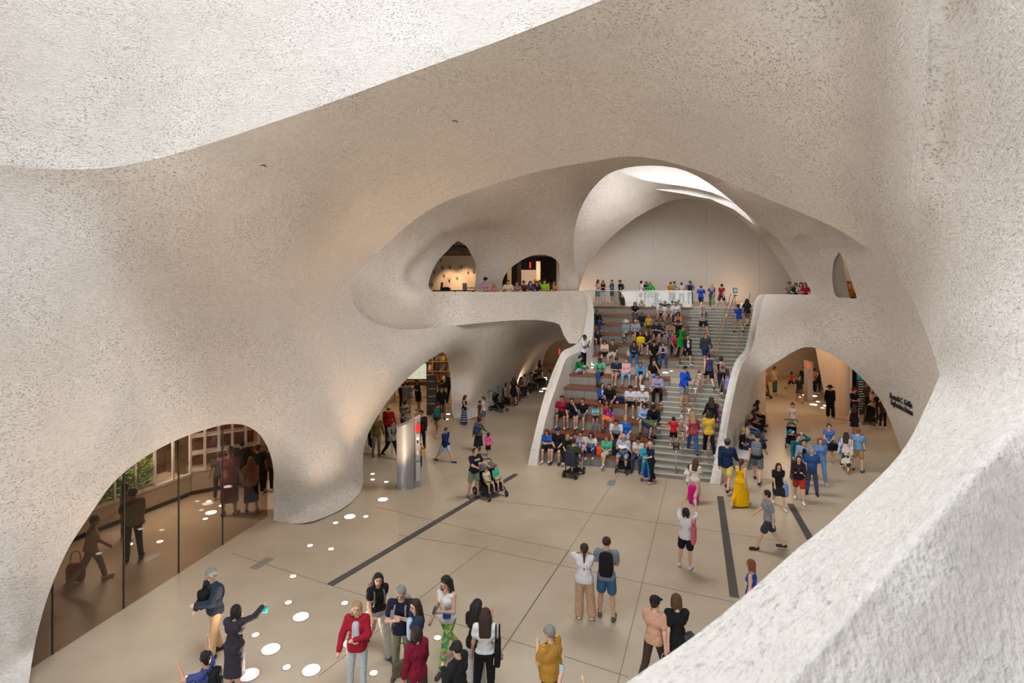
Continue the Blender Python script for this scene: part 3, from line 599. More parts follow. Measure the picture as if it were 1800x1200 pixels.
# ------------------------------------------------------------------ floor inlays, joints, in-floor lights
M_STRIP = plain('dark_grille', (.085, .08, .075), .55, .2)
M_JOINT = plain('joint_filler', (.22, .175, .125), .9, var=0)
M_PLATE = plain('floor_plate', (.34, .34, .36), .4, .5)
def floor_strip(name, p, q, w, mat, z=.004, parent=floor, h=.003):
    a = Vector(F(*p)); b = Vector(F(*q)); d = (b-a).normalized(); n = Vector((-d.y, d.x, 0))*w/2; L = []
    lo = [a-n, b-n, b+n, a+n]
    o = MB().prism([x+Vector((0, 0, z-h)) for x in lo], [x+Vector((0, 0, z)) for x in lo]).build(name, mat)
    if parent: o.parent = parent
    return o
for p, q in (((1178, 822), (1085, 1205)), ((1088, 832), (741, 1360)), ((856, 960), (560, 1188)), ((1000, 968), (881, 1144)),
             ((830, 960), (1290, 1058)), ((700, 940), (830, 960)), ((585, 1030), (960, 1144)), ((408, 972), (585, 1030)), ((960, 890), (1385, 952)), ((800, 872), (960, 890)), ((992, 1153), (1105, 1190)),
             ((660, 890), (845, 935)), ((845, 935), (1000, 968))):
    floor_strip('floor_joint', p, q, .015, M_JOINT)
for p, q, lb in (((580, 1028), (908, 833), 0), ((1266, 872), (1291, 1050), 0), ((1389, 885), (1426, 950), 0)):
    a = Vector(F(*p)); b = Vector(F(*q)); n = max(3, int((b-a).length/.62))
    for i in range(n):
        u0 = a.lerp(b, i/n); u1 = a.lerp(b, (i+1)/n); d = (b-a).normalized(); g = d*.008; w = Vector((-d.y, d.x, 0))*.105
        lo = [u0+g-w, u1-g-w, u1-g+w, u0+g+w]
        MB().prism([x+Vector((0, 0, .0)) for x in lo], [x+Vector((0, 0, .006)) for x in lo]).build('floor_grille', M_STRIP, floor)
for (u, v) in ((1075, 848), (460, 990), (262, 982)):
    c = Vector(F(u, v)); d = Vector((.34, .94, 0)); e = Vector((.94, -.34, 0)); q = [c-d*.3-e*.13, c-d*.3+e*.13, c+d*.3+e*.13, c+d*.3-e*.13]
    MB().prism(q, [p+Vector((0, 0, .005)) for p in q]).build('floor_plate', M_PLATE, floor)
M_GLOW = plain('floor_light_lens', (1, .95, .86), .4, var=0, emit=6.0)
M_RIM = plain('floor_light_rim', (.55, .42, .30), .4, .6, var=0)
FLIGHTS = [(529, 1084, 26), (476, 1141, 30), (438, 1186, 32), (547, 1178, 30), (327, 1194, 16), (424, 1104, 10), (449, 1116, 10), (507, 1059, 9), (515, 1013, 8), (582, 965, 7), (545, 959, 7), (504, 1173, 11), (606, 1060, 8), (657, 1183, 10), (615, 1131, 22), (647, 1080, 14), (769, 1121, 8), (615, 908, 18), (673, 878, 16), (643, 908, 7), (590, 919, 8), (655, 833, 6), (655, 843, 6), (679, 847, 6), (788, 728, 7), (802, 734, 8), (785, 737, 7), (822, 731, 6), (930, 683, 7), (955, 683, 12), (951, 688, 7), (933, 693, 8), (958, 664, 7), (963, 667, 7), (955, 670, 6),
           (1337, 696, 11), (1325, 700, 6), (1430, 696, 11), (1411, 694, 6), (1430, 711, 12), (1438, 706, 6), (1446, 717, 6), (1450, 713, 6), (1476, 721, 6), (1490, 727, 11), (1407, 698, 4), (371, 901, 18), (389, 889, 8), (367, 881, 8), (361, 912, 8), (281, 952, 10), (227, 957, 11), (142, 1005, 12), (1041, 641, 9), (1041, 646, 5), (1170, 655, 10), (1180, 652, 5), (1075, 644, 4)]
ORD = ['first', 'second', 'third', 'fourth', 'fifth', 'sixth', 'seventh', 'eighth', 'ninth', 'tenth', 'eleventh', 'twelfth', 'thirteenth', 'fourteenth', 'fifteenth', 'sixteenth', 'seventeenth', 'eighteenth']
FG = {}
for i, (u, v, w) in enumerate(FLIGHTS):
    z = RIS*6 if (1030 < u < 1190 and v < 660) else 0.0
    c = F(u, v, z); r = max(.07, w*c[1]/FOC/2)
    root = empty('floor_light', c)
    big = 'large' if r > .17 else 'small'
    MB().lathe((0, 0, 0), [(r+.025, .0), (r+.025, .007), (r, .009)], 24).build('rim', M_RIM, root)
    MB().disc((0, 0, .004), r, .008, 24).build('lens', M_GLOW, root)
    where = ('on the stair landing' if z else 'behind the smoked glass' if (u < 400 and v < 1010) else 'in the right-hand hall' if u > 1300 else 'in the left passage' if v < 760 else 'at the foot of the left pier' if v < 925 else 'in the open foreground floor')
    FG.setdefault((big, where), []).append((u, root))
for (big, where), L_ in FG.items():
    for i, (u, root) in enumerate(sorted(L_, key=lambda t: t[0])):
        tag(root, '%s round floor light %s%s' % (big, where, ', %s from the left' % ORD[i] if len(L_) > 1 else ''), 'floor light', 'round lights %s' % where)
# ------------------------------------------------------------------ room behind the smoked glass (left)
GA = Vector(F(40, 1212)); GB = Vector(F(482, 915.5)); gdir = (GB-GA).normalized()
win = empty('window_1', tuple(GA)); tag(win, kind='structure')
def g_at(u):                                     # point of the glass line under column u
    k = (u-900)/FOC; t = (k*GA.y-GA.x)/((GB.x-GA.x)-k*(GB.y-GA.y)); return GA.lerp(GB, t)
nrm = Vector((-gdir.y, gdir.x, 0))
edges_u = [50, 125, 247, 341, 416, 492]
for i in range(5):
    a = g_at(edges_u[i])+gdir*.008+nrm*.45; b = g_at(edges_u[i+1])-gdir*.008+nrm*.45; t = nrm*.01; h = Vector((0, 0, 4.2))
    q = [a-t, b-t, b+t, a+t]
    child(MB().prism(q, [p+h for p in q]).build('pane', M_TINT), win)
    child(MB().prism([a-t*2, a-gdir*.02-t*2, a-gdir*.02+t*2, a+t*2], [p+h for p in (a-t*2, a-gdir*.02-t*2, a-gdir*.02+t*2, a+t*2)]).build('joint', M_STRIP), win)
# room box
rm = MB(); q = [GA+nrm*.8-gdir*1.5, GB+nrm*.8, Vector((-7.3, 26, 0)), Vector((-24, 26, 0)), Vector((-24, 7, 0))]
rm.prism([(p.x, p.y, 4.3) for p in q], [(p.x, p.y, 4.5) for p in q]); rm.box((-24.2, 6, 0), (-24, 27, 4.5)); rm.box((-24, 26, 0), (-7.2, 26.2, 4.5)); rm.box((-24, 7, 0), (-10.6, 7.2, 4.5))
o = rm.build('wall_insect_hall', M_WARMWALL); tag(o, kind='structure')
o = MB().prism([(-7.6, 18.6, 0), (-6.4, 21.5, 0), (-7.2, 26, 0), (-7.6, 26, 0)], [(-7.6, 18.6, 4.4), (-6.4, 21.5, 4.4), (-7.2, 26, 4.4), (-7.6, 26, 4.4)]).build('wall_pier_core', M_WARMWALL); tag(o, kind='structure')
# vitrine with planting
M_WHITEF = plain('white_frame', (.78, .78, .76), .4)
M_PLINTH = plain('pale_plinth', (.55, .47, .38), .6)
M_BLACK = plain('black_paint', (.015, .015, .016), .5, var=0)
VA = Vector(F(120, 957)); VB = Vector(F(335, 872)); VC = Vector(F(392, 861)); vd = (VB-VA).normalized(); vn = Vector((-vd.y, vd.x, 0))
if vn.x > 0: vn = -vn
vit = tag(empty('plant_vitrine', tuple(VA)), 'long white-framed glass case of green plants behind the smoked glass', 'display case')
def wallbox(mb, a, b, off0, off1, z0, z1):
    q = [a+vn*off0, b+vn*off0, b+vn*off1, a+vn*off1]
    return mb.prism([(p.x, p.y, z0) for p in q], [(p.x, p.y, z1) for p in q])
child(wallbox(MB(), VA, VB, .05, 1.2, 0, .16).build('kick', M_BLACK), vit)
child(wallbox(MB(), VA, VB, 0, 1.2, .16, .72).build('plinth', M_PLINTH), vit)
child(wallbox(MB(), VA, VB, -.02, .08, .72, .80).build('bottom_rail', M_WHITEF), vit)
child(wallbox(MB(), VA, VB, -.02, .08, 2.75, 2.85).build('top_rail', M_WHITEF), vit)
child(wallbox(MB(), VA, VB, 1.2, 1.25, .7, 2.9).build('back_panel', plain('case_back', (.16, .10, .06), .8)), vit)
Lv = (VB-VA).length
for t in np.linspace(0, 1, 7):
    p = VA.lerp(VB, t); child(wallbox(MB(), p-vd*.03, p+vd*.03, -.02, .06, .72, 2.85).build('mullion', M_WHITEF), vit)
M_LEAF = plain('leaf_green', (.06, .16, .025), .5, var=.25, scale=12)
M_LEAF2 = plain('leaf_bright', (.16, .30, .04), .5, var=.25, scale=12)
rng = random.Random(5)
def leafy(name, loc, h, w, n, mat, label, group):
    mb = MB()
    for i in range(n):
        a = rng.uniform(0, 2*PI); r = w*math.sqrt(rng.random())*.5; z = h*rng.uniform(.1, 1)
        c = Vector((r*math.cos(a), r*math.sin(a), z)); d = Vector((math.cos(a+rng.uniform(-1, 1)), math.sin(a+rng.uniform(-1, 1)), rng.uniform(-.2, .9))).normalized()*rng.uniform(.12, .24)
        s = d.cross(Vector((0, 0, 1))).normalized()*rng.uniform(.03, .06)
        mb.add([c, c+d*.5+s, c+d, c+d*.5-s+Vector((0, 0, .02))], [(0, 1, 2), (0, 2, 3)])
    root = tag(empty(name, tuple(loc)), label, 'plant', group)
    mb.build('foliage', mat, root)
    st = MB()
    for i in range(5):
        a = i*1.25; st.tube([(0, 0, 0), (w*.2*math.cos(a), w*.2*math.sin(a), h*.7)], [.012, .005], 5)
    st.build('stem', plain('stem_brown', (.12, .09, .03), .8), root)
    return root
for i in range(8):
    t = .04+.082*i; p = VA.lerp(VB, t)+vn*(.35+.3*(i % 2)); p.z = .72
    leafy('leafy_plant', p, .75+.45*((i*7) % 3)/2, 1.0, 150, M_LEAF2 if i % 3 else M_LEAF, ['low bright green fern', 'dark green bushy plant'][0 if i % 3 else 1]+', %s from the left in the glass plant case' % ORD[i], 'plants in the glass case')
# second, shorter cabinet with white bars
c2 = tag(empty('glass_cabinet', tuple(VB)), 'glass cabinet with white uprights at the far end of the plant case', 'display case')
vd2 = (VC-VB).normalized(); vn2 = Vector((-vd2.y, vd2.x, 0)); vn2 = vn2 if vn2.x < 0 else -vn2
def wb2(a, b, o0, o1, z0, z1): 
    q = [a+vn2*o0, b+vn2*o0, b+vn2*o1, a+vn2*o1]; return MB().prism([(p.x, p.y, z0) for p in q], [(p.x, p.y, z1) for p in q])
VD = VC+vd2*1.2
child(wb2(VB, VD, .1, 1.2, 0, .16).build('kick', M_BLACK), c2); child(wb2(VB, VD, .04, 1.2, .16, .8).build('plinth', M_PLINTH), c2)
for t in (0, .2, .4, .6, .8, 1):
    p = VB.lerp(VD, t); child(wb2(p-vd2*.04, p+vd2*.04, 0, .08, .8, 2.7).build('mullion', M_WHITEF), c2)
for z in (.8, 1.4, 2.0, 2.65): child(wb2(VB, VD, .02, .5, z, z+.04).build('shelf', M_WHITEF), c2)
child(wb2(VB, VD, .9, .95, .8, 2.7).build('back_panel', plain('case_back_red', (.20, .075, .04), .8)), c2)
area('vitrine_light', tuple((VA+VB)/2+vn*.5+Vector((0, 0, 3.4))), tuple((VA+VB)/2+vn*.5), 4, 260, (1, .95, .85), .8)
point('insect_hall_lamp', (-12, 17, 4.0), 60, WARM, .4); point('insect_hall_lamp', (-13, 22, 4.0), 90, WARM, .4); point('insect_hall_lamp', (-9.5, 21, 4.0), 50, WARM, .4)
# ------------------------------------------------------------------ shop seen through the second arch
o = MB().box((-12, 43.5, 0), (-.3, 43.7, 5.2)).box((-12.2, 26, 0), (-12, 43.7, 5.2)).box((-12, 30.5, 4.9), (-3.6, 43.7, 5.1)).build('wall_shop', M_WARMWALL); tag(o, kind='structure')
point('shop_lamp', (-7, 33, 4.4), 130, WARM, .3); point('shop_lamp', (-6.2, 38, 4.4), 170, (1, .8, .55), .3); point('shop_lamp', (-9.5, 27, 3.6), 55, WARM, .3)
shelf = tag(empty('shop_shelving', (-6.2, 41, 0)), 'tall wooden shop shelving with lit white goods behind the far pier', 'shelving')
M_OAK = plain('light_oak', (.50, .30, .14), .5)
for x in (-1.9, -.7, .5, 1.7): MB().box((x-.05, -.25, 0), (x+.05, .25, 3.3)).build('upright', M_OAK, shelf)
for z in (.3, 1.0, 1.7, 2.4, 3.2): MB().box((-1.9, -.25, z), (1.7, .25, z+.06)).build('shelf', M_OAK, shelf)
MB().box((-1.9, .22, 0), (1.7, .27, 3.3)).build('back_panel', M_OAK, shelf)
gc = [(.75, .7, .62), (.55, .12, .08), (.1, .25, .4), (.7, .55, .1), (.06, .06, .06), (.3, .45, .2)]
for zi, z in enumerate((.36, 1.06, 1.76, 2.46)):
    for i in range(7):
        h = rng.uniform(.25, .5); x = -1.7+i*.5; c = gc[rng.randrange(6)]
        g = MB().lathe((0, 0, 0), [(.11, 0), (.13, h*.3), (.1, h*.8), (.05, h)], 8).build('boxed_toy', plain('goods', c, .6), None, True); g.location = (-6.2+x, 41-.05, z)
        tag(g, 'small coloured souvenir %s from the left on the %s shop shelf up' % (ORD[i], ORD[zi]), 'souvenir', 'souvenirs on the shop shelves')
tbl = tag(empty('shop_table', (-6.6, 35.5, 0)), 'low wooden shop table with goods in the lit shop', 'table')
MB().box((-.9, -.5, .78), (.9, .5, .84)).build('table_top', M_OAK, tbl)
for sx in (-.8, .8):
    for sy in (-.42, .42): MB().box((sx-.04, sy-.04, 0), (sx+.04, sy+.04, .78)).build('leg', M_OAK, tbl)
scr = tag(empty('display_screen', (-6.3, 37.2, 0)), 'bright landscape screen glowing at the back of the shop', 'screen')
MB().box((-.75, 0, 1.05), (.75, .08, 2.15)).build('bezel', M_BLACK, scr)
MB().box((-.7, -.012, 1.1), (.7, -.001, 2.1)).build('panel', plain('screen_glow', (.5, .55, .42), .4, var=.4, scale=3, emit=.9), scr); MB().box((-.06, .02, 0), (.06, .08, 1.1)).build('stand', M_BLACK, scr)
def text_mesh(name, body, size, mat, depth=.01, align='CENTER', font=None):
    c = bpy.data.curves.new(name, 'FONT'); c.body = body; c.size = size; c.extrude = depth; c.align_x = align; c.align_y = 'CENTER'; c.resolution_u = 2
    o = bpy.data.objects.new(name, c); COL.objects.link(o)
    dg = bpy.context.evaluated_depsgraph_get(); me = bpy.data.meshes.new_from_object(o.evaluated_get(dg)); bpy.data.objects.remove(o); bpy.data.curves.remove(c)
    me.materials.clear(); me.materials.append(mat); r = bpy.data.objects.new(name, me); COL.objects.link(r); return r
M_WHITEP = plain('white_print', (.82, .82, .80), .6, var=0)
def pylon(loc, rz, w, h, d, name, label, head, body, lines, headcol=None, text=None):
    r = tag(empty(name, loc, rz), label, 'sign')
    MB().box((-w/2, -d/2, 0), (w/2, d/2, h)).build('panel', body, r)
    if headcol: MB().box((-w/2-.004, -d/2-.006, h-head), (w/2+.004, -d/2+.01, h+.003)).build('header', headcol, r)
    for i in range(lines):
        z = h-head-.12-i*(h-head-.3)/lines
        MB().box((-w*.34, -d/2-.005, z), (w*(.1+.3*rng.random()), -d/2+.002, z+.025)).build('text_line', M_WHITEP, r)
    return r
p = F(759, 728); pylon(p, .15, .58, 2.22, .12, 'dark_sign_panel', 'tall dark freestanding sign panel in front of the shop', .25, plain('smoke_panel', (.055, .045, .035), .4), 4)
M_TEAL = plain('teal_print', (.0, .30, .33), .5)
p = F(846, 716); sg = pylon(p, .35, .46, 2.4, .07, 'directory_sign', 'tall narrow teal and black directory sign by the left passage', .55, plain('sign_black', (.03, .03, .03), .5), 12, M_TEAL)
MB().box((-.235, -.041, 0), (-.13, -.03, 1.9)).build('side_band', M_TEAL, sg)
MB().add([(-.1, -.046, 2.22), (0, -.046, 2.08), (.1, -.046, 2.22), (.03, -.046, 2.2), (0, -.046, 2.16), (-.03, -.046, 2.2)], [(0, 1, 4, 5), (1, 2, 3, 4)]).build('emblem', M_WHITEP, sg)
# ------------------------------------------------------------------ dim room at the end of the left passage
o = MB().box((-2, 52, 0), (9, 52.2, 5)).box((1.5, 44.2, 0), (1.7, 52, 5)).box((-2, 44, 4.2), (9, 52, 4.4)).build('wall_passage_end', M_WARMWALL); tag(o, kind='structure')
point('passage_lamp', (4.2, 48, 3.6), 26, WARM, .3)
M_EXIT = plain('exit_red', (1, .02, .02), .5, var=0, emit=2.0)
def exit_sign(loc, label, rz=0.0):
    r = tag(empty('exit_sign', loc, rz), label, 'exit sign')
    MB().box((-.06, -.02, -.24), (.06, .06, .24)).build('housing', M_BLACK, r); MB().box((-.05, -.03, -.22), (.05, -.015, .22)).build('lit_face', M_EXIT, r)
exit_sign(P(983.5, 618, 47), 'narrow red exit sign glowing in the dark doorway left of the stair')
spot('passage_wash', (.6, 38.5, .5), (-.6, 41.5, 3.5), 110, WARM, 110); spot('pier_wash', (-2.4, 30.0, .3), (-2.9, 31.2, 3.5), 35, WARM, 100)
# ------------------------------------------------------------------ hall beyond the right-hand arch
o = MB().box((10, 45.2, 0), (34, 45.4, 5.2)).prism([(13.3, 28.6, 4.75), (17.5, 27.0, 4.75), (22, 26, 4.75), (33, 24, 4.75), (33, 45, 4.75), (16, 45, 4.75), (15.5, 33.5, 4.75)], [(13.3, 28.6, 4.95), (17.5, 27.0, 4.95), (22, 26, 4.95), (33, 24, 4.95), (33, 45, 4.95), (16, 45, 4.95), (15.5, 33.5, 4.95)]).box((31, 24, 0), (31.2, 45.4, 5.2)).build('wall_right_hall', M_WARMWALL); tag(o, kind='structure')
o = MB().prism([(16.8, 36.0, 0), (12.9, 29.2, 0), (11.9, 29.5, 0), (13.5, 45, 0), (16.0, 45, 0)], [(16.8, 36.0, 4.8), (12.9, 29.2, 4.8), (11.9, 29.5, 4.8), (13.5, 45, 4.8), (16.0, 45, 4.8)])
pr = MB().tube([P(1474, 740, 33.0)[:2]+(0,), P(1474, 740, 33.0)[:2]+(4.8,)], .1)
pier = []
for t in np.linspace(0, 1, 13):                       # curved pier between hall and exhibit
    u = 1452+46*t; Y = 34.5-3.0*math.sin(PI*.5*t); pier.append(((u-900)/FOC*Y, Y))
bk = [(x+1.2, y+2.2) for x, y in pier[::-1]]
tilt = lambda q, i, z: (q[0]-(.9*(1-min(1, i/5)))*(z/4.8), q[1], z)
allp = pier+bk
wp = MB()
for z0, z1 in ((0, 1.6), (1.6, 3.2), (3.2, 4.8)):
    wp.prism([tilt(q, i, z0) for i, q in enumerate(allp)], [tilt(q, i, z1) for i, q in enumerate(allp)])
o = wp.build('wall_hall_pier', M_WARMWALL); tag(o, kind='structure')
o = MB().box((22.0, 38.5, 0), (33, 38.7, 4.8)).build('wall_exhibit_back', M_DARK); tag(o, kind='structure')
point('hall_lamp', (16.0, 33.5, 4.3), 190, WARM, .4); point('hall_lamp', (17.5, 41, 4.3), 190, WARM, .4); point('hall_lamp', (20.5, 29.5, 4.2), 120, WARM, .4); point('hall_lamp', (14.0, 37, 4.2), 90, WARM, .4)
pc = F(1422, 704)
py = tag(empty('exit_pylon', pc, .25), 'slim pale grey pylon with a red exit light in the right-hand hall', 'pylon')
MB().prism([(-.24, -.16, 0), (.1, -.22, 0), (.24, .0, 0), (.1, .2, 0), (-.24, .16, 0)], [(-.24, -.16, 2.55), (.1, -.22, 2.42), (.24, .0, 2.36), (.1, .2, 2.42), (-.24, .16, 2.55)]).build('body', plain('pylon_grey', (.42, .36, .30), .5), py)
MB().box((-.25, -.185, 2.08), (-.12, -.155, 2.42)).build('lit_face', M_EXIT, py)
p = F(1513, 728); sg = pylon((p[0], p[1], 0), .1, .5, 2.35, .08, 'directory_sign', 'tall narrow directory sign at the crowded exhibit past the right arch', .4, plain('sign_black', (.03, .03, .03), .5), 12, M_TEAL)
# bench by the right stair wall
bn = tag(empty('stone_bench', F(1297, 822)), 'pale stone bench against the outer face of the right stair wall', 'bench')
b0 = Vector(F(1284, 822)); b1 = Vector(F(1318, 742)); bd = (b1-b0).normalized(); bnn = Vector((bd.y, -bd.x, 0))
q = [b0, b0+bnn*.62, b1+bnn*.62, b1]
child(MB().prism([p+Vector((0, 0, .06)) for p in q], [p+Vector((0, 0, .40)) for p in q]).build('base', plain('bench_stone', (.42, .40, .37), .7)), bn)
q = [b0-bd*.03, b0+bnn*.68-bd*.03, b1+bnn*.68, b1]
child(MB().prism([p+Vector((0, 0, .40)) for p in q], [p+Vector((0, 0, .46)) for p in q]).build('seat_slab', plain('bench_top', (.62, .60, .57), .6)), bn)
# ------------------------------------------------------------------ rooms off the upper gallery
o = MB().box((-12, 42.5, Z2), (-2.55, 42.7, 9.45)).build('wall_gallery_rooms', M_WARMWALL); tag(o, kind='structure')
q = [(-6.2, 31.3), (-3.1, 31.5), (-2.5, 33.4), (-1.6, 35.4), (1.0, 35.8), (3.6, 36.2), (3.6, 46.8), (-12, 46.8), (-12, 31.3)]
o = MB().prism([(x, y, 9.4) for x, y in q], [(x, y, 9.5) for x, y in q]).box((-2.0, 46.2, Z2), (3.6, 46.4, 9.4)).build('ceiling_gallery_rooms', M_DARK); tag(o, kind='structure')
fp = tag(empty('print_wall', (-4.0, 42.4, Z2)), 'dark footprint-like marks scattered on the warm gallery wall', 'wall graphic')
for i, (u, v) in enumerate(((764, 481), (778, 473), (791, 473), (811, 472), (823, 481), (833, 480), (781, 487), (790, 495), (804, 491), (776, 460), (760, 503))):
    c = Vector(P(u, v, 42.4)); a = rng.uniform(-.3, .3)
    for s in (-1, 0, 1):
        d = Vector((math.sin(a+s*.3), 0, math.cos(a+s*.3)))*(.34 if s else .2); w = Vector((.03, 0, 0))
        m = MB().prism([c-w+Vector((0, .02, 0)), c+w+Vector((0, .02, 0)), c+d+Vector((0, .02, 0))], [c-w-Vector((0, .01, 0)), c+w-Vector((0, .01, 0)), c+d-Vector((0, .01, 0))]).build('mark', plain('mark_brown', (.10, .06, .035), .8)); child(m, fp)
spot('gallery_wall_wash', (-4.6, 40.8, 8.8), (-4.6, 42.5, 7.0), 240, WARM, 70); spot('gallery_wall_wash', (-3.4, 40.8, 8.8), (-3.4, 42.5, 7.2), 240, WARM, 70)
point('gallery_lamp', (1.6, 42, 8.3), 130, WARM, .2); point('gallery_lamp', (-1.0, 38, 8.4), 60, WARM, .2)
for u, v in ((927, 460), (912, 470)):
    pass
for i, x in enumerate((-.2, .55, 2.0)):
    o = MB().box((x-.16, 43.2, Z2), (x+.16, 43.6, 9.0)).build('trim_%d' % (i+1), M_WARMWALL if i != 1 else M_DARK); tag(o, kind='structure')
o = MB().box((.7, 45.6, 7.2), (2.0, 45.7, 8.4)).build('lit_wall_panel', plain('lit_panel', (.8, .62, .45), .6, var=.05, emit=.25)); tag(o, 'pale lit panel on the back wall of the gallery room', 'panel')
exit_sign(P(932, 466, 41.5), 'narrow red exit sign hanging in the upper gallery room')
tb = tag(empty('museum_table', P(800, 513, 35)), 'long dark low table with equipment in the upper gallery room', 'table'); tb.location.z = Z2
MB().box((-1.5, -.3, 1.12), (1.2, .3, 1.18)).build('table_top', M_BLACK, tb)
for x in (-1.4, 0, 1.1): MB().box((x-.03, -.2, 0), (x+.03, .2, 1.12)).build('leg', M_BLACK, tb)
MB().tube([(-.85, 0, 1.18), (-.8, 0, 1.66)], .07, 8).build('lamp_post', M_BLACK, tb); MB().ball((-.55, 0, 1.26), (.28, .2, .12)).build('cushion', M_BLACK, tb); MB().tube([(.6, 0, 1.32), (1.2, 0, 1.32), (1.2, 0, 1.18)], .03, 6).build('grip', M_BLACK, tb)
ez = tag(empty('notice_easel', P(817, 513, 34)), 'small grey notice on a stand behind the gallery parapet', 'sign'); ez.location.z = Z2
MB().tube([(0, 0, 0), (0, 0, 1.2)], .025, 6).build('pole', M_BLACK, ez); MB().box((-.13, -.03, 1.2), (.13, .0, 1.62)).build('plate', plain('notice_grey', (.20, .19, .17), .6), ez)
# slit window room
o = MB().box((18.0, 33.0, Z2), (25, 33.2, 10.0)).box((16.4, 28.0, Z2-.3), (25, 33, Z2)).build('wall_slit_room', M_WARMWALL); tag(o, kind='structure')
jl = smooth_poly([(1475, 444), (1467, 455), (1464, 470), (1463, 490), (1466, 512), (1472, 523)], sub=3); jr = smooth_poly([(1478, 447), (1482, 458), (1484, 470), (1487, 490), (1490, 508), (1494, 524)], sub=3)
jd = dep3(np.array(jl)); vs = [P(u, v, d+.02) for (u, v), d in zip(jl, jd)]+[P(u, v, d+3.0) for (u, v), d in zip(jr, jd)]; n = len(jl)
o = mesh_obj('wall_slit_jamb', vs, [(i, i+1, n+i+1, n+i) for i in range(n-1)], M_BAND); tag(o, kind='structure')
point('slit_lamp', (19.2, 31.2, 9.2), 40, WARM, .2)
# ------------------------------------------------------------------ lettering on the right wall
M_LET = plain('letter_black', (.02, .02, .02), .5, var=0)
lt = tag(empty('wall_lettering', (0, 0, 0)), 'black raised two-line lettering on the wall right of the arch', 'lettering')
A0 = np.array([[1564, 692], [1603, 716], [1566, 704], [1604, 729]], float); Yd = dep3(A0)-.05
pts = [Vector(P(A0[i][0], A0[i][1], Yd[i])) for i in range(4)]
for li, (txt, i0, i1) in enumerate((('Kenneth C. Griffin', 0, 1), ('Exploration Atrium', 2, 3))):
    a, b = pts[i0], pts[i1]; dx = (b-a); dx.z = 0; W0 = dx.length; dx.normalize(); up = Vector((0, 0, 1)); nr = dx.cross(up)
    t = text_mesh('text_line', txt, .34, M_LET, .015, 'LEFT')
    wd = max(v.co.x for v in t.data.vertices); sc = W0/wd; c = Vector((a.x, a.y, (a.z+b.z)/2))
    t.matrix_world = Matrix(((dx.x*sc, 0, nr.x, c.x), (dx.y*sc, 0, nr.y, c.y), (0, 1.0, nr.z, c.z), (0, 0, 0, 1)))
    t.parent = lt
# ------------------------------------------------------------------ people: limbs blended into one continuous skin, clothes as fitted shells
def nets(S, org, h):
    neg = S < 0; sh = np.array(S.shape)-1
    cnt = np.zeros(sh, np.int8); cor = [(i, j, k) for i in (0, 1) for j in (0, 1) for k in (0, 1)]
    sl = lambda c: tuple(slice(c[a], c[a]+sh[a]) for a in range(3))
    for c in cor: cnt += neg[sl(c)]
    act = (cnt > 0) & (cnt < 8); n = int(act.sum())
    if n == 0: return np.zeros((0, 3)), np.zeros((0, 4), int)
    idx = np.full(sh, -1, np.int64); idx[act] = np.arange(n)
    cell = np.argwhere(act).astype(float); acc = np.zeros((n, 3)); num = np.zeros(n)
    val = {c: S[sl(c)][act] for c in cor}
    for a in cor:
        for ax in range(3):
            if a[ax]: continue
            b = list(a); b[ax] = 1; b = tuple(b); va, vb = val[a], val[b]; m = (va < 0) != (vb < 0)
            t = np.where(m, va/np.where(m, va-vb, 1), 0)
            p = np.zeros((n, 3)); p[:] = a; p[:, ax] = t
            acc[m] += p[m]; num[m] += 1
    V = (cell+acc/num[:, None])*h+org
    quads = []
    for ax in range(3):
        o1, o2 = [(1, 2), (2, 0), (0, 1)][ax]
        s0 = [slice(1, -1)]*3; s1 = [slice(1, -1)]*3; s0[ax] = slice(0, -1); s1[ax] = slice(1, None)
        A = neg[tuple(s0)]; Bn = neg[tuple(s1)]; m = A != Bn; e = np.argwhere(m)
        if not len(e): continue
        st = A[m]; e = e+1; e[:, ax] -= 1
        def cid(d1, d2):
            q = e.copy(); q[:, o1] += d1; q[:, o2] += d2; return idx[q[:, 0], q[:, 1], q[:, 2]]
        Q = np.stack([cid(-1, -1), cid(0, -1), cid(0, 0), cid(-1, 0)], 1)
        Q[~st] = Q[~st][:, ::-1]; quads.append(Q)
    Q = np.concatenate(quads); return V, Q[(Q >= 0).all(1)]
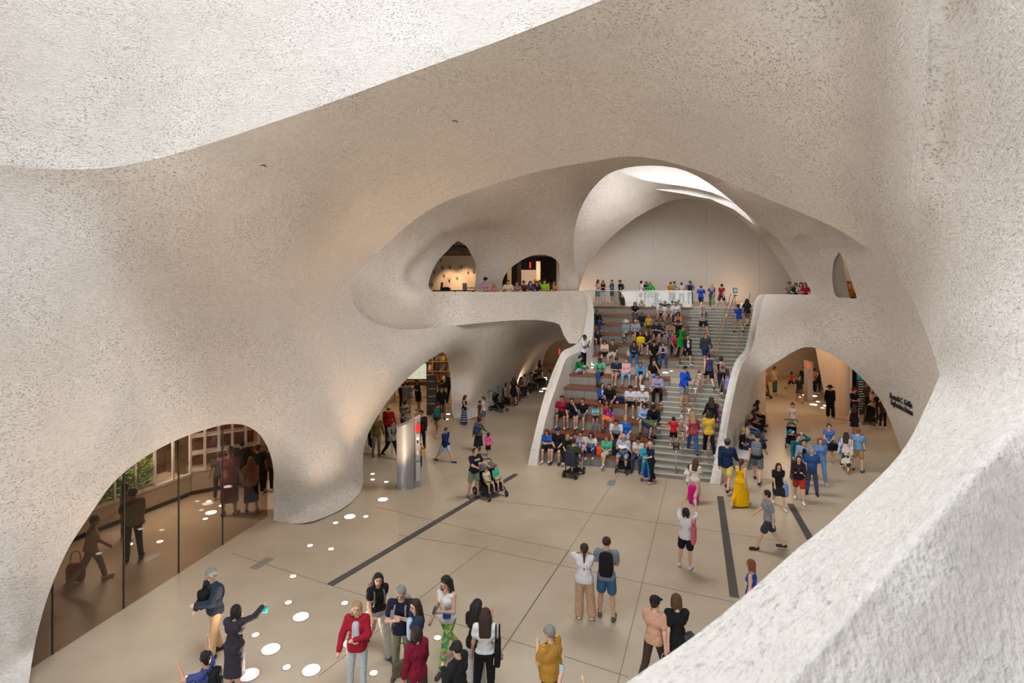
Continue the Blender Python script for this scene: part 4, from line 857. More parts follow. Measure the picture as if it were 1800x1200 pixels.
def field(prims, h, k=.03, pad=.05, clips=(), subs=()):
    """prims: (p0,p1,r0,r1). clips: (point, normal) keeps the side against the normal. subs: prims taken away"""
    A = np.array([np.r_[p[0], p[1]] for p in prims]); R = np.array([max(p[2], p[3]) for p in prims])
    lo = np.minimum(A[:, :3], A[:, 3:])-R[:, None]; hi = np.maximum(A[:, :3], A[:, 3:])+R[:, None]
    org = lo.min(0)-pad; top = hi.max(0)+pad; n = np.ceil((top-org)/h).astype(int)+1
    S = np.full(n, .3, np.float32); ax = [org[i]+np.arange(n[i])*h for i in range(3)]
    def cap(p, m):
        a, b = np.array(p[0]), np.array(p[1]); r = max(p[2], p[3])+m
        l = np.maximum(np.floor((np.minimum(a, b)-r-org)/h).astype(int), 0); u = np.minimum(np.ceil((np.maximum(a, b)+r-org)/h).astype(int)+1, n)
        if (u <= l).any(): return None, None
        sl = tuple(slice(l[i], u[i]) for i in range(3))
        x, y, z = ax[0][sl[0]][:, None, None]-a[0], ax[1][sl[1]][None, :, None]-a[1], ax[2][sl[2]][None, None, :]-a[2]
        d = b-a; L = float(d @ d)
        if L < 1e-9: D = np.sqrt(x*x+y*y+z*z)-p[2]
        else:
            t = np.clip((x*d[0]+y*d[1]+z*d[2])/L, 0, 1)
            D = np.sqrt((x-t*d[0])**2+(y-t*d[1])**2+(z-t*d[2])**2)-(p[2]+(p[3]-p[2])*t)
        return sl, D.astype(np.float32)
    for p in prims:
        sl, D = cap(p, .10)
        if sl is None: continue
        s = S[sl]; hh = np.clip(.5+.5*(s-D)/k, 0, 1); S[sl] = s*(1-hh)+D*hh-k*hh*(1-hh)
    for p in subs:
        sl, D = cap(p, .08)
        if sl is None: continue
        S[sl] = np.maximum(S[sl], -D)
    for c, nrm in clips:
        nn = np.array(nrm, float); nn /= np.linalg.norm(nn)
        D = (ax[0][:, None, None]-c[0])*nn[0]+(ax[1][None, :, None]-c[1])*nn[1]+(ax[2][None, None, :]-c[2])*nn[2]
        S = np.maximum(S, D.astype(np.float32))
    return nets(S, org, h)
SKIN = {'a': (.66, .40, .29), 'b': (.58, .33, .22), 'c': (.46, .245, .145), 'd': (.28, .13, .07), 'e': (.10, .045, .025)}
HAIRC = {'k': (.012, .010, .010), 'n': (.04, .02, .011), 'b': (.11, .052, .022), 'y': (.45, .28, .12), 'r': (.24, .07, .025), 'g': (.28, .27, .26), 'w': (.62, .59, .53)}
def cloth(hexcol, pat=None):
    c = srgb(hexcol) if isinstance(hexcol, str) else hexcol
    key = ('cloth', hexcol, pat)
    if key in MATS: return MATS[key]
    if pat is None:
        m = plain('cloth', c, .85, var=.10, scale=18, spec=.2, bump=(13, .045, .55))
    else:
        m, nt, b, N, L = nodes('cloth_'+pat[0]); b.inputs['Roughness'].default_value = .85
        tc = N('ShaderNodeTexCoord'); c2 = srgb(pat[1])
        if pat[0] == 'stripe':
            w = N('ShaderNodeTexWave'); w.bands_direction = 'Z'; w.inputs['Scale'].default_value = pat[2]; w.inputs['Distortion'].default_value = .3
        else:
            w = N('ShaderNodeTexNoise'); w.inputs['Scale'].default_value = pat[2]; w.inputs['Detail'].default_value = 1
        mr = N('ShaderNodeMapRange'); mr.inputs[1].default_value = .47; mr.inputs[2].default_value = .53
        L(tc.outputs['Object'], w.inputs['Vector']); L(w.outputs['Fac'], mr.inputs[0])
        mx = N('ShaderNodeMix'); mx.data_type = 'RGBA'; mx.inputs[6].default_value = (*c, 1); mx.inputs[7].default_value = (*c2, 1)
        L(mr.outputs[0], mx.inputs[0]); L(mx.outputs[2], b.inputs['Base Color']); add_bump(nt, b, 13, .045, .55)
    MATS[key] = m
    return m
M_EYE = plain('eye_dark', (.02, .015, .012), .3, var=0); M_LIP = plain('lip', (.42, .13, .11), .5, var=0)
POSES = {  # lean, head(yaw,pitch), armL, armR (flex, abd, elbow, twist), legL, legR (flex, abd, knee)
 'stand': (1, (0, 5), (4, 7, 14, 10), (2, 7, 16, 10), (1, 3, 2), (-1, 3, 2)),
 'stand2': (0, (18, 3), (10, 8, 30, 20), (-4, 8, 12, 5), (6, 4, 10), (-3, 2, 1)),
 'walk': (3, (0, 8), (-22, 7, 12, 5), (24, 7, 26, 8), (26, 1, 8), (-20, 1, 22)),
 'walk2': (3, (0, 8), (22, 7, 26, 8), (-20, 7, 12, 5), (-18, 1, 24), (24, 1, 6)),
 'stride': (5, (10, 6), (-30, 8, 15, 5), (30, 8, 35, 8), (34, 1, 6), (-28, 1, 14)),
 'phone': (3, (0, 26), (18, 8, 98, 42), (12, 8, 40, 15), (2, 3, 3), (-2, 3, 3)),
 'phone2': (4, (0, 28), (24, 5, 100, 52), (24, 5, 104, 52), (2, 3, 3), (-3, 3, 5)),
 'photo': (-4, (0, -14), (95, 14, 62, 22), (98, 12, 62, 26), (1, 4, 2), (-2, 4, 2)),
 'cover': (0, (0, -6), (70, 30, 128, 55), (66, 32, 128, 55), (1, 3, 2), (-2, 3, 2)),
 'folded': (1, (0, 4), (22, 10, 92, 72), (20, 10, 88, 72), (3, 3, 3), (-2, 4, 2)),
 'hips': (0, (10, 2), (-22, 34, 88, 20), (6, 8, 20, 8), (4, 6, 8), (-2, 5, 2)),
 'chin': (2, (8, 4), (28, 6, 132, 32), (16, 8, 85, 70), (3, 3, 3), (-3, 3, 2)),
 'point': (2, (18, 6), (45, 12, 50, 10), (14, 8, 60, 30), (3, 3, 3), (-3, 3, 2)),
 'push': (7, (0, 8), (38, 8, 44, 12), (38, 8, 44, 12), (14, 3, 10), (-14, 3, 14)),
 'pushup': (4, (12, -22), (34, 8, 52, 10), (36, 8, 48, 10), (6, 4, 4), (-6, 4, 6)),
 'rail': (14, (0, 16), (34, 14, 64, 40), (34, 14, 64, 40), (6, 4, 4), (-4, 4, 2)),
 'bendarm': (3, (-10, 14), (30, 8, 70, 35), (14, 8, 30, 20), (10, 2, 8), (-8, 2, 10)),
 'wave': (0, (0, 0), (120, 22, 40, 30), (8, 8, 20, 10), (2, 3, 3), (-2, 3, 3)),
 'sit': (4, (0, 8), (4, 8, 58, 40), (6, 8, 55, 40), (84, 7, 84), (86, 7, 82)),
 'sit2': (10, (14, 10), (10, 8, 46, 34), (6, 8, 56, 40), (82, 10, 78), (88, 4, 92)),
 'sitphone': (12, (0, 30), (14, 6, 88, 50), (14, 6, 90, 50), (84, 7, 86), (84, 7, 80)),
 'sitfwd': (30, (0, 12), (22, 6, 34, 50), (20, 6, 38, 50), (86, 13, 88), (86, 13, 84)),
 'sitchin': (18, (6, 4), (42, 4, 122, 26), (18, 8, 50, 42), (86, 9, 84), (84, 9, 90)),
 'sitcross': (6, (-8, 12), (10, 8, 70, 46), (12, 8, 66, 46), (96, -14, 66), (80, 4, 80)),
 'sitread': (8, (0, 30), (22, 8, 84, 42), (22, 8, 84, 42), (86, 10, 80), (84, 10, 84)),
 'sitknees': (14, (0, 14), (36, 10, 44, 44), (36, 10, 44, 44), (122, 8, 118), (118, 6, 120)),
 'sitlotus': (14, (0, 22), (14, 12, 52, 44), (14, 12, 52, 44), (84, 42, 132), (84, 42, 130)),
 'sitside': (0, (10, 4), (20, 14, 30, 10), (28, 8, 62, 40), (80, 34, 70), (84, -10, 60)),
 'bend': (92, (0, -20), (70, 6, 20, 20), (66, 6, 24, 20), (70, 8, 80), (66, 8, 76)),
 'kid': (0, (0, 6), (8, 14, 20, 10), (4, 14, 20, 10), (4, 5, 4), (-2, 5, 3)),
 'kidreach': (2, (0, -6), (75, 14, 18, 5), (10, 12, 20, 10), (14, 3, 12), (-8, 3, 10)),
 'ride': (-10, (0, 4), (12, 10, 60, 34), (12, 10, 60, 34), (82, 8, 70), (80, 8, 74)),
}
SEATED = {'sit', 'sit2', 'sitphone', 'sitfwd', 'sitchin', 'sitcross', 'sitread', 'sitknees', 'sitlotus', 'sitside', 'ride'}
def rotx(p, c, a):
    p = np.array(p, float)-c; y, z = p[1], p[2]; ca, sa = math.cos(a), math.sin(a)
    return np.array([p[0], y*ca-z*sa, y*sa+z*ca])+c
def skeleton(h, fem, pose, child, jit, rnd):
    s = h/1.72; lean, head, aL, aR, lL, lR = pose
    J = lambda v, a: tuple(x+rnd.uniform(-a, a)*jit for x in v)
    aL, aR = J(aL, 6), J(aR, 6); lL, lR = J(lL, 3), J(lR, 3); lean = lean+rnd.uniform(-2, 2)*jit
    K = {}; hipz = .93*s; pel = np.array([0, 0, hipz]); hw = (.098 if fem else .092)*s
    L = -math.radians(lean)
    up = lambda x, y, z: rotx((x*s, y*s, z*s), pel, -L)      # forward lean (towards -Y)
    K['pel'] = pel; K['waist'] = up(0, 0, 1.08); K['chest'] = up(0, 0, 1.28); K['neck'] = up(0, .012, 1.445); K['neck2'] = up(0, -.005, 1.515)
    sw = (.168 if fem else .192)*(.94 if child else 1)
    K['head'] = up(0, -.022, 1.605 if not child else 1.60)
    rad = math.radians
    for sd, arm, leg, t in ((1, aL, lL, 'L'), (-1, aR, lR, 'R')):
        sh = up(sd*sw, .0, 1.405); K['sh'+t] = sh
        f, a, e, tw = (rad(x) for x in arm); 
        d = np.array([sd*math.sin(a), -math.sin(f)*math.cos(a), -math.cos(f)*math.cos(a)])
        Fv = math.cos(tw)*np.array([0, -math.cos(f), math.sin(f)])+math.sin(tw)*np.array([-sd, 0, 0]); Fv -= (Fv @ d)*d; Fv /= np.linalg.norm(Fv)
        el = sh+d*.285*s; fd = d*math.cos(e)+Fv*math.sin(e); wr = el+fd*.245*s
        K['el'+t] = el; K['wr'+t] = wr; K['ha'+t] = wr+fd*.085*s; K['fd'+t] = fd
        K['fs'+t] = np.cross(fd, Fv)*sd
        hp = np.array([sd*hw, 0, hipz]); f, a, k = (rad(x) for x in leg)
        d = np.array([sd*math.sin(a), -math.sin(f)*math.cos(a), -math.cos(f)*math.cos(a)]); G = np.array([0, -math.cos(f), math.sin(f)])
        kn = hp+d*.435*s; sd2 = d*math.cos(k)-G*math.sin(k); an = kn+sd2*.42*s
        K['hp'+t] = hp; K['kn'+t] = kn; K['an'+t] = an
        fdir = np.array([sd*.14, -1.0, 0.0])
        if sd2[2] > -.55:                                # leg raised: foot continues square to the shin
            fdir = np.cross(sd2, [-1, 0, 0]); fdir = fdir if fdir[1] < .2 else -fdir
        fdir = fdir/np.linalg.norm(fdir); K['to'+t] = an+fdir*.165*s+np.array([0, 0, -.05*s]); K['he'+t] = an-fdir*.045*s+np.array([0, 0, -.045*s])
    return K, s, head
PCOUNT = [0]
def person(loc, face=0.0, h=1.72, fem=False, pose='stand', top='tee', topc='#444444', bot='pants', botc='#222222', shoe='#dddddd', hair='short', hairc='k', skin='b', label=None, group=None,
           child=False, fine=False, jit=1.0, head=None, fat=0.0, toppat=None, botpat=None, seatz=None, extra=None, lean=None, capc='#222222', armL=None, armR=None, legL=None, legR=None):
    PCOUNT[0] += 1; rnd = random.Random(PCOUNT[0]*17+3)
    pz = list(POSES[pose])
    if head is not None: pz[1] = head
    if lean is not None: pz[0] = lean
    if armL: pz[2] = armL
    if armR: pz[3] = armR
    if legL: pz[4] = legL
    if legR: pz[5] = legR
    K, s, hd = skeleton(h, fem, pz, child, jit, rnd); vx = .0165 if fine else .024
    if child: vx = min(vx, .018)
    hs = s*(1.0 if not child else 1.0+.28*min(1, (1.6-h)/.6 if h < 1.6 else 0))
    c = lambda a, b, r0, r1: (np.array(a), np.array(b), r0*s, r1*s)
    X = np.array([1.0, 0, 0])*s; Yv = np.array([0, 1.0, 0])*s
    ft = fat*.05
    pelr = (.112 if fem else .105)+ft*.6; wai = (.085 if fem else .098)+ft*1.2; che = (.098 if fem else .112)+ft*.7
    torso = [c(K['pel']-X*.062, K['pel']+X*.062, pelr, pelr), c(K['waist']-X*.05, K['waist']+X*.05, wai, wai), c(K['chest']-X*.075, K['chest']+X*.075, che, che),
             c(K['shR']*.86+K['neck']*.14-np.array([0, 0, .02*s]), K['shL']*.86+K['neck']*.14-np.array([0, 0, .02*s]), .062, .062), c(K['pel'], K['waist'], .1+ft, .09+ft), c(K['waist'], K['chest'], .09+ft, .1+ft*.6)]
    if fat > 0: torso.append(c(K['waist']*.6+K['pel']*.4-Yv*.05*fat, K['waist']*.7+K['pel']*.3-Yv*.05*fat, .12+ft, .12+ft))
    if fem and not child:
        fw = np.cross(K['chest']-K['waist'], [1, 0, 0]); fw = fw/np.linalg.norm(fw); fw = fw if fw[1] < 0 else -fw
        for sd in (-1, 1): torso.append(c(K['chest']+X*.07*sd+fw*.06*s, K['chest']+X*.07*sd+fw*.065*s, .062, .062))
    am = (.9 if fem else 1.0)*(1+.15*fat); lm = (1.04 if fem else 1.0)*(1+.12*fat)
    arms = {}; legs = {}
    for t in 'LR':
        arms[t] = [c(K['sh'+t], K['el'+t], .052*am, .041*am), c(K['el'+t], K['wr'+t], .041*am, .027*am)]
        legs[t] = [c(K['hp'+t], K['kn'+t], .086*lm, .056*lm), c(K['kn'+t]*.98+K['an'+t]*.02, K['kn'+t]*.62+K['an'+t]*.38, .052*lm, .054*lm), c(K['kn'+t]*.62+K['an'+t]*.38, K['an'+t], .052*lm, .034*lm)]
    hc = K['head']; hy, hp_ = hd; Rh = Matrix.Rotation(math.radians(hy), 3, 'Z') @ Matrix.Rotation(math.radians(hp_+pz[0]*.35), 3, 'X'); Rn = np.array(Rh)
    H = lambda x, y, z: hc+Rn @ (np.array([x, y, z])*hs)
    ch = lambda a, b, r0, r1: (H(*a), H(*b), r0*hs, r1*hs)
    skull = [ch((0, .012, .035), (0, .018, .03), .089, .089), ch((0, -.022, .02), (0, -.03, -.05), .072, .052), ch((-.018, -.02, -.06), (.018, -.02, -.06), .046, .046)]
    body = torso+arms['L']+arms['R']+legs['L']+legs['R']+[c(K['neck'], K['neck2'], .056, .05), (K['neck2'], H(0, .01, -.03), .05*s, .05*hs)]+skull
    for t in 'LR':
        body += [c(K['wr'+t], K['ha'+t], .026, .034)]
        body += [c(K['he'+t], K['to'+t], .036, .028), c(K['an'+t], K['he'+t], .034, .034)]
    V, Q = field(body, vx, .03*s); mats = [plain('skin', SKIN[skin], .55, var=.05, scale=25), M_EYE, M_LIP]
    mb = MB(); mb.add(V, Q)
    # face, ears, fingers
    def fb(p, r, mi):
        m2 = MB().ball((0, 0, 0), tuple(x*hs for x in r), 6, 4); q = [tuple(H(*p)+Rn @ np.array(v)) for v in m2.v]; mb.add(q, m2.f, mi)
    fb((0, -.104, -.012), (.015, .02, .026), 0); fb((.033, -.088, .018), (.014, .008, .0075), 1); fb((-.033, -.088, .018), (.014, .008, .0075), 1)
    fb((.033, -.09, .038), (.02, .007, .004), 1); fb((-.033, -.09, .038), (.02, .007, .004), 1)
    fb((0, -.083, -.062), (.026, .009, .008), 2); fb((.088, .005, .0), (.012, .022, .032), 0); fb((-.088, .005, .0), (.012, .022, .032), 0)
    for t, sd in (('L', 1), ('R', -1)):
        b0 = K['ha'+t]; d = K['fd'+t]; sdv = K['fs'+t]; n2 = np.cross(d, sdv)
        for i, (o, ln) in enumerate(((-.026, .058), (-.009, .070), (.009, .066), (.025, .052))):
            p0 = b0+sdv*o*s; p1 = p0+(d*.8+n2*.25*sd)*ln*.55*s; p2 = p1+(d*.45+n2*.7*sd)*ln*.5*s
            mb.tube([p0, p1, p2], [.0105*s, .0095*s, .0075*s], 5)
        p0 = K['wr'+t]+d*.03*s-sdv*.022*s; p1 = p0+(d*.6-sdv*.7)*.04*s; mb.tube([p0, p1, p1+d*.03*s], [.013*s, .0115*s, .0085*s], 5)
    root = empty('person', (0, 0, 0))
    parts = []
    parts.append(mb.build('body', None, root, True, mats))
    tmat = cloth(topc, toppat); bmat = cloth(botc, botpat)
    inf = lambda L, a: [(p[0], p[1], p[2]+a*s, p[3]+a*s) for p in L]
    def part_arm(t, fr):
        a, b = arms[t]
        if fr <= 1: return [(a[0], a[0]+(a[1]-a[0])*fr, a[2], a[2]+(a[3]-a[2])*fr)]
        return [a, (b[0], b[0]+(b[1]-b[0])*(fr-1), b[2], b[2]+(b[3]-b[2])*(fr-1))]
    def part_leg(t, fr):
        a, b, d = legs[t]
        if fr <= 1: return [(a[0], a[0]+(a[1]-a[0])*fr, a[2], a[2]+(a[3]-a[2])*fr)]
        e = b[0]+(d[1]-b[0])*(fr-1); return [a, (b[0], e, b[2]*1.02, max(d[3]*1.25, b[2]*(1.7-.7*fr)))]
    upv = K['waist']-K['pel']; upv = upv/np.linalg.norm(upv)
    neck_sub = [(K['neck']+np.array([0, -.012, .02])*s, K['neck2']+np.array([0, -.03, .06])*s, (.066 if top not in ('tank', 'dress', 'sundress', 'vneck') else .088)*s, .10*s)]
    seated = pose in SEATED or pose == 'bend'
    # lower garment
    if bot in ('shorts', 'pants', 'wide', 'leggings', 'capri'):
        fr = {'shorts': .74, 'pants': 1.93, 'wide': 1.94, 'leggings': 1.92, 'capri': 1.55}[bot]; a = {'shorts': .022, 'pants': .017, 'wide': .03, 'leggings': .010, 'capri': .014}[bot]
        pr = inf(torso[:1], a-.004)+inf([c(K['pel'], K['pel']+upv*.1*s, pelr, wai+.012)], a)
        for t in 'LR':
            L_ = part_leg(t, fr)
            if bot == 'wide': L_ = [(L_[0][0], L_[0][1], L_[0][2], L_[0][3]+.012*s), (L_[1][0], L_[1][1], L_[1][2]+.01*s, L_[1][3]+.03*s)]
            if bot == 'shorts': L_ = [(L_[0][0], L_[0][1], L_[0][2], L_[0][3]+.02*s)]
            pr += inf(L_, a)
        cl = [] if seated else [(K['pel']+upv*.075*s, upv)]
        V, Q = field(pr, vx, .022*s, clips=cl); parts.append(mesh_obj({'shorts': 'shorts', 'leggings': 'leggings'}.get(bot, 'trousers'), V, Q, bmat, root))
    elif bot in ('skirt', 'longskirt', 'midi'):
        ln = {'skirt': .42, 'midi': .62, 'longskirt': .86}[bot]; rr = {'skirt': .19, 'midi': .21, 'longskirt': .27}[bot]
        if seated:
            pr = inf(torso[:1], .014)
            for t in 'LR':
                L_ = part_leg(t, .85 if bot == 'skirt' else 1.0); pr += inf(L_, .024)
            mid0 = (K['hpL']+K['hpR'])/2; mid1 = (K['knL']+K['knR'])/2; pr.append((mid0, mid0+(mid1-mid0)*.85, .10*s, .08*s))
            if bot == 'longskirt':
                for t in 'LR': pr += inf(part_leg(t, 1.9), .03)
        else:
            b0 = K['pel']; kk = (K['anL']+K['anR'])/2; dn = np.array([(kk[0]-b0[0])*.5, (kk[1]-b0[1])*.5, -(b0[2])]); dn = dn/np.linalg.norm(dn)
            e = b0+dn*ln*s; sp = (abs(K['anL'][1]-K['anR'][1]))*.35
            pr = [c(b0-X*.05, e-X*.07-Yv*sp*.4, .12, rr-.06), c(b0+X*.05, e+X*.07+Yv*sp*.4, .12, rr-.06), c(b0, e, .12, rr-.05), c(b0, b0+upv*.1*s, .12, wai+.02)]
        cl = [] if seated else [(K['pel']+upv*.075*s, upv)]
        if not seated:
            cl.append((e-dn*.02*s, dn))
            for t in 'LR': pr += inf(part_leg(t, 1.0 if bot == 'skirt' else 1.7), .026)
        V, Q = field(pr, vx, .03*s, clips=cl); parts.append(mesh_obj('skirt', V, Q, bmat, root))
    # upper garment
    if top != 'none':
        sl = {'tee': .62, 'vneck': .5, 'long': 1.96, 'jacket': 1.97, 'hoodie': 1.97, 'tank': 0, 'dress': .35, 'sundress': 0, 'mid': 1.35, 'crop': .45}[top]
        a = {'jacket': .030, 'hoodie': .028, 'long': .017, 'tank': .010, 'sundress': .011}.get(top, .019)
        ba = {'shorts': .034, 'wide': .042, 'pants': .03, 'skirt': .036, 'midi': .036, 'longskirt': .036}.get(bot, .022)
        pr = inf(torso[1:], a)+inf(torso[:1], max(a, ba))+([] if seated else inf([c(K['pel'], K['pel']+upv*.11*s, pelr, wai)], max(a, ba)))
        for t in 'LR':
            if sl > 0:
                A_ = part_arm(t, sl); A_ = [(p[0], p[1], p[2]+(.004*s), p[3]+(.012*s if sl < 1 else .004*s)) for p in A_]; pr += inf(A_, a*.9)
        cl = []; hem = {'crop': .05, 'tank': -.06, 'jacket': -.12, 'hoodie': -.09}.get(top, -.08)
        if not seated:
            pr.append(c(K['pel']-X*.05-upv*.07*s, K['pel']+X*.05-upv*.07*s, pelr+max(a, ba), pelr+max(a, ba))); cl.append((K['pel']+upv*hem*s, -upv))
        else: cl.append((K['pel']+upv*(.0 if top != 'crop' else .05)*s, -upv))
        if top in ('tank', 'sundress'):
            cl.append((K['neck']-upv*(.005 if top == 'tank' else .07)*s, K['neck']-K['chest']))
        V, Q = field(pr, vx, .025*s, clips=cl, subs=neck_sub)
        parts.append(mesh_obj({'tee': 'shirt', 'vneck': 'shirt', 'long': 'shirt', 'mid': 'shirt', 'tank': 'tank_top', 'crop': 'shirt', 'dress': 'dress_bodice', 'sundress': 'dress_bodice'}.get(top, top), V, Q, tmat, root))
    # shoes
    if shoe:
        sm = plain('shoe', srgb(shoe), .6, var=.05)
        for t in 'LR':
            V, Q = field([c(K['he'+t], K['to'+t], .046, .041), c(K['an'+t]*.3+K['he'+t]*.7, K['he'+t], .044, .046)], min(vx, .018), .02*s); parts.append(mesh_obj('shoe', V, Q, sm, root))
    # hair and hats (head frame, y- is the face)
    hm = plain('hair', HAIRC.get(hairc, HAIRC['k']), .5, var=.35, scale=45, spec=.35, bump=(70, .02, .12)); hv = .0135 if fine else .019
    def hmesh(name, pr, mat, clips=(), subs=()):
        V, Q = field(pr, hv*max(.8, hs), .02*hs, clips=clips, subs=subs)
        if len(V): parts.append(mesh_obj(name, V, Q, mat, root))
    hcut = [(H(0, -.10, -.04), H(0, -.10, .012), .072*hs, .062*hs)]
    nape = [(H(0, .02, -.05), Rn @ np.array([0, -.25, -1.0]))]
    base = [ch((0, .016, .040), (0, .022, .036), .1, .1), ch((0, .04, -.01), (0, .045, -.04), .082, .066)]
    if hair in ('short', 'cap', 'hat', 'sunhat', 'cowboy'): hmesh('hair', base, hm, nape, hcut)
    elif hair == 'buzz': hmesh('hair', [ch((0, .016, .040), (0, .022, .036), .095, .095)], hm, [(H(0, .02, -.02), Rn @ np.array([0, -.5, -1.0]))], hcut)
    elif hair == 'ring': hmesh('hair', [ch((0, .03, -.005), (0, .035, -.02), .094, .08)], hm, [(H(0, 0, .045), Rn @ np.array([0, -.2, 1.0])), (H(0, -.02, 0), Rn @ np.array([0, -1.0, 0]))], hcut)
    elif hair == 'curly': hmesh('hair', base+[ch((x*.07, .02+y*.05, .06+z*.05), (x*.075, .02+y*.055, .062+z*.05), .045, .045) for x, y, z in ((1, 0, 0), (-1, 0, 0), (0, 1, .3), (0, -1, .9), (.7, .7, .6), (-.7, .7, .6), (.6, -.6, .9), (-.6, -.6, .9), (0, 0, 1.2))], hm, (), hcut)
    elif hair in ('long', 'wavy', 'bob', 'pony', 'bun', 'tail', 'braid'):
        pr = list(base)
        if hair in ('long', 'wavy'):
            b = K['chest']+np.array([0, .105*s, .02*s])+(K['neck']-K['chest'])*.1
            w = .062 if hair == 'long' else .078
            pr += [(H(-.045, .06, -.02), b+X*-.06, w*hs, .05*s), (H(.045, .06, -.02), b+X*.06, w*hs, .05*s), (H(0, .06, -.02), b, w*hs, .05*s),
                   (H(.075, -.005, -.02), K['neck']+X*.105+np.array([0, -.02, -.04])*s, .038*hs, .04*s), (H(-.075, -.005, -.02), K['neck']-X*.105+np.array([0, -.02, -.04])*s, .038*hs, .04*s)]
            hmesh('hair', pr, hm, (), hcut)
        elif hair == 'bob':
            pr += [ch((.065, .0, .0), (.075, -.01, -.095), .045, .035), ch((-.065, .0, .0), (-.075, -.01, -.095), .045, .035), ch((-.04, .06, 0), (-.05, .06, -.1), .055, .045), ch((.04, .06, 0), (.05, .06, -.1), .055, .045)]
            hmesh('hair', pr, hm, (), hcut)
        elif hair in ('pony', 'tail', 'braid'):
            ln = {'pony': .2, 'tail': .3, 'braid': .42}[hair]; q = H(0, .115, .0); pr += [(H(0, .1, .03), q, .04*hs, .036*hs), (q, q+np.array([0, .03, -ln])*s, (.04 if hair != 'braid' else .026)*hs, .018*hs)]
            hmesh('hair', pr, hm, (), hcut)
        else:
            pr += [ch((0, .07, .12), (0, .075, .12), .045, .045)]; hmesh('hair', pr, hm, nape, hcut)
    def hatmesh(name, mb2, mat):
        mb2.v = [tuple(H(*p)) for p in mb2.v]; parts.append(mb2.build(name, mat, root, True))
    if hair == 'cap':
        m2 = MB().lathe((0, .018, .045), [(.108, 0), (.107, .04), (.09, .075), (.05, .098), (.008, .105)], 14); hatmesh('cap', m2, cloth(capc))
        m2 = MB().add([(-.075, -.07, .052), (.075, -.07, .052), (.06, -.155, .04), (0, -.175, .036), (-.06, -.155, .04), (-.075, -.07, .062), (.075, -.07, .062), (.06, -.155, .048), (0, -.175, .044), (-.06, -.155, .048)], [(0, 4, 3, 2, 1), (5, 6, 7, 8, 9), (0, 1, 6, 5), (1, 2, 7, 6), (2, 3, 8, 7), (3, 4, 9, 8), (4, 0, 5, 9)]); hatmesh('cap_peak', m2, cloth(capc))
    elif hair in ('hat', 'sunhat', 'cowboy'):
        r = {'hat': .17, 'sunhat': .21, 'cowboy': .2}[hair]
        m2 = MB().lathe((0, .018, .04), [(r, -.012), (r, -.004), (.112, .008), (.108, .06), (.09, .1), (.04, .115), (.004, .116)], 18); hatmesh('hat', m2, cloth(capc))
    # place
    allv = [p for p in parts if p.name.startswith('body')][0].data
    zs = np.empty(len(allv.vertices)*3); allv.vertices.foreach_get('co', zs); zs = zs.reshape(-1, 3)
    if pose in SEATED:
        off = np.array([0, 0, -(K['pel'][2]-pelr*s*1.02)])            # seat contact under the pelvis
        if seatz is not None: pass
    else:
        off = np.array([0, 0, -min(K['heL'][2], K['heR'][2], K['toL'][2], K['toR'][2])+.046*s])
    for p in parts:
        p.location = tuple(off)
    root.location = loc; root.rotation_euler = (0, 0, math.radians(face))
    tag(root, label, 'person', group)
    PK = dict(K=K, s=s, off=off, root=root, pel=pelr*s)
    return root, PK
def to_world(pk, p):
    r = pk['root']; a = r.rotation_euler[2]; q = np.array(p)+pk['off']
    return Vector((r.location[0]+q[0]*math.cos(a)-q[1]*math.sin(a), r.location[1]+q[0]*math.sin(a)+q[1]*math.cos(a), r.location[2]+q[2]))
# ------------------------------------------------------------------ bags, strollers and other things people bring
def superball(mb, c, r, e=.45, n=14, m=9, mi=0):
    f = lambda x: math.copysign(abs(x)**e, x); vs = []; fs = []
    for i in range(m+1):
        t = -PI/2+PI*i/m
        for k in range(n):
            a = 2*PI*k/n; vs.append((c[0]+r[0]*f(math.cos(t))*f(math.cos(a)), c[1]+r[1]*f(math.cos(t))*f(math.sin(a)), c[2]+r[2]*f(math.sin(t))))
    for i in range(m):
        for k in range(n): fs.append((i*n+k, i*n+(k+1) % n, (i+1)*n+(k+1) % n, (i+1)*n+k))
    return mb.add(vs, fs, mi)
def backpack(pk, col, label, w=.28, h=.44, pat=None, front=False):
    K, s = pk['K'], pk['s']; sd = -1 if front else 1
    c = (K['chest']*.7+K['waist']*.3); a = K['chest']-K['waist']; a = a/np.linalg.norm(a); back = np.cross(a, [1, 0, 0]); back = back if back[1] > 0 else -back
    ctr = c+back*(.19*s)*sd; r = empty('backpack', to_world(pk, ctr), pk['root'].rotation_euler[2]); r.rotation_euler[0] = math.atan2(-a[1], a[2])
    tag(r, label, 'backpack', 'bags worn or carried by visitors'); m = cloth(col, pat)
    superball(MB(), (0, 0, 0), (w/2*s, .085*s, h/2*s)).build('pack_body', m, r, True)
    superball(MB(), (0, .075*sd*s, -.08*s), (w*.38*s, .045*s, h*.24*s)).build('front_pocket', m, r, True)
    for x in (-.085, .085):
        pts = [Vector((x*s, -.06*sd*s, .15*s)), Vector((x*s*1.1, -.15*sd*s, .20*s)), Vector((x*s*1.2, -.30*sd*s, .16*s)), Vector((x*s*1.25, -.335*sd*s, .02*s)), Vector((x*s*1.3, -.27*sd*s, -.12*s)), Vector((x*s*1.2, -.06*sd*s, -.17*s))]
        MB().tube(smooth_poly(pts, sub=3), .018*s, 6).build('strap', m, r, True)
    MB().tube([(-.03*s, 0, h/2*s-.01), (-.02*s, 0, h/2*s+.035), (.02*s, 0, h/2*s+.035), (.03*s, 0, h/2*s-.01)], .008, 5).build('grab_loop', m, r)
    return r
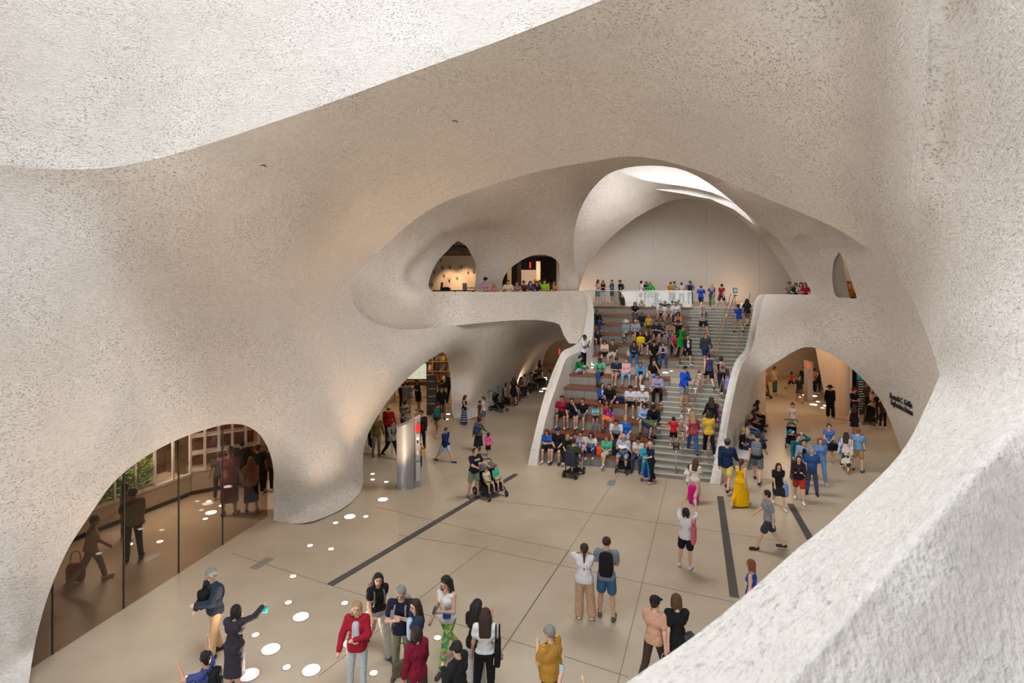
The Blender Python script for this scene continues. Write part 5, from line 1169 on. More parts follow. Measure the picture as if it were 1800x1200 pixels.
def tote(pk, side, col, label, w=.34, h=.36, drop=.0, pat=None, text=None):
    K, s = pk['K'], pk['s']; sd = 1 if side == 'L' else -1; sh = K['sh'+side]; c = np.array([sh[0]+sd*.06*s, sh[1]+.03, K['pel'][2]+.06*s+drop])
    r = empty('tote_bag', to_world(pk, c), pk['root'].rotation_euler[2]+PI/2); tag(r, label, 'bag', 'bags worn or carried by visitors'); m = cloth(col, pat)
    superball(MB(), (0, 0, 0), (w/2, .055, h/2), .35).build('bag_body', m, r, True); top = float(sh[2]-c[2])+.03
    for y in (-.03, .03): MB().tube(smooth_poly([(-w*.3, y, h/2-.03), (-.05, y+.0, top), (.05, y, top), (w*.3, y, h/2-.03)], sub=4), .013, 6).build('strap', m, r, True)
    if text:
        for i, t in enumerate(text):
            q = text_mesh('print', t, .085, M_WHITEP, .003); q.parent = r; q.matrix_local = Matrix.Translation((0, -.062*1, .08-.09*i)) @ Matrix.Rotation(PI/2, 4, 'X')
    return r
def phone(pk, side, label, col='#151515', up=False):
    K = pk['K']; p = K['ha'+side]+K['fd'+side]*.05*pk['s']; r = empty('mobile_phone', to_world(pk, p), pk['root'].rotation_euler[2]); r.rotation_euler[0] = -.6 if not up else .1
    tag(r, label, 'phone', 'phones held by visitors')
    superball(MB(), (0, 0, .03), (.037, .006, .075), .25, 10, 5).build('case', plain('phone_case', srgb(col), .4, var=0), r, True)
    MB().box((-.032, .0055, -.04), (.032, .008, .10)).build('screen', plain('phone_screen', (.25, .32, .38), .2, var=0, emit=.5), r)
def handbag(loc, rz, col, label, sz=(.3, .12, .22), name='handbag', handle=.18):
    r = empty(name, loc, rz); tag(r, label, 'bag', 'bags worn or carried by visitors'); m = cloth(col)
    superball(MB(), (0, 0, sz[2]/2), (sz[0]/2, sz[1]/2, sz[2]/2), .4).build('bag_body', m, r, True)
    MB().tube(smooth_poly([(-sz[0]*.3, 0, sz[2]-.02), (-sz[0]*.22, 0, sz[2]+handle*.8), (0, 0, sz[2]+handle), (sz[0]*.22, 0, sz[2]+handle*.8), (sz[0]*.3, 0, sz[2]-.02)], sub=3), .01, 6).build('handle', m, r, True)
    return r
M_TYRE = plain('tyre_black', (.02, .02, .02), .7, var=0); M_HUB = plain('hub_grey', (.35, .35, .36), .4, .5, var=0)
def wheel(parent, c, r, w=.04, ax='x'):
    root = MB()
    prof = [(r*.75, -w/2), (r, -w/3), (r, w/3), (r*.75, w/2)]
    def rot(p): return (p[2], p[0], p[1]) if ax == 'x' else p
    m = MB().lathe((0, 0, 0), prof, 14); m.v = [tuple(np.array(rot(p))+np.array(c)) for p in m.v]; t = m.build('wheel', M_TYRE, parent, False)
    h = MB().lathe((0, 0, 0), [(r*.35, -w*.6), (r*.35, w*.6)], 8); h.v = [tuple(np.array(rot(p))+np.array(c)) for p in h.v]; h.build('hub', M_HUB, t)
def stroller(loc, rz, label, frame='#303032', fabric='#151517', canopy='#151517', seats=1, s=1.0, umb=False):
    """faces local -Y; handle at +Y"""
    r = empty('stroller', loc, rz); r.scale = (s, s, s); tag(r, label, 'stroller', 'strollers'); fm = plain('stroller_frame', srgb(frame), .35, .5); cm = cloth(fabric); km = cloth(canopy)
    W_ = .27 if seats == 1 else .40
    for x in (-W_, W_):
        MB().tube([(x, .52, 1.02), (x, .28, .66), (x, -.10, .40), (x, -.42, .16)], .014, 6).build('side_tube', fm, r, True)
        MB().tube([(x, .28, .66), (x, .36, .15)], .014, 6).build('rear_leg', fm, r, True)
        MB().tube([(x, .36, .16), (x, -.40, .16)], .011, 6).build('lower_bar', fm, r, True)
        wheel(r, (x, .38, .14), .14); wheel(r, (x*.92, -.44, .10), .10)
    MB().tube(smooth_poly([(-W_, .52, 1.02), (-W_*.9, .60, 1.06), (0, .62, 1.07), (W_*.9, .60, 1.06), (W_, .52, 1.02)], sub=3), .018, 7).build('push_handle', plain('foam_grip', (.02, .02, .02), .8, var=0), r, True)
    MB().box((-W_*.9, -.22, .17), (W_*.9, .32, .30)).build('basket', cm, r)
    cs = [0.0] if seats == 1 else [-.2, .2]
    for cx in cs:
        w = .2 if seats == 1 else .18
        sec = [(.30, .82), (.26, .62), (.17, .42), (-.06, .37), (-.16, .36), (-.26, .20), (-.30, .18)]
        vs = []; fs = []
        for (y, z) in sec: vs += [(cx-w, y-.05, z+.08), (cx-w*.9, y, z), (cx+w*.9, y, z), (cx+w, y-.05, z+.08), (cx+w, y+.02, z+.04), (cx+w*.9, y+.03, z-.03), (cx-w*.9, y+.03, z-.03), (cx-w, y+.02, z+.04)]
        for i in range(len(sec)-1):
            for k in range(8): fs.append((i*8+k, i*8+(k+1) % 8, (i+1)*8+(k+1) % 8, (i+1)*8+k))
        mesh_obj('seat', vs, fs, cm, r)
        vs = []; fs = []; n = 9
        for j, (a0, ex) in enumerate(((0, 0), (.45, .05), (.9, .06), (1.35, .03))):
            for k in range(n):
                t = PI*k/(n-1); vs.append((cx-w*1.08*math.cos(t), .32-.34*math.sin(a0)*(.35+.65*math.sin(t)), .74+.32*math.sin(t)*math.cos(a0*.45)))
        for j in range(3):
            for k in range(n-1): fs.append((j*n+k, j*n+k+1, (j+1)*n+k+1, (j+1)*n+k))
        mesh_obj('canopy', vs, fs, km, r)
        MB().tube([(cx-w, -.05, .58), (cx-w*.6, -.2, .56), (cx+w*.6, -.2, .56), (cx+w, -.05, .58)], .014, 6).build('bumper_bar', fm, r, True)
    return r
# information kiosk by the second arch
kp = F(718, 856); ks = tag(empty('information_kiosk', kp, .22), 'tall curved grey metal information kiosk with slanted top and red label', 'kiosk')
kw, kh, kd = .42, 2.46, .26
n = 12; fr = [(-kw+2*kw*i/n*.78, -kd*math.sin(PI*(.12+.76*i/n))**.8) for i in range(n+1)]
ring_ = fr+[(kw, -.10), (kw, .16), (-kw, .16)]
tz = lambda x: kh-.30+.36*(x+kw)/(2*kw)
MB().prism([(x, y, .06) for x, y in ring_], [(x, y, tz(x)) for x, y in ring_]).build('shell', plain('kiosk_metal', (.34, .34, .35), .38, .55, var=.05, scale=3), ks)
MB().prism([(x*1.04, y*1.06, 0) for x, y in ring_], [(x*1.04, y*1.06, .06) for x, y in ring_]).build('base_plate', M_METAL, ks)
MB().prism([(x*1.02, y*1.03, tz(x)) for x, y in ring_], [(x*1.02, y*1.03, tz(x)+.05) for x, y in ring_]).build('top_cap', M_METAL, ks)
def kpanel(name, z0, z1, mat, o=.008, x0=.26, x1=.405):
    return MB().prism([(x0, -.155, z0), (x1, -.115, z0), (x1+.004, -.125-o, z0), (x0, -.165-o, z0)], [(x0, -.155, z1), (x1, -.115, z1), (x1+.004, -.125-o, z1), (x0, -.165-o, z1)]).build(name, mat, ks)
kpanel('red_label', 2.02, 2.32, plain('red_label', (.75, .015, .01), .5, var=0, emit=.35), .02)
kpanel('control_panel', 1.0, 1.96, plain('panel_grey', (.42, .42, .43), .45, .3), .012)
kpanel('lower_hatch', .25, .92, plain('panel_light', (.5, .5, .5), .45, .3), .012)
kpanel('coin_slot', 1.62, 1.72, M_BLACK, .02, .29, .36); kpanel('card_reader', 1.74, 1.84, M_WHITEP, .02, .28, .37); kpanel('notice', 1.2, 1.34, M_WHITEP, .02, .3, .36)
# sign post at the foot of the stair
sp = tag(empty('sign_stanchion', F(1188.5, 839)), 'steel post with small black sign at the foot of the stair', 'sign')
MB().lathe((0, 0, 0), [(.17, 0), (.17, .02), (.05, .05), (.03, .06)], 20).build('base', M_METAL, sp, True); MB().tube([(0, 0, .05), (0, 0, 1.05)], .032, 10).build('post', M_METAL, sp, True)
MB().box((-.12, -.02, 1.05), (.12, .02, 1.32)).build('sign_plate', plain('sign_black', (.03, .03, .03), .5), sp)
for i, (t, sz) in enumerate((('PLEASE', .045), ('+', .06), ('WALK', .045))):
    q = text_mesh('print', t, sz, M_WHITEP, .002); q.parent = sp; q.matrix_local = Matrix.Translation((0, -.024, 1.265-.08*i)) @ Matrix.Rotation(PI/2, 4, 'X')
ss = tag(empty('sign_stand', line_u(39.5, 1292, Z2)), 'small screen sign on a pole at the top of the stair', 'sign')
MB().lathe((0, 0, 0), [(.15, 0), (.15, .02), (.03, .04)], 14).build('base', M_METAL, ss, True); MB().tube([(0, 0, .03), (0, 0, .95)], .03, 8).build('pole', M_METAL, ss, True); MB().tube([(-.12, -.05, .82), (.12, -.05, .82)], .03, 6).build('bracket', M_BLACK, ss)
MB().box((-.13, -.03, .98), (.13, .02, 1.3)).build('screen_box', M_BLACK, ss); MB().box((-.1, -.036, 1.04), (.1, -.028, 1.26)).build('screen', plain('sign_screen', (.25, .42, .42), .3, var=.2, scale=8, emit=.4), ss)

def shirt_front(pk, col, heart=None, w=.075, h=.21):
    K, s = pk['K'], pk['s']; a = K['chest']-K['waist']; a = a/np.linalg.norm(a); fw = np.cross(a, [1, 0, 0]); fw = fw if fw[1] < 0 else -fw
    c = K['chest']*.62+K['waist']*.38+pk['off']+fw*.115*s
    superball(MB(), tuple(c), (w*s, .06*s, h*s), .55).build('shirt_front', cloth(col), pk['root'], True)
    if heart:
        pts = [(.055*math.sin(t)**3, .0034*(13*math.cos(t)-5*math.cos(2*t)-2*math.cos(3*t)-math.cos(4*t))) for t in np.linspace(0, 2*PI, 25)[:-1]]
        q = c+fw*.056*s; MB().prism([(q[0]+x*s, q[1]-.006, q[2]+.05*s+z*s) for x, z in pts][::-1], [(q[0]+x*s, q[1], q[2]+.05*s+z*s) for x, z in pts][::-1]).build('heart_print', cloth(heart), pk['root'])
# ------------------------------------------------------------------ the visitors
def G(u, vf, vt, face, label, z=0.0, hmin=0, **kw):
    face = face-math.degrees(math.atan((u-900)/FOC))      # facing is told relative to the line of sight
    p = F(u, vf, z); kw.setdefault('h', max(hmin, (vf-vt)*p[1]/FOC)); kw.setdefault('fine', p[1] < 17)
    return person(p, face, label=label, **kw)[1]
def UP(u, vf, vt, face, label, **kw): return G(u, vf, vt, face, label, z=Z2, **kw)
def ST(u, vf, h, face, label, **kw):
    best = None
    for j in range(1, 37):
        p = line_u(step_s(j)+.17, u, j*RIS/3); v = HOR+(CAMZ-p[2])/p[1]*FOC
        if best is None or abs(v-vf) < best[0]: best = (abs(v-vf), p)
    return person(best[1], face, h=h, label=label, **kw)[1]
def TS(u, k, face, label, d=.2, **kw):
    p = line_u(TIER_S[k-1]+d, u, RIS*k); kw.setdefault('pose', 'sit'); kw.setdefault('h', 1.66 if kw.get('fem') else 1.75)
    return person(p, -18+face, label=label, group='visitors seated on the wooden tiers', **kw)[1]
GF = 'visitors walking across the open floor'
# --- foreground
k = G(378, 1152, 998, -64, 'grey-haired man in navy hoodie and khaki trousers looking down at his bag', pose='bendarm', top='hoodie', topc='#2b3442', bot='pants', botc='#c9a77c', shoe='#17171a', hair='short', hairc='g', skin='a', head=(-15, 24), group=GF)
backpack(k, '#1b1b1d', 'black sling pack worn in front by the man in khaki trousers', w=.26, h=.34, front=True)
k = G(412, 1215, 1068, 150, 'woman in long charcoal cardigan reaching out a teal cloth', pose='point', fem=True, top='jacket', topc='#37333b', bot='midi', botc='#37333b', shoe='#1c1c1c', hair='bob', hairc='k', skin='b', armR=(75, 20, 30, 10), group=GF)
handbag(to_world(k, k['K']['haR'])+Vector((0, 0, -.17)), .3, '#2bb5bd', 'crumpled teal cloth bag held by the woman in the charcoal cardigan', (.11, .05, .12), 'cloth_bag', .05)
k = G(362, 1305, 1150, -120, 'dark curly-haired person in blue shirt at the bottom left, arm raised', pose='wave', topc='#3f4d86', botc='#2a2d38', hair='curly', hairc='k', skin='b', armL=(80, 20, 70, 20), armR=(120, 40, 70, 30), group=GF)
backpack(k, '#1c1d20', 'black backpack on the curly-haired person in blue')
k = G(628, 1217, 1058, -12, 'blonde woman in crimson jacket and pale jeans glancing upward', pose='folded', fem=True, top='jacket', topc='#9c1c30', bot='pants', botc='#b9c0c8', shoe='#2a241f', hair='bob', hairc='y', skin='a', armR=(14, 12, 30, 30), head=(0, 0), group=GF)
shirt_front(k, '#b8bcc8')
k = G(663, 1148, 1003, 18, 'woman with long dark hair in black tee and wide grey trousers', pose='walk', fem=True, top='crop', topc='#1c1b20', bot='wide', botc='#9a968d', shoe='#2b3040', hair='wavy', hairc='k', skin='b', head=(-14, 2), group=GF)
backpack(k, '#6f6660', 'taupe backpack on the woman in wide grey trousers')
k = G(706, 1192, 1029, -12, 'grey-haired man in navy polo and olive trousers checking his phone', pose='phone2', top='tee', topc='#1d2130', bot='pants', botc='#7f8268', shoe='#4a4438', hair='short', hairc='g', skin='b', group=GF)
backpack(k, '#8d8a8c', 'grey backpack on the man in the navy polo'); phone(k, 'L', 'phone held by the grey-haired man in the navy polo', '#707075')
k = G(731, 1214, 1056, -70, 'woman in dark blue blazer with long brown hair and light scarf', pose='stand2', fem=True, top='jacket', topc='#2c3850', bot='wide', botc='#b3a695', shoe='#e8e4dc', hair='long', hairc='n', skin='a', group=GF)
shirt_front(k, '#b4cce4')
k = G(733, 1268, 1106, -150, 'dark-haired woman in burgundy jacket seen from behind', pose='stand', fem=True, top='jacket', topc='#7a1830', bot='pants', botc='#3c4a3a', shoe='#222222', hair='bob', hairc='n', skin='b', group=GF)
handbag(to_world(k, k['K']['pel'])+Vector((-.28, .05, -.12)), .4, '#57513f', 'olive shoulder bag at the hip of the woman in burgundy', (.3, .12, .26), 'shoulder_bag', .3)
k = G(786, 1166, 1008, -38, 'woman in white tank top and green leaf-print leggings reading her phone', pose='phone', fem=True, top='tank', topc='#e2e0e2', bot='leggings', botc='#3f9c7c', botpat=('blot', '#b9c24a', 14), shoe='#4b4140', hair='long', hairc='k', skin='b', legL=(26, 1, 8), legR=(-18, 1, 20), group=GF)
phone(k, 'L', 'phone held by the woman in green leggings', '#555a60'); handbag(to_world(k, k['K']['waist'])+Vector((.02, -.2, -.06)), 0, '#1f64c0', 'bright blue pouch held by the woman in green leggings', (.16, .08, .12), 'pouch', .03)
k = G(836, 1212, 1059, 150, 'woman with long wavy black hair and pale trousers, hand holding a phone', pose='phone', fem=True, top='tee', topc='#1e1d22', bot='pants', botc='#c4c3c2', shoe='#333333', hair='wavy', hairc='k', skin='b', armR=(30, 20, 110, 10), group=GF)
k = G(853, 1240, 1074, 176, 'woman in white crop top and black trousers with very long dark hair', pose='stand', fem=True, top='crop', topc='#dcdcde', bot='pants', botc='#1d1c20', shoe='#222222', hair='wavy', hairc='n', skin='b', group=GF)
tote(k, 'R', '#17171a', 'black printed tote bag on the shoulder of the woman in black trousers', .36, .42, text=('LIVING', '+', 'THRIVING'))
k = G(806, 1300, 1132, -125, 'dark-haired person in black hoodie at the bottom edge', pose='phone', top='hoodie', topc='#232327', bot='pants', botc='#222226', hair='short', hairc='k', skin='a', group=GF)
k = G(968, 1275, 1103, -128, 'heavy grey-haired man in yellow striped polo, hand to mouth', pose='chin', top='tee', topc='#d59c2c', toppat=('stripe', '#6b5226', 18.0), bot='pants', botc='#3b3a3c', shoe='#222222', hair='short', hairc='g', skin='a', fat=1.0, group=GF)
k = G(1006, 1425, 1260, 175, 'person at the bottom edge raising a phone to film', pose='photo', topc='#333333', botc='#222222', hair='short', hairc='k', skin='a', h=1.62, group=GF)
phone(k, 'L', 'phone filming at the bottom edge of the floor', '#181818', True)
k = G(1027, 1086, 958, 178, 'woman in loose white tee and beige trousers with a dark braid', pose='cover', fem=True, top='mid', topc='#dedde0', bot='wide', botc='#c6a184', shoe='#e6e4e2', hair='braid', hairc='n', skin='b', fat=.3, group=GF)
k = G(1066, 1086, 947, 176, 'man in grey tee and denim shorts beside the woman with a braid', pose='folded', top='tee', topc='#7d8590', bot='shorts', botc='#3d6385', shoe='#4d5450', hair='buzz', hairc='n', skin='b', group=GF)
backpack(k, '#1a1a1d', 'black backpack on the man in denim shorts', w=.31, h=.5)
k = G(1206, 998, 893, 168, 'woman in white top and black shorts photographing the stair', pose='photo', fem=True, top='mid', topc='#dcdbe0', bot='shorts', botc='#1f1b2a', shoe='#d8d8e4', hair='bob', hairc='k', skin='a', group=GF)
tote(k, 'R', '#b01c3a', 'red and pink striped knitted bag of the woman photographing', .3, .42, pat=('stripe', '#e88a9c', 7.0)); phone(k, 'R', 'pink phone raised by the woman in the white top', '#8c2f4c', True)
k = G(1150, 1200, 1048, 158, 'man in pale terracotta tee and black cap, seen from behind', pose='walk2', top='tee', topc='#c99c82', bot='pants', botc='#46352f', shoe='#222222', hair='cap', hairc='n', skin='a', head=(-20, 0), group=GF)
handbag(to_world(k, k['K']['haR'])+Vector((-.03, 0, -.42)), 0, '#8d8a86', 'grey string bag hanging from the hand of the man in the black cap', (.18, .1, .2), 'string_bag', .2)
k = G(1190, 1205, 1044, -165, 'woman with brown bob in black short-sleeved dress beside the capped man', pose='walk', fem=True, top='tee', topc='#1b1b1d', bot='midi', botc='#1b1b1d', shoe='#222222', hair='bob', hairc='b', skin='a', group=GF)
handbag(to_world(k, k['K']['pel'])+Vector((.2, -.05, -.02)), .4, '#4c4c50', 'dark belt bag on the woman in the black dress', (.24, .1, .13), 'belt_bag', .04)
k = G(1322, 1112, 986, -100, 'red-haired woman in royal blue vest half hidden by the parapet', pose='stand', fem=True, top='tank', topc='#3646a0', bot='shorts', botc='#333a58', shoe='#dddddd', hair='bob', hairc='r', skin='a', group=GF)
k = G(1352, 966, 858, -75, 'young man in grey tee, dark shorts and black trainers walking left', pose='walk', top='tee', topc='#8c9096', bot='shorts', botc='#3e3e46', shoe='#1c1d1f', hair='short', hairc='k', skin='a', head=(-10, -4), group=GF)
# --- by the foot of the stair and in front of the right arch
k = G(1278, 862, 770, 172, 'man in navy jacket, yellow shorts and grey cap walking toward the arch', pose='walk', top='jacket', topc='#1d2b50', bot='shorts', botc='#e0cf7e', shoe='#3c2a2c', hair='cap', capc='#4d5568', hairc='n', skin='a', group=GF)
k = G(1302, 889, 805, 158, 'woman in long flowing yellow dress with a ponytail', pose='walk2', fem=True, top='sundress', topc='#f0b800', bot='longskirt', botc='#f0b800', shoe='#c9b9a8', hair='tail', hairc='b', skin='a', group=GF)
k = G(1331, 847, 758, 172, 'man in dark navy tee and grey shorts with a backpack', pose='walk', top='tee', topc='#1e2438', bot='shorts', botc='#75777b', shoe='#24262a', hair='short', hairc='n', skin='a', group=GF)
backpack(k, '#767a82', 'large grey backpack on the man near the bench', w=.33, h=.48)
k = G(1368, 892, 812, 14, 'young woman in black tee and short black skirt walking forward', pose='walk', fem=True, top='tee', topc='#1c1b1e', bot='skirt', botc='#2c2a30', shoe='#e6e2dc', hair='long', hairc='n', skin='a', group=GF)
handbag(to_world(k, k['K']['hpL'])+Vector((.10, -.06, -.42)), .3, '#7fa8d4', 'light denim jacket slung at the hip of the woman in the black skirt', (.26, .1, .44), 'denim_jacket', .1)
k = G(1404, 881, 800, 4, 'woman in dark cardigan and red shorts with long brown hair', pose='folded', fem=True, top='long', topc='#271d28', bot='shorts', botc='#b8341f', shoe='#ece8e4', hair='long', hairc='n', skin='a', legL=(20, 1, 6), legR=(-14, 1, 16), group=GF)
shirt_front(k, '#3a2a38', None, .05, .12)
k = G(1427, 869, 787, 2, 'older man in royal blue polo and slate trousers', pose='stand', top='tee', topc='#2a4d80', bot='pants', botc='#454d66', shoe='#18181a', hair='short', hairc='g', skin='b', fat=.7, group=GF)
k = G(1413, 853, 773, 8, 'bearded man in pale plaid overshirt behind the blue polo', pose='stand', top='jacket', topc='#a7b1c4', toppat=('stripe', '#5d6a84', 9.0), bot='pants', botc='#34363d', shoe='#222222', hair='short', hairc='k', skin='b', group=GF)
shirt_front(k, '#1c1c22')
k = G(1400, 842, 762, 30, 'person in teal shirt with dark blue sleeves, arm over forehead', pose='wave', top='long', topc='#14606c', bot='pants', botc='#4e5444', shoe='#333333', hair='short', hairc='n', skin='a', armL=(130, 30, 110, 40), lean=10, group=GF)
k = G(1441, 846, 767, 10, 'red-haired woman in periwinkle blouse and blue jeans', pose='walk', fem=True, top='long', topc='#6a8cc8', bot='pants', botc='#5f86b8', shoe='#d8d0c8', hair='bob', hairc='r', skin='a', group=GF)
k = G(1457, 813, 746, 12, 'woman in blue square-neck dress holding a black bag', pose='folded', fem=True, top='dress', topc='#4a72b4', bot='skirt', botc='#4a72b4', shoe='#8c8a90', hair='bun', hairc='b', skin='a', armL=(12, 5, 40, 60), armR=(12, 5, 40, 60), group=GF)
handbag(to_world(k, k['K']['pel'])+Vector((0, -.3, -.28)), 0, '#17171a', 'black handbag held low by the woman in the blue dress', (.4, .12, .3), 'handbag', .1)
k = G(1487, 828, 758, 172, 'woman in blush top and black-and-white patterned skirt, seen from behind', pose='walk', fem=True, top='long', topc='#d8c3c4', bot='midi', botc='#2a2520', botpat=('blot', '#cfc8ba', 9), shoe='#b0643c', hair='long', hairc='n', skin='a', group=GF)
tote(k, 'L', '#1c8fce', 'bright blue flat bag on the woman in the patterned skirt', .3, .38); tote(k, 'R', '#d9d2c2', 'cream tote bag on the woman in the patterned skirt', .3, .36)
k = G(1508, 828, 754, 168, 'man in faded denim shirt and khaki shorts carrying a toddler', pose='folded', top='mid', topc='#6f93ba', bot='shorts', botc='#a58a5e', shoe='#3a3c44', hair='short', hairc='r', skin='a', group=GF)
q = to_world(k, k['K']['chest']); person((q.x+.16, q.y+.12, q.z-.15), -20, h=.92, child=True, pose='ride', topc='#6f93ba', bot='shorts', botc='#b7a58c', shoe='#333a55', hair='short', hairc='y', skin='a', label='toddler carried by the man in the denim shirt', group='small children')
# --- foot of the stair
k = G(1222, 882, 805, 160, 'woman with long wavy brown hair, white top and pink skirt', pose='walk', fem=True, top='tee', topc='#e4ddd8', bot='midi', botc='#d9b6a4', shoe='#d0208a', hair='wavy', hairc='b', skin='a', group=GF)
handbag(F(1219, 884), .2, '#e0188c', 'magenta cloth trailing beside the woman in the pink skirt', (.34, .2, .62), 'magenta_scarf', .05)
k = G(1211, 872, 815, 150, 'boy in white tee and light blue shorts with lime trainers', pose='stride', child=True, topc='#dfe2e8', bot='shorts', botc='#8fb4d8', shoe='#a6e22a', hair='short', hairc='n', skin='b', group='small children')
k = G(1145, 848, 777, -55, 'woman with cropped white-blonde hair, navy polo and navy trousers', pose='bendarm', fem=True, top='tee', topc='#1e2440', bot='pants', botc='#20222c', shoe='#d9a8b0', hair='short', hairc='w', skin='a', group=GF)
k = G(1136, 845, 778, 10, 'auburn-haired woman in turquoise top beside the navy polo', pose='folded', fem=True, top='long', topc='#22a5c0', bot='capri', botc='#2a9fb8', shoe='#2a2a2e', hair='bob', hairc='r', skin='a', group=GF)
handbag(F(1139.5, 838), .1, '#1747c8', 'cobalt blue spotted cloth hanging between two women at the stair foot', (.42, .16, .75), 'blue_cloth', .06)
# --- middle distance, left
k = G(833, 873, 787, 38, 'man in black tee and green shorts looking up while pushing a double stroller', pose='pushup', top='tee', topc='#1c1d26', bot='shorts', botc='#7d8a72', shoe='#5c6a84', hair='short', hairc='n', skin='b', group=GF)
q = text_mesh('shirt_print', 'DAD', .11, M_WHITEP, .004); q.parent = k['root']; cc = k['K']['chest']+k['off']; q.location = (cc[0], cc[1]-.165, cc[2]+.06); q.rotation_euler = (PI/2-.1, 0, 0)
sp_ = Vector(F(862, 872)); stroller(tuple(sp_+Vector((.0, .1, 0))), .66, 'charcoal side-by-side double stroller with two children', '#2a2a2e', '#35353c', '#6d6a74', 2, 1.0)
def rider(u, v, Y, h, face, label, **kw):
    c = P(u, v, Y); person(c, face, h=h, child=True, pose='ride', label=label, group='small children', **kw)
c0 = sp_+Vector((0, .1, 0)); ca, sa = math.cos(.66), math.sin(.66)
for dx, lb, tc_, hc_ in ((-.2, 'brown-haired toddler in cream riding in the double stroller', '#d9cdb0', 'b'), (.2, 'child in mint green tee riding in the double stroller', '#2fc3a4', 'n')):
    p = c0+Vector((dx*ca-.06*sa*-1, dx*sa+.06*ca, .46)); person(tuple(p), 38, h=1.0, child=True, pose='ride', topc=tc_, bot='shorts', botc='#cdbf9c', shoe='#888888', hair='short', hairc=hc_, skin='a', label=lb, group='small children')
k = G(782, 812, 748, 55, 'man in navy jacket, pale blue shorts and navy boots striding right', pose='stride', top='jacket', topc='#1b2a62', bot='shorts', botc='#a8bfe0', shoe='#232c54', hair='short', hairc='b', skin='a', group=GF)
k = G(841, 793, 733, 155, 'woman in olive shirt and long black skirt walking away', pose='walk', fem=True, top='long', topc='#5b5d48', bot='midi', botc='#201f24', shoe='#222222', hair='bun', hairc='k', skin='d', group=GF)
backpack(k, '#2a4a8c', 'blue patterned backpack on the woman in the long black skirt', pat=('blot', '#16264a', 9))
G(858, 801, 760, 165, 'little girl in hot pink tee and black skirt holding a hand', pose='walk', fem=True, child=True, topc='#f0509c', bot='skirt', botc='#1d1c20', shoe='#c8c4c0', hair='pony', hairc='k', skin='c', group='small children')
G(816, 745, 695, 70, 'woman in long black dress with pale zigzag stripes', pose='phone', fem=True, top='sundress', topc='#17171c', bot='longskirt', botc='#16182c', botpat=('stripe', '#8f98b8', 2.6), shoe='#222222', hair='long', hairc='n', skin='b', group=GF)
G(850, 748, 697, -100, 'woman in white tee and denim shorts by the teal sign', pose='stand', fem=True, top='tee', topc='#c9c8d0', bot='shorts', botc='#5a6f86', shoe='#c8c4c0', hair='pony', hairc='b', skin='b', group=GF)
G(843, 742, 705, 60, 'child in dark red top partly hidden by the woman in denim shorts', pose='kid', child=True, topc='#6e3a34', bot='pants', botc='#8a5a4c', hair='short', hairc='n', skin='c', group='small children')
k = G(769, 767, 705, 165, 'man in dark shirt and khaki shorts walking into the shop', pose='walk', top='tee', topc='#3a4038', bot='shorts', botc='#a89670', shoe='#cfc8c0', hair='short', hairc='n', skin='c', group=GF)
backpack(k, '#2f6b74', 'teal backpack on the man walking into the shop')
G(738, 822, 780, 20, 'small child in orange top beside the metal kiosk', pose='kid', child=True, top='long', topc='#d98a1c', bot='pants', botc='#4c4a58', shoe='#c8c0c8', hair='short', hairc='b', skin='a', group='small children', armL=(80, 10, 90, 20))
# --- shop
SG = 'shoppers beyond the second arch'
G(776, 737, 681, 10, 'person in black jacket and tan trousers by the dark sign panel', pose='stand', top='jacket', topc='#131210', bot='pants', botc='#6d4a28', shoe='#222222', hair='short', hairc='n', skin='c', group=SG)
G(776, 712, 668, 175, 'person in dark clothes inside the shop behind the sign panel', pose='stand', top='tee', topc='#3b2d2a', bot='pants', botc='#231f1e', hair='short', hairc='k', skin='c', group=SG)
G(716, 727, 672, 175, 'man in slate blue tee and beige shorts at the shop shelves', pose='stand', top='tee', topc='#6d7a88', bot='shorts', botc='#a88a6c', shoe='#c0b4a4', hair='short', hairc='n', skin='c', group=SG)
G(735, 721, 668, -60, 'person in black shirt and skirt reading in the shop', pose='phone2', fem=True, top='tee', topc='#16151a', bot='skirt', botc='#17161a', shoe='#d0c8b8', hair='short', hairc='k', skin='c', group=SG)
G(708, 725, 674, 160, 'person in black at the edge of the shop arch', pose='stand', top='long', topc='#121214', bot='pants', botc='#121214', hair='short', hairc='k', skin='c', group=SG)
k = G(683, 782, 714, 160, 'person in red shirt and wide straw hat below the arch', pose='stand', top='long', topc='#a8141c', bot='pants', botc='#2c2422', hair='sunhat', capc='#e0bc78', hairc='n', skin='b', group=SG)
G(711, 772, 705, 150, 'person in patterned grey top behind the kiosk', pose='stand', fem=True, top='tee', topc='#8c7e74', toppat=('blot', '#3a332e', 8), bot='pants', botc='#28242c', hair='short', hairc='k', skin='c', group=SG)
k = G(688, 806, 735, 35, 'person in grey top and black trousers striding out of the shop', pose='stride', top='tee', topc='#77736f', bot='pants', botc='#151416', shoe='#151416', hair='short', hairc='n', skin='c', group=SG)
backpack(k, '#141416', 'black backpack on the person striding out of the shop')
G(662, 800, 730, 20, 'person in mustard shirt and pale trousers under the arch edge', pose='stand', top='long', topc='#6c5a2c', bot='pants', botc='#8d8272', shoe='#7c6a58', hair='short', hairc='n', skin='c', group=SG)
G(651, 788, 722, 120, 'person in dark clothes half hidden by the left arch edge', pose='stand', top='long', topc='#2c2622', bot='pants', botc='#221f1e', hair='bob', hairc='n', skin='c', group=SG)
G(741, 792, 722, -20, 'person in dark maroon behind the right edge of the kiosk', pose='stand', top='long', topc='#3a1c20', bot='pants', botc='#1c1a1c', hair='short', hairc='k', skin='c', group=SG)
G(792, 708, 655, 175, 'person in dark clothes passing behind the far pier', pose='stand', top='long', topc='#22222a', bot='pants', botc='#1c1a20', hair='short', hairc='k', skin='c', group=SG)
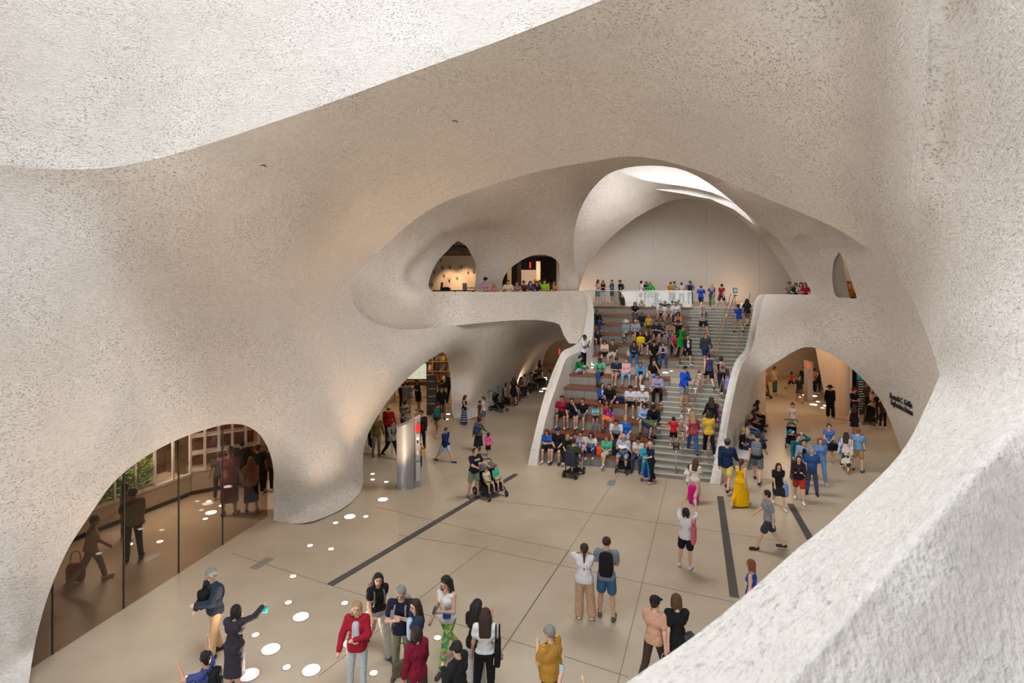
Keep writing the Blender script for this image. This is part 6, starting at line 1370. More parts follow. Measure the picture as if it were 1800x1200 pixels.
# --- left passage: people resting along the wall
LG = 'people resting along the left passage wall'
stroller(F(876, 722), .9, 'black stroller with pale frame parked in the left passage', '#8c8472', '#151515', '#4a4640'); stroller(F(893, 712), 1.2, 'dark stroller parked beside the seated people in the left passage', '#2a2826', '#161514', '#1c1a18')
bq = tag(empty('passage_bench', (1, 38, 0)), 'low dark bench along the left passage wall under the seated people', 'bench')
ba, bb = Vector(F(880, 712)), Vector(F(944, 676)); bd_ = (bb-ba).normalized(); bn_ = Vector((bd_.y, -bd_.x, 0))*.5
child(MB().prism([ba, bb, bb+bn_, ba+bn_], [p+Vector((0, 0, .4)) for p in (ba, bb, bb+bn_, ba+bn_)]).build('base', plain('bench_dark', (.10, .075, .055), .7)), bq)
child(MB().prism([p+Vector((0, 0, .4)) for p in (ba, bb, bb+bn_, ba+bn_)], [p+Vector((0, 0, .45)) for p in (ba, bb, bb+bn_, ba+bn_)]).build('seat_slab', plain('bench_dark2', (.14, .105, .08), .6)), bq)
for i, (t, tc_, bc_, hr, fm, lb) in enumerate(((.02, '#8a7a6a', '#6b5a4c', 'bob', True, 'seated woman in beige nearest the parked strollers'), (.17, '#4a3a34', '#3a302c', 'short', False, 'seated man in brown second from the parked strollers'), (.36, '#5c4c44', '#332b28', 'long', True, 'seated woman in taupe in the middle of the passage bench'), (.50, '#b0a090', '#3a3430', 'short', False, 'seated man in light shirt in the middle of the passage bench'), (.64, '#7a6a60', '#2c2624', 'pony', True, 'seated woman in grey toward the far end of the passage bench'), (.79, '#2c2420', '#201c1a', 'short', False, 'seated man in black near the floor lights of the passage'), (.93, '#4c3428', '#1c1816', 'long', True, 'seated woman in rust at the far end of the passage bench'))):
    p = ba.lerp(bb, t)+bn_*.55; person((p.x, p.y, .45), 62, h=1.7, fem=fm, pose=['sit', 'sit2', 'sitphone'][i % 3], topc=tc_, botc=bc_, shoe='#8a7a6a', hair=hr, hairc='n', skin='c', label=lb, group=LG)
p = bb+bn_*.2+bd_*.3; person((p.x, p.y, 0), 70, h=1.72, fem=True, pose='stand', top='long', topc='#3a2620', bot='pants', botc='#1c1816', hair='long', hairc='n', skin='c', label='woman in dark brown standing at the end of the passage bench', group=LG)
G(903, 712, 664, 150, 'woman in short black dress and black boots in the left passage', pose='stand', fem=True, top='dress', topc='#151416', bot='skirt', botc='#151416', shoe='#121212', hair='long', hairc='n', skin='b', group=LG)
G(909, 706, 676, 150, 'small child in pale dress beside the woman in black boots', pose='kid', fem=True, child=True, topc='#b8ac9c', bot='skirt', botc='#b8ac9c', shoe='#8a7a6a', hair='bob', hairc='n', skin='b', group='small children')
G(966, 690, 650, 160, 'person in grey near the doorway, half hidden by the stair wall', pose='stand', top='tee', topc='#7c7c80', bot='pants', botc='#1c1c20', hair='short', hairc='k', skin='c', group=LG)
# --- right arch and hall
RG = 'visitors in the right-hand hall'
k = G(1393, 764, 708, 4, 'woman in sleeveless cream top leaning on a stroller', pose='push', fem=True, top='tank', topc='#dcc8ae', bot='shorts', botc='#c8b8a0', shoe='#888888', hair='bun', hairc='n', skin='a', group=RG)
stroller(F(1391.5, 784), -.44, 'white-framed stroller with colourful toys pushed through the right arch', '#d8d4cc', '#17171b', '#5a544c')
for i, (dx, dz, cc) in enumerate(((-.1, .62, '#1b6aa8'), (.06, .58, '#e07a1c'), (0, .70, '#2aa0d8'), (.1, .64, '#d8d4c8'), (-.04, .54, '#4a7a30'))):
    o = superball(MB(), (0, 0, 0), (.08, .06, .06), .7).build('stuffed_toy', cloth(cc), None, True); p = F(1391.5, 784); o.location = (p[0]+dx-.04, p[1]+.02, dz); tag(o, ['dark blue', 'orange', 'sky blue', 'white', 'green'][i]+' soft toy piled in the white-framed stroller', 'toy', 'toys in the white-framed stroller')
k = G(1459, 733, 678, 20, 'person in black cape and wide black hat in the right hall', pose='stand2', top='long', topc='#17130f', bot='wide', botc='#1d1813', shoe='#8a7a68', hair='cowboy', capc='#17130f', hairc='k', skin='c', group=RG)
G(1502, 765, 709, 170, 'woman in short burgundy dress walking past the right pier', pose='walk', fem=True, top='tank', topc='#2a141a', bot='skirt', botc='#2a141a', shoe='#6b4a3a', hair='long', hairc='n', skin='b', group=RG)
G(1501, 745, 682, 60, 'man in black tee and cap by the exhibit sign', pose='folded', top='tee', topc='#141214', bot='pants', botc='#17151a', hair='cap', capc='#8c1c20', hairc='k', skin='b', group=RG)
k = G(1538, 740, 683, 0, 'woman in pale top behind a tan stroller at the exhibit', pose='push', fem=True, top='tee', topc='#c0ac92', bot='pants', botc='#77664f', hair='long', hairc='n', skin='b', group=RG)
stroller(F(1530, 745), -.65, 'tan-hooded stroller in front of the exhibit crowd', '#3a342c', '#241f1a', '#a08054')
for u, vf, vt, tc_, bc_, lb in ((1521, 722, 672, '#5c3a2c', '#2a211d', 'person in brown behind the directory sign at the exhibit'), (1528, 718, 670, '#a8927c', '#3c3028', 'person in beige deep in the exhibit crowd'), (1546, 742, 690, '#2c1c1a', '#1c1616', 'person in dark red at the right arch edge'), (1552, 752, 700, '#4a2c22', '#221a18', 'child-sized visitor in rust close to the arch edge'), (1535, 722, 676, '#c8b49c', '#2c2420', 'fair-haired person at the back of the exhibit crowd')):
    G(u, vf, vt, 15, lb, pose='stand', top='tee', topc=tc_, bot='pants', botc=bc_, hair='short', hairc='n', skin='c', group=RG)
G(1362, 692, 645, 60, 'man in cream shirt and dark trousers at the far left of the hall', pose='stand', top='tee', topc='#d8b88c', bot='pants', botc='#241c16', hair='short', hairc='n', skin='c', group=RG)
G(1362, 697, 671, 170, 'small child in green tee holding an adult hand in the hall', pose='kid', child=True, topc='#3c6a3c', bot='shorts', botc='#3c5a38', hair='short', hairc='n', skin='c', group='small children', armL=(60, 20, 10, 0))
G(1346, 697, 655, 70, 'woman with tan coat and fair hair by the hall stroller', pose='push', fem=True, top='long', topc='#a86a30', bot='pants', botc='#6a4424', hair='long', hairc='y', skin='b', group=RG)
stroller(F(1341, 699), 1.3, 'black stroller with pale bars at the far left of the hall', '#d8b888', '#151210', '#1c1612')
G(1390, 684, 651, 90, 'child in orange tee running across the hall', pose='stride', child=True, topc='#d8401c', bot='shorts', botc='#1c1a1e', shoe='#3a2a20', hair='bob', hairc='n', skin='c', group='small children')
G(1405, 707, 659, 10, 'man in dark green tee and grey shorts in front of the pylon', pose='walk', top='tee', topc='#262822', bot='shorts', botc='#6a5c50', shoe='#8c7a68', hair='short', hairc='k', skin='c', group=RG)
G(1414, 694, 645, 10, 'man in black tee standing behind the pylon', pose='stand', top='tee', topc='#15181a', bot='pants', botc='#3a3c44', hair='short', hairc='k', skin='c', group=RG)
G(1431, 690, 648, 120, 'person in salmon top just right of the pylon', pose='stand', top='tee', topc='#c8785c', bot='pants', botc='#1a1716', hair='short', hairc='k', skin='c', group=RG)
G(1437, 691, 655, 170, 'fair-haired child in dark clothes right of the pylon', pose='kid', child=True, topc='#25201e', bot='pants', botc='#40342c', hair='short', hairc='w', skin='c', group='small children')
G(1443, 688, 648, 150, 'person in long black coat beside the curved pier', pose='stand', fem=True, top='jacket', topc='#14161a', bot='pants', botc='#15151a', hair='long', hairc='k', skin='c', group=RG)
# bench sitters by the right stair wall
BG = 'people on the stone bench by the right stair wall'
for i, (t, tc_, bc_, hr, hcx, fm, ps, lb) in enumerate(((.16, '#17161a', '#232a3c', 'short', 'y', False, 'sit', 'fair-haired person in black top at the near end of the stone bench'), (.30, '#d8c8a8', '#2c3550', 'short', 'n', False, 'sit2', 'man in cream shirt with dark straps on the stone bench'), (.50, '#1c2026', '#3a5f96', 'bob', 'y', True, 'sitcross', 'woman in black top and blue jeans on the stone bench'), (.64, '#2c1f18', '#201a18', 'long', 'n', True, 'sitphone', 'woman in dark brown in the middle of the stone bench'), (.78, '#1c1816', '#1a1718', 'short', 'k', False, 'sit', 'person in black toward the far end of the stone bench'), (.92, '#3a2a22', '#1c1816', 'long', 'n', True, 'sit2', 'woman in russet at the far end of the stone bench'))):
    p = b0.lerp(b1, t)+bnn*.3; person((p.x, p.y, .46), 62, h=1.7, fem=fm, pose=ps, topc=tc_, botc=bc_, shoe='#2a2a2c', hair=hr, hairc=hcx, skin='b', label=lb, group=BG)
G(1314, 752, 712, 80, 'person in black standing against the far end of the stair wall', pose='stand', top='long', topc='#141214', bot='pants', botc='#141214', hair='short', hairc='k', skin='c', group=BG, h=1.6)
# --- behind the smoked glass
HG = 'visitors behind the smoked glass'
k = G(233, 984, 860, 172, 'man in grey tee with a cross-body strap behind the smoked glass', pose='stand', top='tee', topc='#8a8680', bot='pants', botc='#2a3040', shoe='#22242a', hair='short', hairc='k', skin='c', group=HG)
G(219, 950, 850, 100, 'person in tan coat behind the man in grey', pose='stand', fem=True, top='jacket', topc='#8c6a4c', bot='pants', botc='#5c4a3c', hair='bob', hairc='n', skin='c', group=HG)
G(160, 1025, 905, 90, 'person in white tee and pale trousers near the left edge of the glass', pose='walk', top='tee', topc='#cfc8bc', bot='pants', botc='#a89a88', shoe='#c8c0b4', hair='short', hairc='n', skin='c', group=HG)
handbag(F(133, 1022), .2, '#a83c1c', 'rust red shopping bag near the left edge of the glass', (.4, .18, .46), 'shopping_bag', .3)
G(441, 900, 805, 178, 'woman in pink top and black skirt with long fair hair at the glass', pose='stand', fem=True, top='tee', topc='#c49a98', bot='midi', botc='#16141a', shoe='#16141a', hair='long', hairc='y', skin='b', group=HG)
G(404, 905, 787, 160, 'woman in dusty pink top and maroon skirt behind the glass', pose='stand', fem=True, top='tee', topc='#a86a6c', bot='midi', botc='#6c2c34', shoe='#8a7068', hair='bun', hairc='y', skin='b', group=HG)
G(385, 878, 795, 170, 'person in slate tee and dark trousers beside the glass cabinet', pose='stand', top='tee', topc='#4c4c50', bot='pants', botc='#30343c', shoe='#b0a898', hair='short', hairc='b', skin='c', group=HG)
k = G(453, 868, 783, 178, 'person in black with a backpack near the end of the glass', pose='stand', top='tee', topc='#1c1b1e', bot='pants', botc='#1c1b1e', hair='short', hairc='n', skin='c', group=HG)
backpack(k, '#22242a', 'dark backpack behind the end of the glass')
G(472, 862, 782, 170, 'person in brown beside the right end of the glass', pose='stand', top='long', topc='#4a3a2c', bot='pants', botc='#241f1c', hair='short', hairc='n', skin='c', group=HG)
G(425, 858, 776, 165, 'person in dark jacket deep in the room behind the glass', pose='stand', top='jacket', topc='#15181c', bot='pants', botc='#15181c', hair='short', hairc='k', skin='c', group=HG)
# --- upper landing
UG = 'visitors on the upper landing'
UP(1051, 534, 492, 60, 'long-haired woman in white top and teal shorts at the left of the landing', fem=True, pose='folded', top='tank', topc='#d8c4b8', bot='shorts', botc='#4f8f94', hair='long', hairc='n', skin='b', group=UG)
UP(1060, 533, 493, 5, 'woman in black top and white trousers at the left of the landing', fem=True, pose='folded', top='tank', topc='#1a191c', bot='pants', botc='#cfc8c8', hair='long', hairc='b', skin='b', group=UG)
UP(1076, 533, 492, -70, 'man in navy and blue tee and denim shorts on the landing', pose='folded', top='tee', topc='#3a6a9c', bot='shorts', botc='#3f5a78', hair='buzz', hairc='n', skin='b', group=UG)
k = UP(1090, 532, 493, -75, 'man in dark green tee and grey trousers on the landing', pose='stand', top='tee', topc='#1f2a24', bot='pants', botc='#3a3a44', hair='cap', capc='#1c1c1e', hairc='n', skin='b', group=UG)
backpack(k, '#4a4446', 'dark backpack on the man in green on the landing')
handbag(F(1094.5, 536.5, Z2), 0, '#151517', 'black suitcase standing on the landing behind the balustrade', (.34, .26, .6), 'suitcase', .1)
UP(1126, 536, 494, 110, 'man in white tee and dark shorts leaning on the balustrade', pose='point', top='tee', topc='#dcdce4', bot='shorts', botc='#2f3a36', hair='short', hairc='k', skin='b', group=UG)
UP(1136, 533, 495, -20, 'woman in dark top behind the woman in green', fem=True, pose='stand', top='long', topc='#241f30', bot='pants', botc='#26242c', hair='long', hairc='k', skin='b', group=UG)
UP(1143, 536, 496, -10, 'woman in bright green blouse and denim shorts on the landing', fem=True, pose='hips', top='mid', topc='#22a83c', bot='shorts', botc='#4f6a78', hair='long', hairc='n', skin='b', group=UG)
stroller(line_u(40.2, 1159, Z2), 1.0, 'dark folded stroller behind the balustrade on the landing', '#2c3434', '#1e2a26', '#1e2a26', s=.9)
UP(1179, 534, 496, 150, 'person in mustard top at the crowded end of the balustrade', pose='stand', topc='#c08c3c', bot='pants', botc='#3a4a50', hair='short', hairc='b', skin='a', group=UG)
UP(1185, 533, 495, 80, 'man in pale teal tee at the crowded end of the balustrade', pose='point', topc='#8cc0c4', bot='pants', botc='#40485a', hair='short', hairc='n', skin='a', group=UG)
UP(1198, 534, 497, 178, 'woman in white top with black crossed straps at the balustrade', fem=True, pose='folded', top='tee', topc='#d0ccd0', bot='pants', botc='#2c2c34', hair='short', hairc='n', skin='a', group=UG)
k = UP(1213, 537, 494, 176, 'man in grey tee and jeans carrying a baby at the balustrade end', pose='folded', topc='#6c7080', bot='pants', botc='#34486e', hair='short', hairc='b', skin='a', group=UG)
backpack(k, '#1d2238', 'navy backpack on the man carrying a baby')
q = to_world(k, k['K']['chest']); person((q.x+.14, q.y+.15, q.z-.05), 170, h=.75, child=True, pose='ride', topc='#c8a06c', bot='pants', botc='#c8a06c', shoe=None, hair='short', hairc='y', skin='a', label='baby held at the end of the balustrade', group='small children')
k = UP(1232, 543, 501, 165, 'man in royal blue tee and navy shorts at the stair head', pose='walk', topc='#2348b8', bot='shorts', botc='#222c58', hair='short', hairc='b', skin='a', group=UG)
UP(1251, 541, 498, 172, 'woman in navy print tee and green camouflage trousers at the stair head', fem=True, pose='walk', topc='#262b50', toppat=('blot', '#8c90b0', 5), bot='pants', botc='#6c8a5c', hair='long', hairc='y', skin='a', group=UG)
UP(1268, 541, 498, 140, 'man in dark red tee and charcoal shorts at the stair head', pose='walk2', topc='#8c2434', bot='shorts', botc='#3a3a46', hair='short', hairc='k', skin='a', group=UG)
# --- gallery parapet and right balcony
PG = 'visitors looking over the gallery parapet'
for u, Y, h, tc_, hr, hcx, fm, lb in ((855, 30.6, 1.86, '#b08894', 'cap', 'k', True, 'woman in pink shirt and navy cap at the gallery parapet'), (870, 31.2, 1.55, '#c08878', 'bob', 'y', True, 'fair-haired child in pink at the gallery parapet'), (893, 31.6, 1.74, '#d8c0a8', 'short', 'n', False, 'man in cream tee leaning on the gallery parapet'), (908, 32.0, 1.66, '#8a7a78', 'long', 'k', True, 'woman with glasses in grey print at the gallery parapet'), (920, 33.2, 1.70, '#7c2c24', 'short', 'k', False, 'person in rust behind the gallery parapet crowd'), (930, 32.4, 1.68, '#54405c', 'long', 'k', True, 'woman in purple at the gallery parapet'), (941, 33.6, 1.80, '#8c2024', 'ring', 'n', False, 'bald man in red behind the gallery parapet'), (944.5, 32.7, 1.66, '#22284a', 'long', 'k', True, 'woman in navy with a phone at the gallery parapet'), (950, 34.0, 1.72, '#c86a2c', 'short', 'n', False, 'person in orange far back at the gallery parapet'), (957, 33.0, 1.76, '#8ccc1c', 'short', 'k', False, 'man in lime green tee at the gallery parapet'), (966, 33.5, 1.64, '#2a2024', 'long', 'k', True, 'woman in black at the right end of the gallery crowd'), (972, 33.8, 1.68, '#c88a34', 'long', 'n', True, 'woman in amber at the right end of the gallery crowd')):
    person(((u-900)/FOC*Y, Y, Z2+.06), random.Random(u).uniform(-25, 25), h=h, fem=fm, pose='rail', topc=tc_, botc='#2c2c34', hair=hr, hairc=hcx, capc='#1c2238', skin='b', label=lb, group=PG)
for u, Y, h, tc_, hr, hcx, fm, lb in ((1387, 32.6, 1.70, '#8a8280', 'short', 'k', False, 'man in grey tee on the right balcony'), (1399, 32.0, 1.62, '#1c2a2a', 'bob', 'k', True, 'woman in dark green on the right balcony'), (1408, 31.6, 1.66, '#c8a89c', 'long', 'b', True, 'woman in blush top on the right balcony'), (1415, 31.2, 1.64, '#a02430', 'long', 'r', True, 'red-haired woman in red on the right balcony')):
    person(((u-900)/FOC*Y, Y, Z2), -25, h=h, fem=fm, pose='rail', topc=tc_, botc='#2c2c34', hair=hr, hairc=hcx, skin='b', label=lb, group='visitors on the right balcony')
for u, Y, tc_, lb in ((1497, 30.5, '#b8701c', 'person in amber behind the slit window'), (1490, 31.4, '#c87c2c', 'person in ochre deeper behind the slit window')):
    person(((u-900)/FOC*Y, Y, Z2), -40, h=1.7, pose='stand', top='long', topc=tc_, botc='#2c2420', hair='short', hairc='k', skin='c', label=lb, group='visitors behind the slit window')
# --- on the steps
SGp = 'visitors on the stair flight'
k = ST(1236, 590, 1.80, 2, 'balding man in light grey tee and dark shorts coming down the upper flight', pose='walk', topc='#b0aeac', bot='shorts', botc='#2a2833', shoe='#a0a4b0', hair='ring', hairc='g', skin='b', group=SGp)
backpack(k, '#26262a', 'black backpack on the balding man coming down')
ST(1298, 587, 1.70, 178, 'woman in royal blue tee and khaki shorts climbing the upper flight', fem=True, pose='walk', topc='#2248b4', bot='shorts', botc='#b89c7c', shoe='#22201f', hair='pony', hairc='k', skin='b', fat=.5, group=SGp)
ST(1313, 571, 1.66, 178, 'woman with long black hair, navy tee and brown shorts near the stair head', fem=True, pose='walk2', topc='#1c1f34', bot='shorts', botc='#6c5c4c', shoe='#3a3432', hair='wavy', hairc='k', skin='b', fat=.4, group=SGp)
k = ST(1208, 647, 1.66, 8, 'woman in black cardigan and white heart tee coming down', fem=True, pose='walk', top='long', topc='#1d1c24', bot='shorts', botc='#1b1a1c', shoe='#d8d4d0', hair='pony', hairc='k', skin='b', group=SGp)
shirt_front(k, '#d8d4dc', '#c81c6c')
ST(1240, 648, 1.76, 4, 'man in grey and navy pullover and blue shorts coming down', pose='walk2', top='long', topc='#3a4250', bot='shorts', botc='#20346c', shoe='#c8c4c0', hair='short', hairc='r', skin='b', group=SGp)
k = ST(1196, 628, 1.70, 40, 'woman in long bright green shirt beside the stair flight', fem=True, pose='bendarm', top='long', topc='#1f9a34', bot='skirt', botc='#1f9a34', shoe='#2a2a30', hair='pony', hairc='b', skin='b', lean=14, group=SGp)
backpack(k, '#26344a', 'dark blue backpack on the woman in the green shirt')
ST(1246, 683, 1.68, 176, 'woman in purple tank top and black shorts climbing past the landing', fem=True, pose='walk', top='tank', topc='#413a66', bot='shorts', botc='#17171c', shoe='#3a3436', hair='braid', hairc='n', skin='a', fat=.3, group=SGp)
k = ST(1268, 691, 1.70, 176, 'woman in black vest and trousers climbing beside a small girl', fem=True, pose='walk2', top='tank', topc='#1b1b20', bot='pants', botc='#232228', shoe='#d8d4d0', hair='bun', hairc='k', skin='b', group=SGp)
backpack(k, '#8c7468', 'patterned backpack on the woman climbing beside a small girl', pat=('blot', '#3a3c44', 7))
ST(1278.5, 690, 1.12, 170, 'small girl in lilac dress climbing by the wall rail', fem=True, child=True, pose='kidreach', topc='#9c98cc', bot='midi', botc='#9c98cc', shoe='#8a8a8a', hair='long', hairc='b', skin='a', group='small children')
ST(1202, 711, 1.80, 35, 'man in royal blue sweater and grey shorts standing on the lower flight', pose='phone', top='long', topc='#1c50cc', bot='shorts', botc='#8c9098', shoe='#8c6c3a', hair='short', hairc='k', skin='b', fat=.4, group=SGp)
ST(1229, 689, .98, 40, 'toddler in white holding the middle handrail', child=True, pose='kidreach', topc='#d8c8cc', bot='shorts', botc='#d0b8b8', shoe='#c8a098', hair='short', hairc='n', skin='b', group='small children')
ST(1246, 802, 1.76, 172, 'woman in mustard yellow tee and black trousers climbing the lower flight', fem=True, pose='walk', topc='#d4ac3c', bot='pants', botc='#19191d', shoe='#e4e2e0', hair='bob', hairc='n', skin='b', armL=(8, 8, 18, 8), group=SGp)
ST(1251, 772, 1.66, 178, 'woman in black cardigan climbing ahead of the yellow tee', fem=True, pose='walk2', top='long', topc='#1c1a24', bot='pants', botc='#1c1b20', hair='long', hairc='n', skin='b', group=SGp)
ST(1261, 756, 1.10, 176, 'girl in pink top and lilac shorts holding the wall rail', fem=True, child=True, pose='kidreach', topc='#b85a78', bot='shorts', botc='#9a80c0', shoe='#b8a0a0', hair='short', hairc='b', skin='a', group='small children')
k = ST(1218, 802, 1.70, 170, 'blonde woman in coral sweater and blue jeans climbing the lower flight', fem=True, pose='walk', top='long', topc='#a8434c', bot='pants', botc='#33588c', shoe='#3a2a30', hair='long', hairc='y', skin='a', group=SGp)
tote(k, 'L', '#d8d0c4', 'cream tote bag on the blonde woman in coral', .28, .4)
ST(1184, 789, 1.16, 165, 'boy in red tee and black shorts on the lower flight', child=True, pose='kid', topc='#d01c30', bot='shorts', botc='#16161a', shoe='#c8d0e8', hair='short', hairc='k', skin='a', group='small children', armL=(70, 30, 10, 0))
ST(1200, 769, .98, 5, 'small girl in white and beige on the lower flight', fem=True, child=True, pose='kidreach', topc='#d4ccc8', bot='shorts', botc='#d0c8b8', shoe='#b8a898', hair='short', hairc='n', skin='b', group='small children')
p = line_pt(29.6, 3.72, RIS*6); person((P(1027, 648, 29.6)[0]-.05, 29.4, RIS*6), 60, h=1.82, pose='chin', top='tee', topc='#d8d8e8', bot='pants', botc='#16161e', shoe='#141414', hair='buzz', hairc='k', skin='e', label='guard in white shirt and black trousers leaning by the landing wall', group='staff')
# --- seated on the tiers
TS(962, 1, 6, 'long-haired woman in blue top at the left end of the lowest tier', fem=True, pose='sitphone', topc='#2a64b8', bot='shorts', botc='#26242a', shoe='#e0e0e0', hair='long', hairc='b', skin='a')
TS(981, 1, 0, 'heavy man in black polo and purple cap on the lowest tier', pose='sit', topc='#1b1d28', bot='shorts', botc='#191a20', shoe='#16161a', hair='cap', capc='#34305c', hairc='n', skin='a', fat=.9)
TS(998, 1, 12, 'blonde person in dark top on the lowest tier behind the scooter', pose='sitfwd', topc='#1c2420', bot='pants', botc='#2a2a30', hair='bob', hairc='y', skin='a', fem=True)
TS(1009, 1, 18, 'person in lavender striped shirt slumped on the lowest tier', pose='sitfwd', top='long', topc='#b0a4cc', toppat=('stripe', '#d8d4e4', 9), bot='pants', botc='#4a3a3c', hair='short', hairc='n', skin='a', d=.4)
TS(1022, 1, 0, 'dark-haired youth in blue shorts with knees drawn up on the lowest tier', pose='sitknees', topc='#c8c4cc', bot='shorts', botc='#3c68a8', shoe='#c0c0c4', hair='short', hairc='n', skin='a', d=.35)
TS(1041, 1, -6, 'woman in white tee and blue jeans with knees up on the lowest tier', fem=True, pose='sitknees', topc='#d8d4d4', bot='pants', botc='#2a5aa0', shoe='#e0dede', hair='wavy', hairc='n', skin='a', d=.38)
TS(1067, 1, 0, 'boy in mint green tee and pale shorts on the lowest tier', pose='sitcross', topc='#4cc09a', bot='shorts', botc='#b8c4c4', shoe='#dcdcdc', hair='short', hairc='r', skin='a', h=1.5, child=True)
k = TS(1097, 1, -4, 'bald bearded man in light grey tee reading a book on the lowest tier', pose='sitread', topc='#a8b0c0', toppat=('blot', '#8f98ac', 6), bot='shorts', botc='#7c98c8', shoe='#4a3a34', hair='ring', hairc='n', skin='b', fat=.5)
bo = tag(empty('open_book', to_world(k, (k['K']['haL']+k['K']['haR'])/2)+Vector((0, -.03, .05)), math.radians(-20)), 'open book in the hands of the bald bearded man', 'book')
for sd in (-1, 1): MB().prism([(0, 0, 0), (sd*.14, 0, .04), (sd*.14, .0, .05), (0, 0, .012)][::sd], [(0, .18, .08), (sd*.14, .18, .12), (sd*.14, .18, .13), (0, .18, .092)][::sd]).build('page_block', plain('paper', (.75, .72, .66), .8), bo)
MB().box((-.15, -.005, -.012), (.15, .19, -.004)).build('cover', M_BLACK, bo)
TS(1123, 1, -8, 'dark-haired woman in white top and jeans with a purple pouch on the lowest tier', fem=True, pose='sitphone', topc='#d8d0cc', bot='pants', botc='#3c4c70', shoe='#24262c', hair='short', hairc='k', skin='b')
TS(1084, 2, 4, 'young man in white tee and dark shorts on the second tier', pose='sitfwd', topc='#cfd0d8', bot='shorts', botc='#2a2c3c', shoe='#c8c8cc', hair='short', hairc='k', skin='b')
TS(1100, 2, -4, 'woman in bright blue top and pale grey trousers on the second tier', fem=True, pose='sit', topc='#1c64c4', bot='pants', botc='#a0a4b4', shoe='#c0c0c0', hair='short', hairc='y', skin='a', fat=.5)
k = TS(1133, 2, 70, 'man in olive tee and navy shorts bent right over on the second tier', pose='bend', topc='#5a6c3c', bot='shorts', botc='#20305c', shoe='#3a3a3c', hair='short', hairc='n', skin='b', d=.45, h=1.6)
TS(988, 3, 4, 'man in dark red polo and black shorts at the left of the third tier', pose='sit', topc='#8c1c34', bot='shorts', botc='#1a1a1e', shoe='#d4d4d8', hair='short', hairc='k', skin='c')
TS(1008, 3, -4, 'man in black tee resting his hand on his face on the third tier', pose='sitchin', topc='#181a28', bot='shorts', botc='#1e1e2c', shoe='#7c8088', hair='short', hairc='k', skin='b')
TS(1025, 3, -8, 'woman in black v-neck with a cross-body bag on the third tier', fem=True, pose='sit', top='vneck', topc='#18171b', bot='shorts', botc='#4a5870', shoe='#c8c8d0', hair='pony', hairc='n', skin='b')
TS(1047, 3, 6, 'small boy in teal striped tee with blue shoes on the third tier', child=True, h=1.12, pose='sitphone', topc='#2aa0a8', toppat=('stripe', '#8cd4d4', 7), bot='shorts', botc='#26262c', shoe='#2a4cc0', hair='short', hairc='n', skin='b')
TS(1066, 3, 8, 'woman in raspberry and orange dress hugging a girl on the third tier', fem=True, pose='sit2', top='tank', topc='#a82a4c', bot='skirt', botc='#d85a3c', botpat=('blot', '#e8843c', 8), shoe='#2a2a2e', hair='long', hairc='k', skin='c')
TS(1077, 3, -14, 'girl in purple dress and orange leggings leaning in on the third tier', fem=True, child=True, h=1.3, pose='sitfwd', topc='#a04cb4', bot='leggings', botc='#e8582a', shoe='#3a4a6c', hair='long', hairc='k', skin='c')
TS(1133, 3, 0, 'woman in pale denim shirt and khaki trousers on the third tier', fem=True, pose='sitphone', top='long', topc='#94b4dc', bot='pants', botc='#b8a480', shoe='#333333', hair='bob', hairc='k', skin='b')
TS(1151, 3, -6, 'man in black sweater, cap and light jeans on the third tier', pose='sitfwd', top='long', topc='#171920', bot='pants', botc='#7c9cc8', shoe='#c8c8c8', hair='cap', capc='#2a2430', hairc='k', skin='b')
k = TS(1058, 4, 30, 'long-haired woman in cobalt jacket with bare legs stretched on the fourth tier', fem=True, pose='sitside', top='jacket', topc='#2a4c90', bot='shorts', botc='#1b1b20', shoe='#dcdce0', hair='long', hairc='n', skin='a', d=.45)
shirt_front(k, '#b8c4dc')
TS(1072, 4, 0, 'man in black tee sitting cross-legged on the fourth tier', pose='sitlotus', topc='#141518', bot='shorts', botc='#22222a', shoe='#d4d4d8', hair='buzz', hairc='n', skin='b', d=.5)
TS(1109, 4, 0, 'young man in white sports jersey and black shorts on the fourth tier', pose='sitphone', topc='#c8cadc', bot='shorts', botc='#1a1a20', shoe='#e0e0e2', hair='short', hairc='k', skin='b')
TS(1130, 4, -4, 'person in white cap and white tee on the fourth tier', pose='sitcross', topc='#c4c8d0', bot='shorts', botc='#26262e', shoe='#d8d8e0', hair='cap', capc='#d8dae0', hairc='n', skin='b', head=(0, 30))
TS(1156, 5, 0, 'person in lavender denim shirt and black trousers on the fifth tier', pose='sitphone', top='long', topc='#9c94b8', bot='pants', botc='#17171b', shoe='#c8c0bc', hair='short', hairc='k', skin='b')
TS(1014, 6, 90, 'man in green long-sleeved top with bare knees at the landing edge', pose='sitknees', top='long', topc='#18803c', bot='shorts', botc='#a8b4cc', shoe='#a8a8b4', hair='short', hairc='k', skin='a', d=.4)
k = TS(1055, 6, 6, 'man in pale green tee and jeans looking down at the landing edge', pose='sitcross', topc='#5ab48c', bot='pants', botc='#1f4a84', shoe='#2a2a2e', hair='short', hairc='k', skin='d', head=(0, 40), lean=20)
backpack(k, '#2a3c60', 'blue backpack on the man in pale green')
TS(1084, 6, 0, 'man in navy tee and beige shorts reading at the landing edge', pose='sitphone', topc='#1c2a44', bot='shorts', botc='#a08c80', shoe='#d0ccc8', hair='short', hairc='k', skin='c', legL=(92, -10, 60))
TS(1101, 6, 4, 'woman in pink cardigan and cropped jeans at the landing edge', fem=True, pose='sit', top='long', topc='#d8a8b0', bot='capri', botc='#80acd8', shoe='#a83030', hair='bun', hairc='b', skin='a', fat=.3)
k = TS(1126, 6, 4, 'person in open denim jacket over black at the landing edge', fem=True, pose='sitfwd', top='jacket', topc='#5f8cb8', bot='shorts', botc='#2a2a30', shoe='#d8d8d8', hair='short', hairc='b', skin='b', legL=(94, -12, 62))
shirt_front(k, '#17171b')
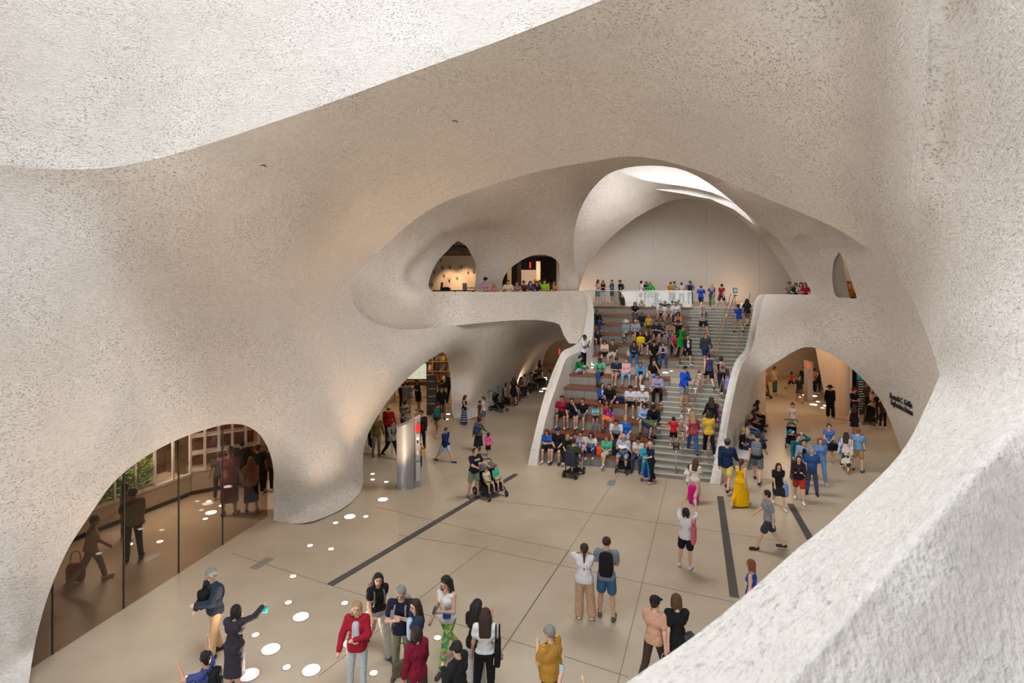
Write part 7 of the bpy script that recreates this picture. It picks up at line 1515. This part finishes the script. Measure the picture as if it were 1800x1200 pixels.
TS(1150, 6, 4, 'man in black tee and pale blue shorts at the landing edge', pose='sitchin', topc='#16171b', bot='shorts', botc='#7c9cc0', shoe='#d0d0d4', hair='short', hairc='k', skin='b')
TS(1063, 7, 6, 'woman in cream top and black shorts on the tier above the landing', fem=True, pose='sitphone', topc='#d4c8b8', bot='shorts', botc='#1a1a1c', shoe='#a85a3c', hair='bob', hairc='k', skin='b')
TS(1077, 7, -4, 'man in brown tee and white shorts on the tier above the landing', pose='sit', topc='#4c4238', bot='shorts', botc='#ccc8cc', shoe='#505c78', hair='short', hairc='k', skin='b')
TS(1115, 7, 0, 'woman in charcoal jacket and blue jeans on the tier above the landing', fem=True, pose='sitphone', top='jacket', topc='#30323c', bot='pants', botc='#3c74b4', shoe='#dce0e4', hair='long', hairc='k', skin='b')
TS(1150, 7, 0, 'man in black printed tee and black trousers on the tier above the landing', pose='sit', topc='#141518', bot='pants', botc='#1c1e24', shoe='#222222', hair='cap', capc='#2a2624', hairc='k', skin='b', fat=.4)
k = TS(1166, 7, 0, 'woman in lilac-grey cardigan and jeans on the tier above the landing', fem=True, pose='sitphone', top='long', topc='#a09cac', bot='pants', botc='#345c90', shoe='#8a7060', hair='bob', hairc='b', skin='a')
shirt_front(k, '#1c1c20')
TS(1050, 8, 20, 'person in dark top with bare knees by the left wall of the tiers', fem=True, pose='sitknees', topc='#26283c', bot='shorts', botc='#2c3460', shoe='#a0c0d8', hair='long', hairc='k', skin='b', d=.4)
TS(1126, 8, 4, 'woman with a bright yellow jacket wrapped around her on the tiers', fem=True, pose='sitcross', top='tee', topc='#20222c', bot='skirt', botc='#e8cc14', shoe='#2a2a2e', hair='long', hairc='n', skin='c')
o = superball(MB(), (0, 0, 0), (.25, .16, .2), .6).build('yellow_jacket', cloth('#ecd012'), None, True); p = line_u(TIER_S[7]-.02, 1126, RIS*8+.34); o.location = p; tag(o, 'bright yellow jacket bundled on the lap of a woman on the tiers', 'jacket')
TS(1137, 8, -10, 'brown-haired woman in black shorts with long bare legs on the tiers', fem=True, pose='sit', topc='#2c2622', bot='shorts', botc='#1a1a1c', shoe='#d4d4dc', hair='wavy', hairc='b', skin='a')
TS(1187, 8, 0, 'woman in black and pink beside the green shirt on the tiers', fem=True, pose='sitfwd', topc='#c83c5c', bot='pants', botc='#1c1a1e', shoe='#3a4048', hair='pony', hairc='n', skin='b')
TS(1100, 9, 4, 'woman in sun hat, aqua top and patterned trousers on the upper tiers', fem=True, pose='sitcross', topc='#8cb4bc', bot='pants', botc='#3a3a3e', botpat=('blot', '#b0b0b4', 9), shoe='#c8b8b0', hair='sunhat', capc='#d8cdb8', hairc='b', skin='a')
TS(1117, 9, 6, 'balding man in pale blue tee and navy shorts on the upper tiers', pose='sitcross', topc='#a0acc4', bot='shorts', botc='#23283e', shoe='#5a4638', hair='ring', hairc='b', skin='b', head=(0, 30))
TS(1154, 9, 0, 'man in navy polo and dark shorts holding something blue on the upper tiers', pose='sitphone', topc='#242c40', bot='shorts', botc='#2c3248', shoe='#3a3a3e', hair='buzz', hairc='k', skin='b')
TS(1166, 9, -6, 'woman in black floral dress on the upper tiers', fem=True, pose='sit', topc='#1c1c22', toppat=('blot', '#7c808c', 10), bot='skirt', botc='#1c1c22', shoe='#2a2a2c', hair='short', hairc='k', skin='b')
TS(1179, 9, 0, 'person in sand shirt and light jeans on the upper tiers', pose='sitfwd', top='mid', topc='#a48c6c', bot='pants', botc='#7c98bc', shoe='#b0a8a8', hair='short', hairc='n', skin='b')
TS(1192, 9, 0, 'man in black jacket and cap at the right end of the upper tiers', pose='sit', top='jacket', topc='#18181c', bot='pants', botc='#1c1c22', shoe='#333338', hair='cap', capc='#2a2a2c', hairc='k', skin='c')
TS(1050, 10, 30, 'woman in black top and jeans leaning on the left wall high on the tiers', fem=True, pose='sitside', top='long', topc='#1a1a1e', bot='pants', botc='#23407c', shoe='#c0c0c4', hair='bob', hairc='n', skin='b')
TS(1129, 10, 0, 'man in charcoal tee and olive cap on the high tiers', pose='sitfwd', topc='#343844', bot='shorts', botc='#5c6c74', shoe='#8a6a58', hair='cap', capc='#6a705c', hairc='n', skin='c')
p = line_u(TIER_S[8]+.5, 1140, RIS*9); person(p, -10, h=1.14, child=True, pose='kid', topc='#d8b83c', bot='shorts', botc='#2c5440', shoe='#8a8a8a', hair='short', hairc='y', skin='b', label='small boy in yellow tee and green shorts standing among the tiers', group='small children')
TS(1192, 10, 0, 'woman in orange top and pink trousers at the right end of the tiers', fem=True, pose='sitphone', top='tank', topc='#c87c4c', bot='pants', botc='#d8a8a8', shoe='#b08878', hair='long', hairc='k', skin='b')
TS(1116, 11, 10, 'woman in black tee and grey trousers alone on the highest seats', fem=True, pose='sitcross', topc='#1c242c', bot='pants', botc='#5c5450', shoe='#1e1e22', hair='bob', hairc='n', skin='b')
TS(1162, 11, 0, 'man in white tee and black shorts leftmost of three on the highest seats', pose='sitfwd', topc='#c8cad4', bot='shorts', botc='#1c1c26', shoe='#dcdcdc', hair='short', hairc='n', skin='b')
TS(1176, 11, 0, 'man in white tee and khaki shorts in the middle on the highest seats', pose='sitfwd', topc='#d0ccd0', bot='shorts', botc='#8c8470', shoe='#6ab0b8', hair='short', hairc='k', skin='b')
TS(1188, 11, 0, 'man in white polo and dark jeans rightmost on the highest seats', pose='sit', topc='#ccd0dc', bot='pants', botc='#2c3e64', shoe='#b8bcc8', hair='buzz', hairc='k', skin='c')
# loose things on the tiers
def loose(u, k, name, col, sz, label, cat='bag', d=.3, rz=0.0):
    p = line_u(TIER_S[k-1]+d, u, RIS*k); r = handbag(p, rz-.3, col, label, sz, name, .06); return r
loose(1088, 4, 'backpack', '#1c2c48', (.52, .2, .3), 'navy backpack lying on the fourth tier', d=.5)
loose(1053, 1, 'drawstring_bag', '#f0602c', (.22, .16, .34), 'bright orange drawstring bag beside the boy in mint green', d=.04)
loose(1083, 1, 'backpack', '#1a2434', (.32, .2, .36), 'dark backpack between the boy in mint and the reading man', d=.3)
loose(1106, 7, 'tote_bag', '#d4d0c8', (.26, .14, .3), 'cream bag beside the woman in the charcoal jacket', d=.25)
loose(1056, 7, 'handbag', '#6c3424', (.3, .16, .2), 'brown leather bag beside the woman in the cream top', d=.25)
loose(1135, 6, 'tote_bag', '#d8d2bc', (.3, .16, .22), 'cream bag beside the denim jacket at the landing edge', d=.12)
loose(1147, 5, 'tote_bag', '#c8bcae', (.2, .14, .28), 'beige bag beside the lavender denim shirt', d=.1)
p = F(1075, 826); handbag((p[0], p[1]+.6, .42), -.3, '#d8d6d4', 'white plastic bag at the knees of the boy in mint green', (.4, .14, .36), 'plastic_bag', .1)
# umbrella stroller with a white hat, mobility scooter
stroller(F(1098, 828), -.5, 'black umbrella stroller with a white hat parked at the tiers', '#1b1b1e', '#141416', '#d8d8dc', s=.92)
ws = tag(empty('mobility_scooter', F(1008, 836), math.radians(150)), 'black four-wheeled mobility scooter at the foot of the tiers', 'scooter')
MB().box((-.22, -.42, .16), (.22, .34, .22)).build('deck', M_BLACK, ws)
for x in (-.25, .25):
    wheel(ws, (x, .30, .13), .13, .08); wheel(ws, (x, -.42, .13), .13, .08)
    MB().tube([(x*.9, .22, .22), (x*.9, .22, .74), (x*.95, -.08, .74)], .02, 6).build('armrest', M_BLACK, ws, True)
superball(MB(), (0, .14, .50), (.23, .22, .05), .4).build('seat', plain('scooter_seat', (.03, .03, .05), .6), ws, True); superball(MB(), (0, .34, .78), (.22, .05, .27), .4).build('backrest', plain('scooter_back', (.025, .025, .06), .6), ws, True)
MB().tube([(0, .14, .2), (0, .14, .48)], .04, 8).build('seat_post', M_METAL, ws); MB().tube([(0, -.36, .2), (0, -.30, .62), (0, -.24, .88)], .03, 8).build('tiller', M_BLACK, ws, True); MB().tube([(-.2, -.24, .88), (.2, -.24, .88)], .018, 6).build('handlebar', M_BLACK, ws, True)
superball(MB(), (0, -.52, .62), (.15, .10, .2), .4).build('front_bag', plain('scooter_bag', (.02, .02, .025), .7), ws, True)
p = F(1007, 836); person((p[0]-.02, p[1]+.06-.18, .54), 150, h=1.74, pose='sit', topc='#3c4630', bot='shorts', botc='#5c6270', shoe='#3a3a3e', hair='short', hairc='n', skin='a', label='man in dark green tee sitting on the mobility scooter', group=GF)

# two small curved slots in the vault
for i, (u, v, w) in enumerate(((800, 212, 9), (463, 290, 10))):
    pts = [P(u-w/2+w*t, v+2.2*(2*t-.8)**2, float(dep1(np.array([[u, v]]))[0])-.02) for t in np.linspace(0, 1, 6)]
    o = MB().tube(pts, .012, 6).build('vault_slot', M_BLACK, None, True); tag(o, ['small dark curved slot high in the middle of the vault', 'small dark curved slot in the vault near the ridge at left'][i], 'vent')
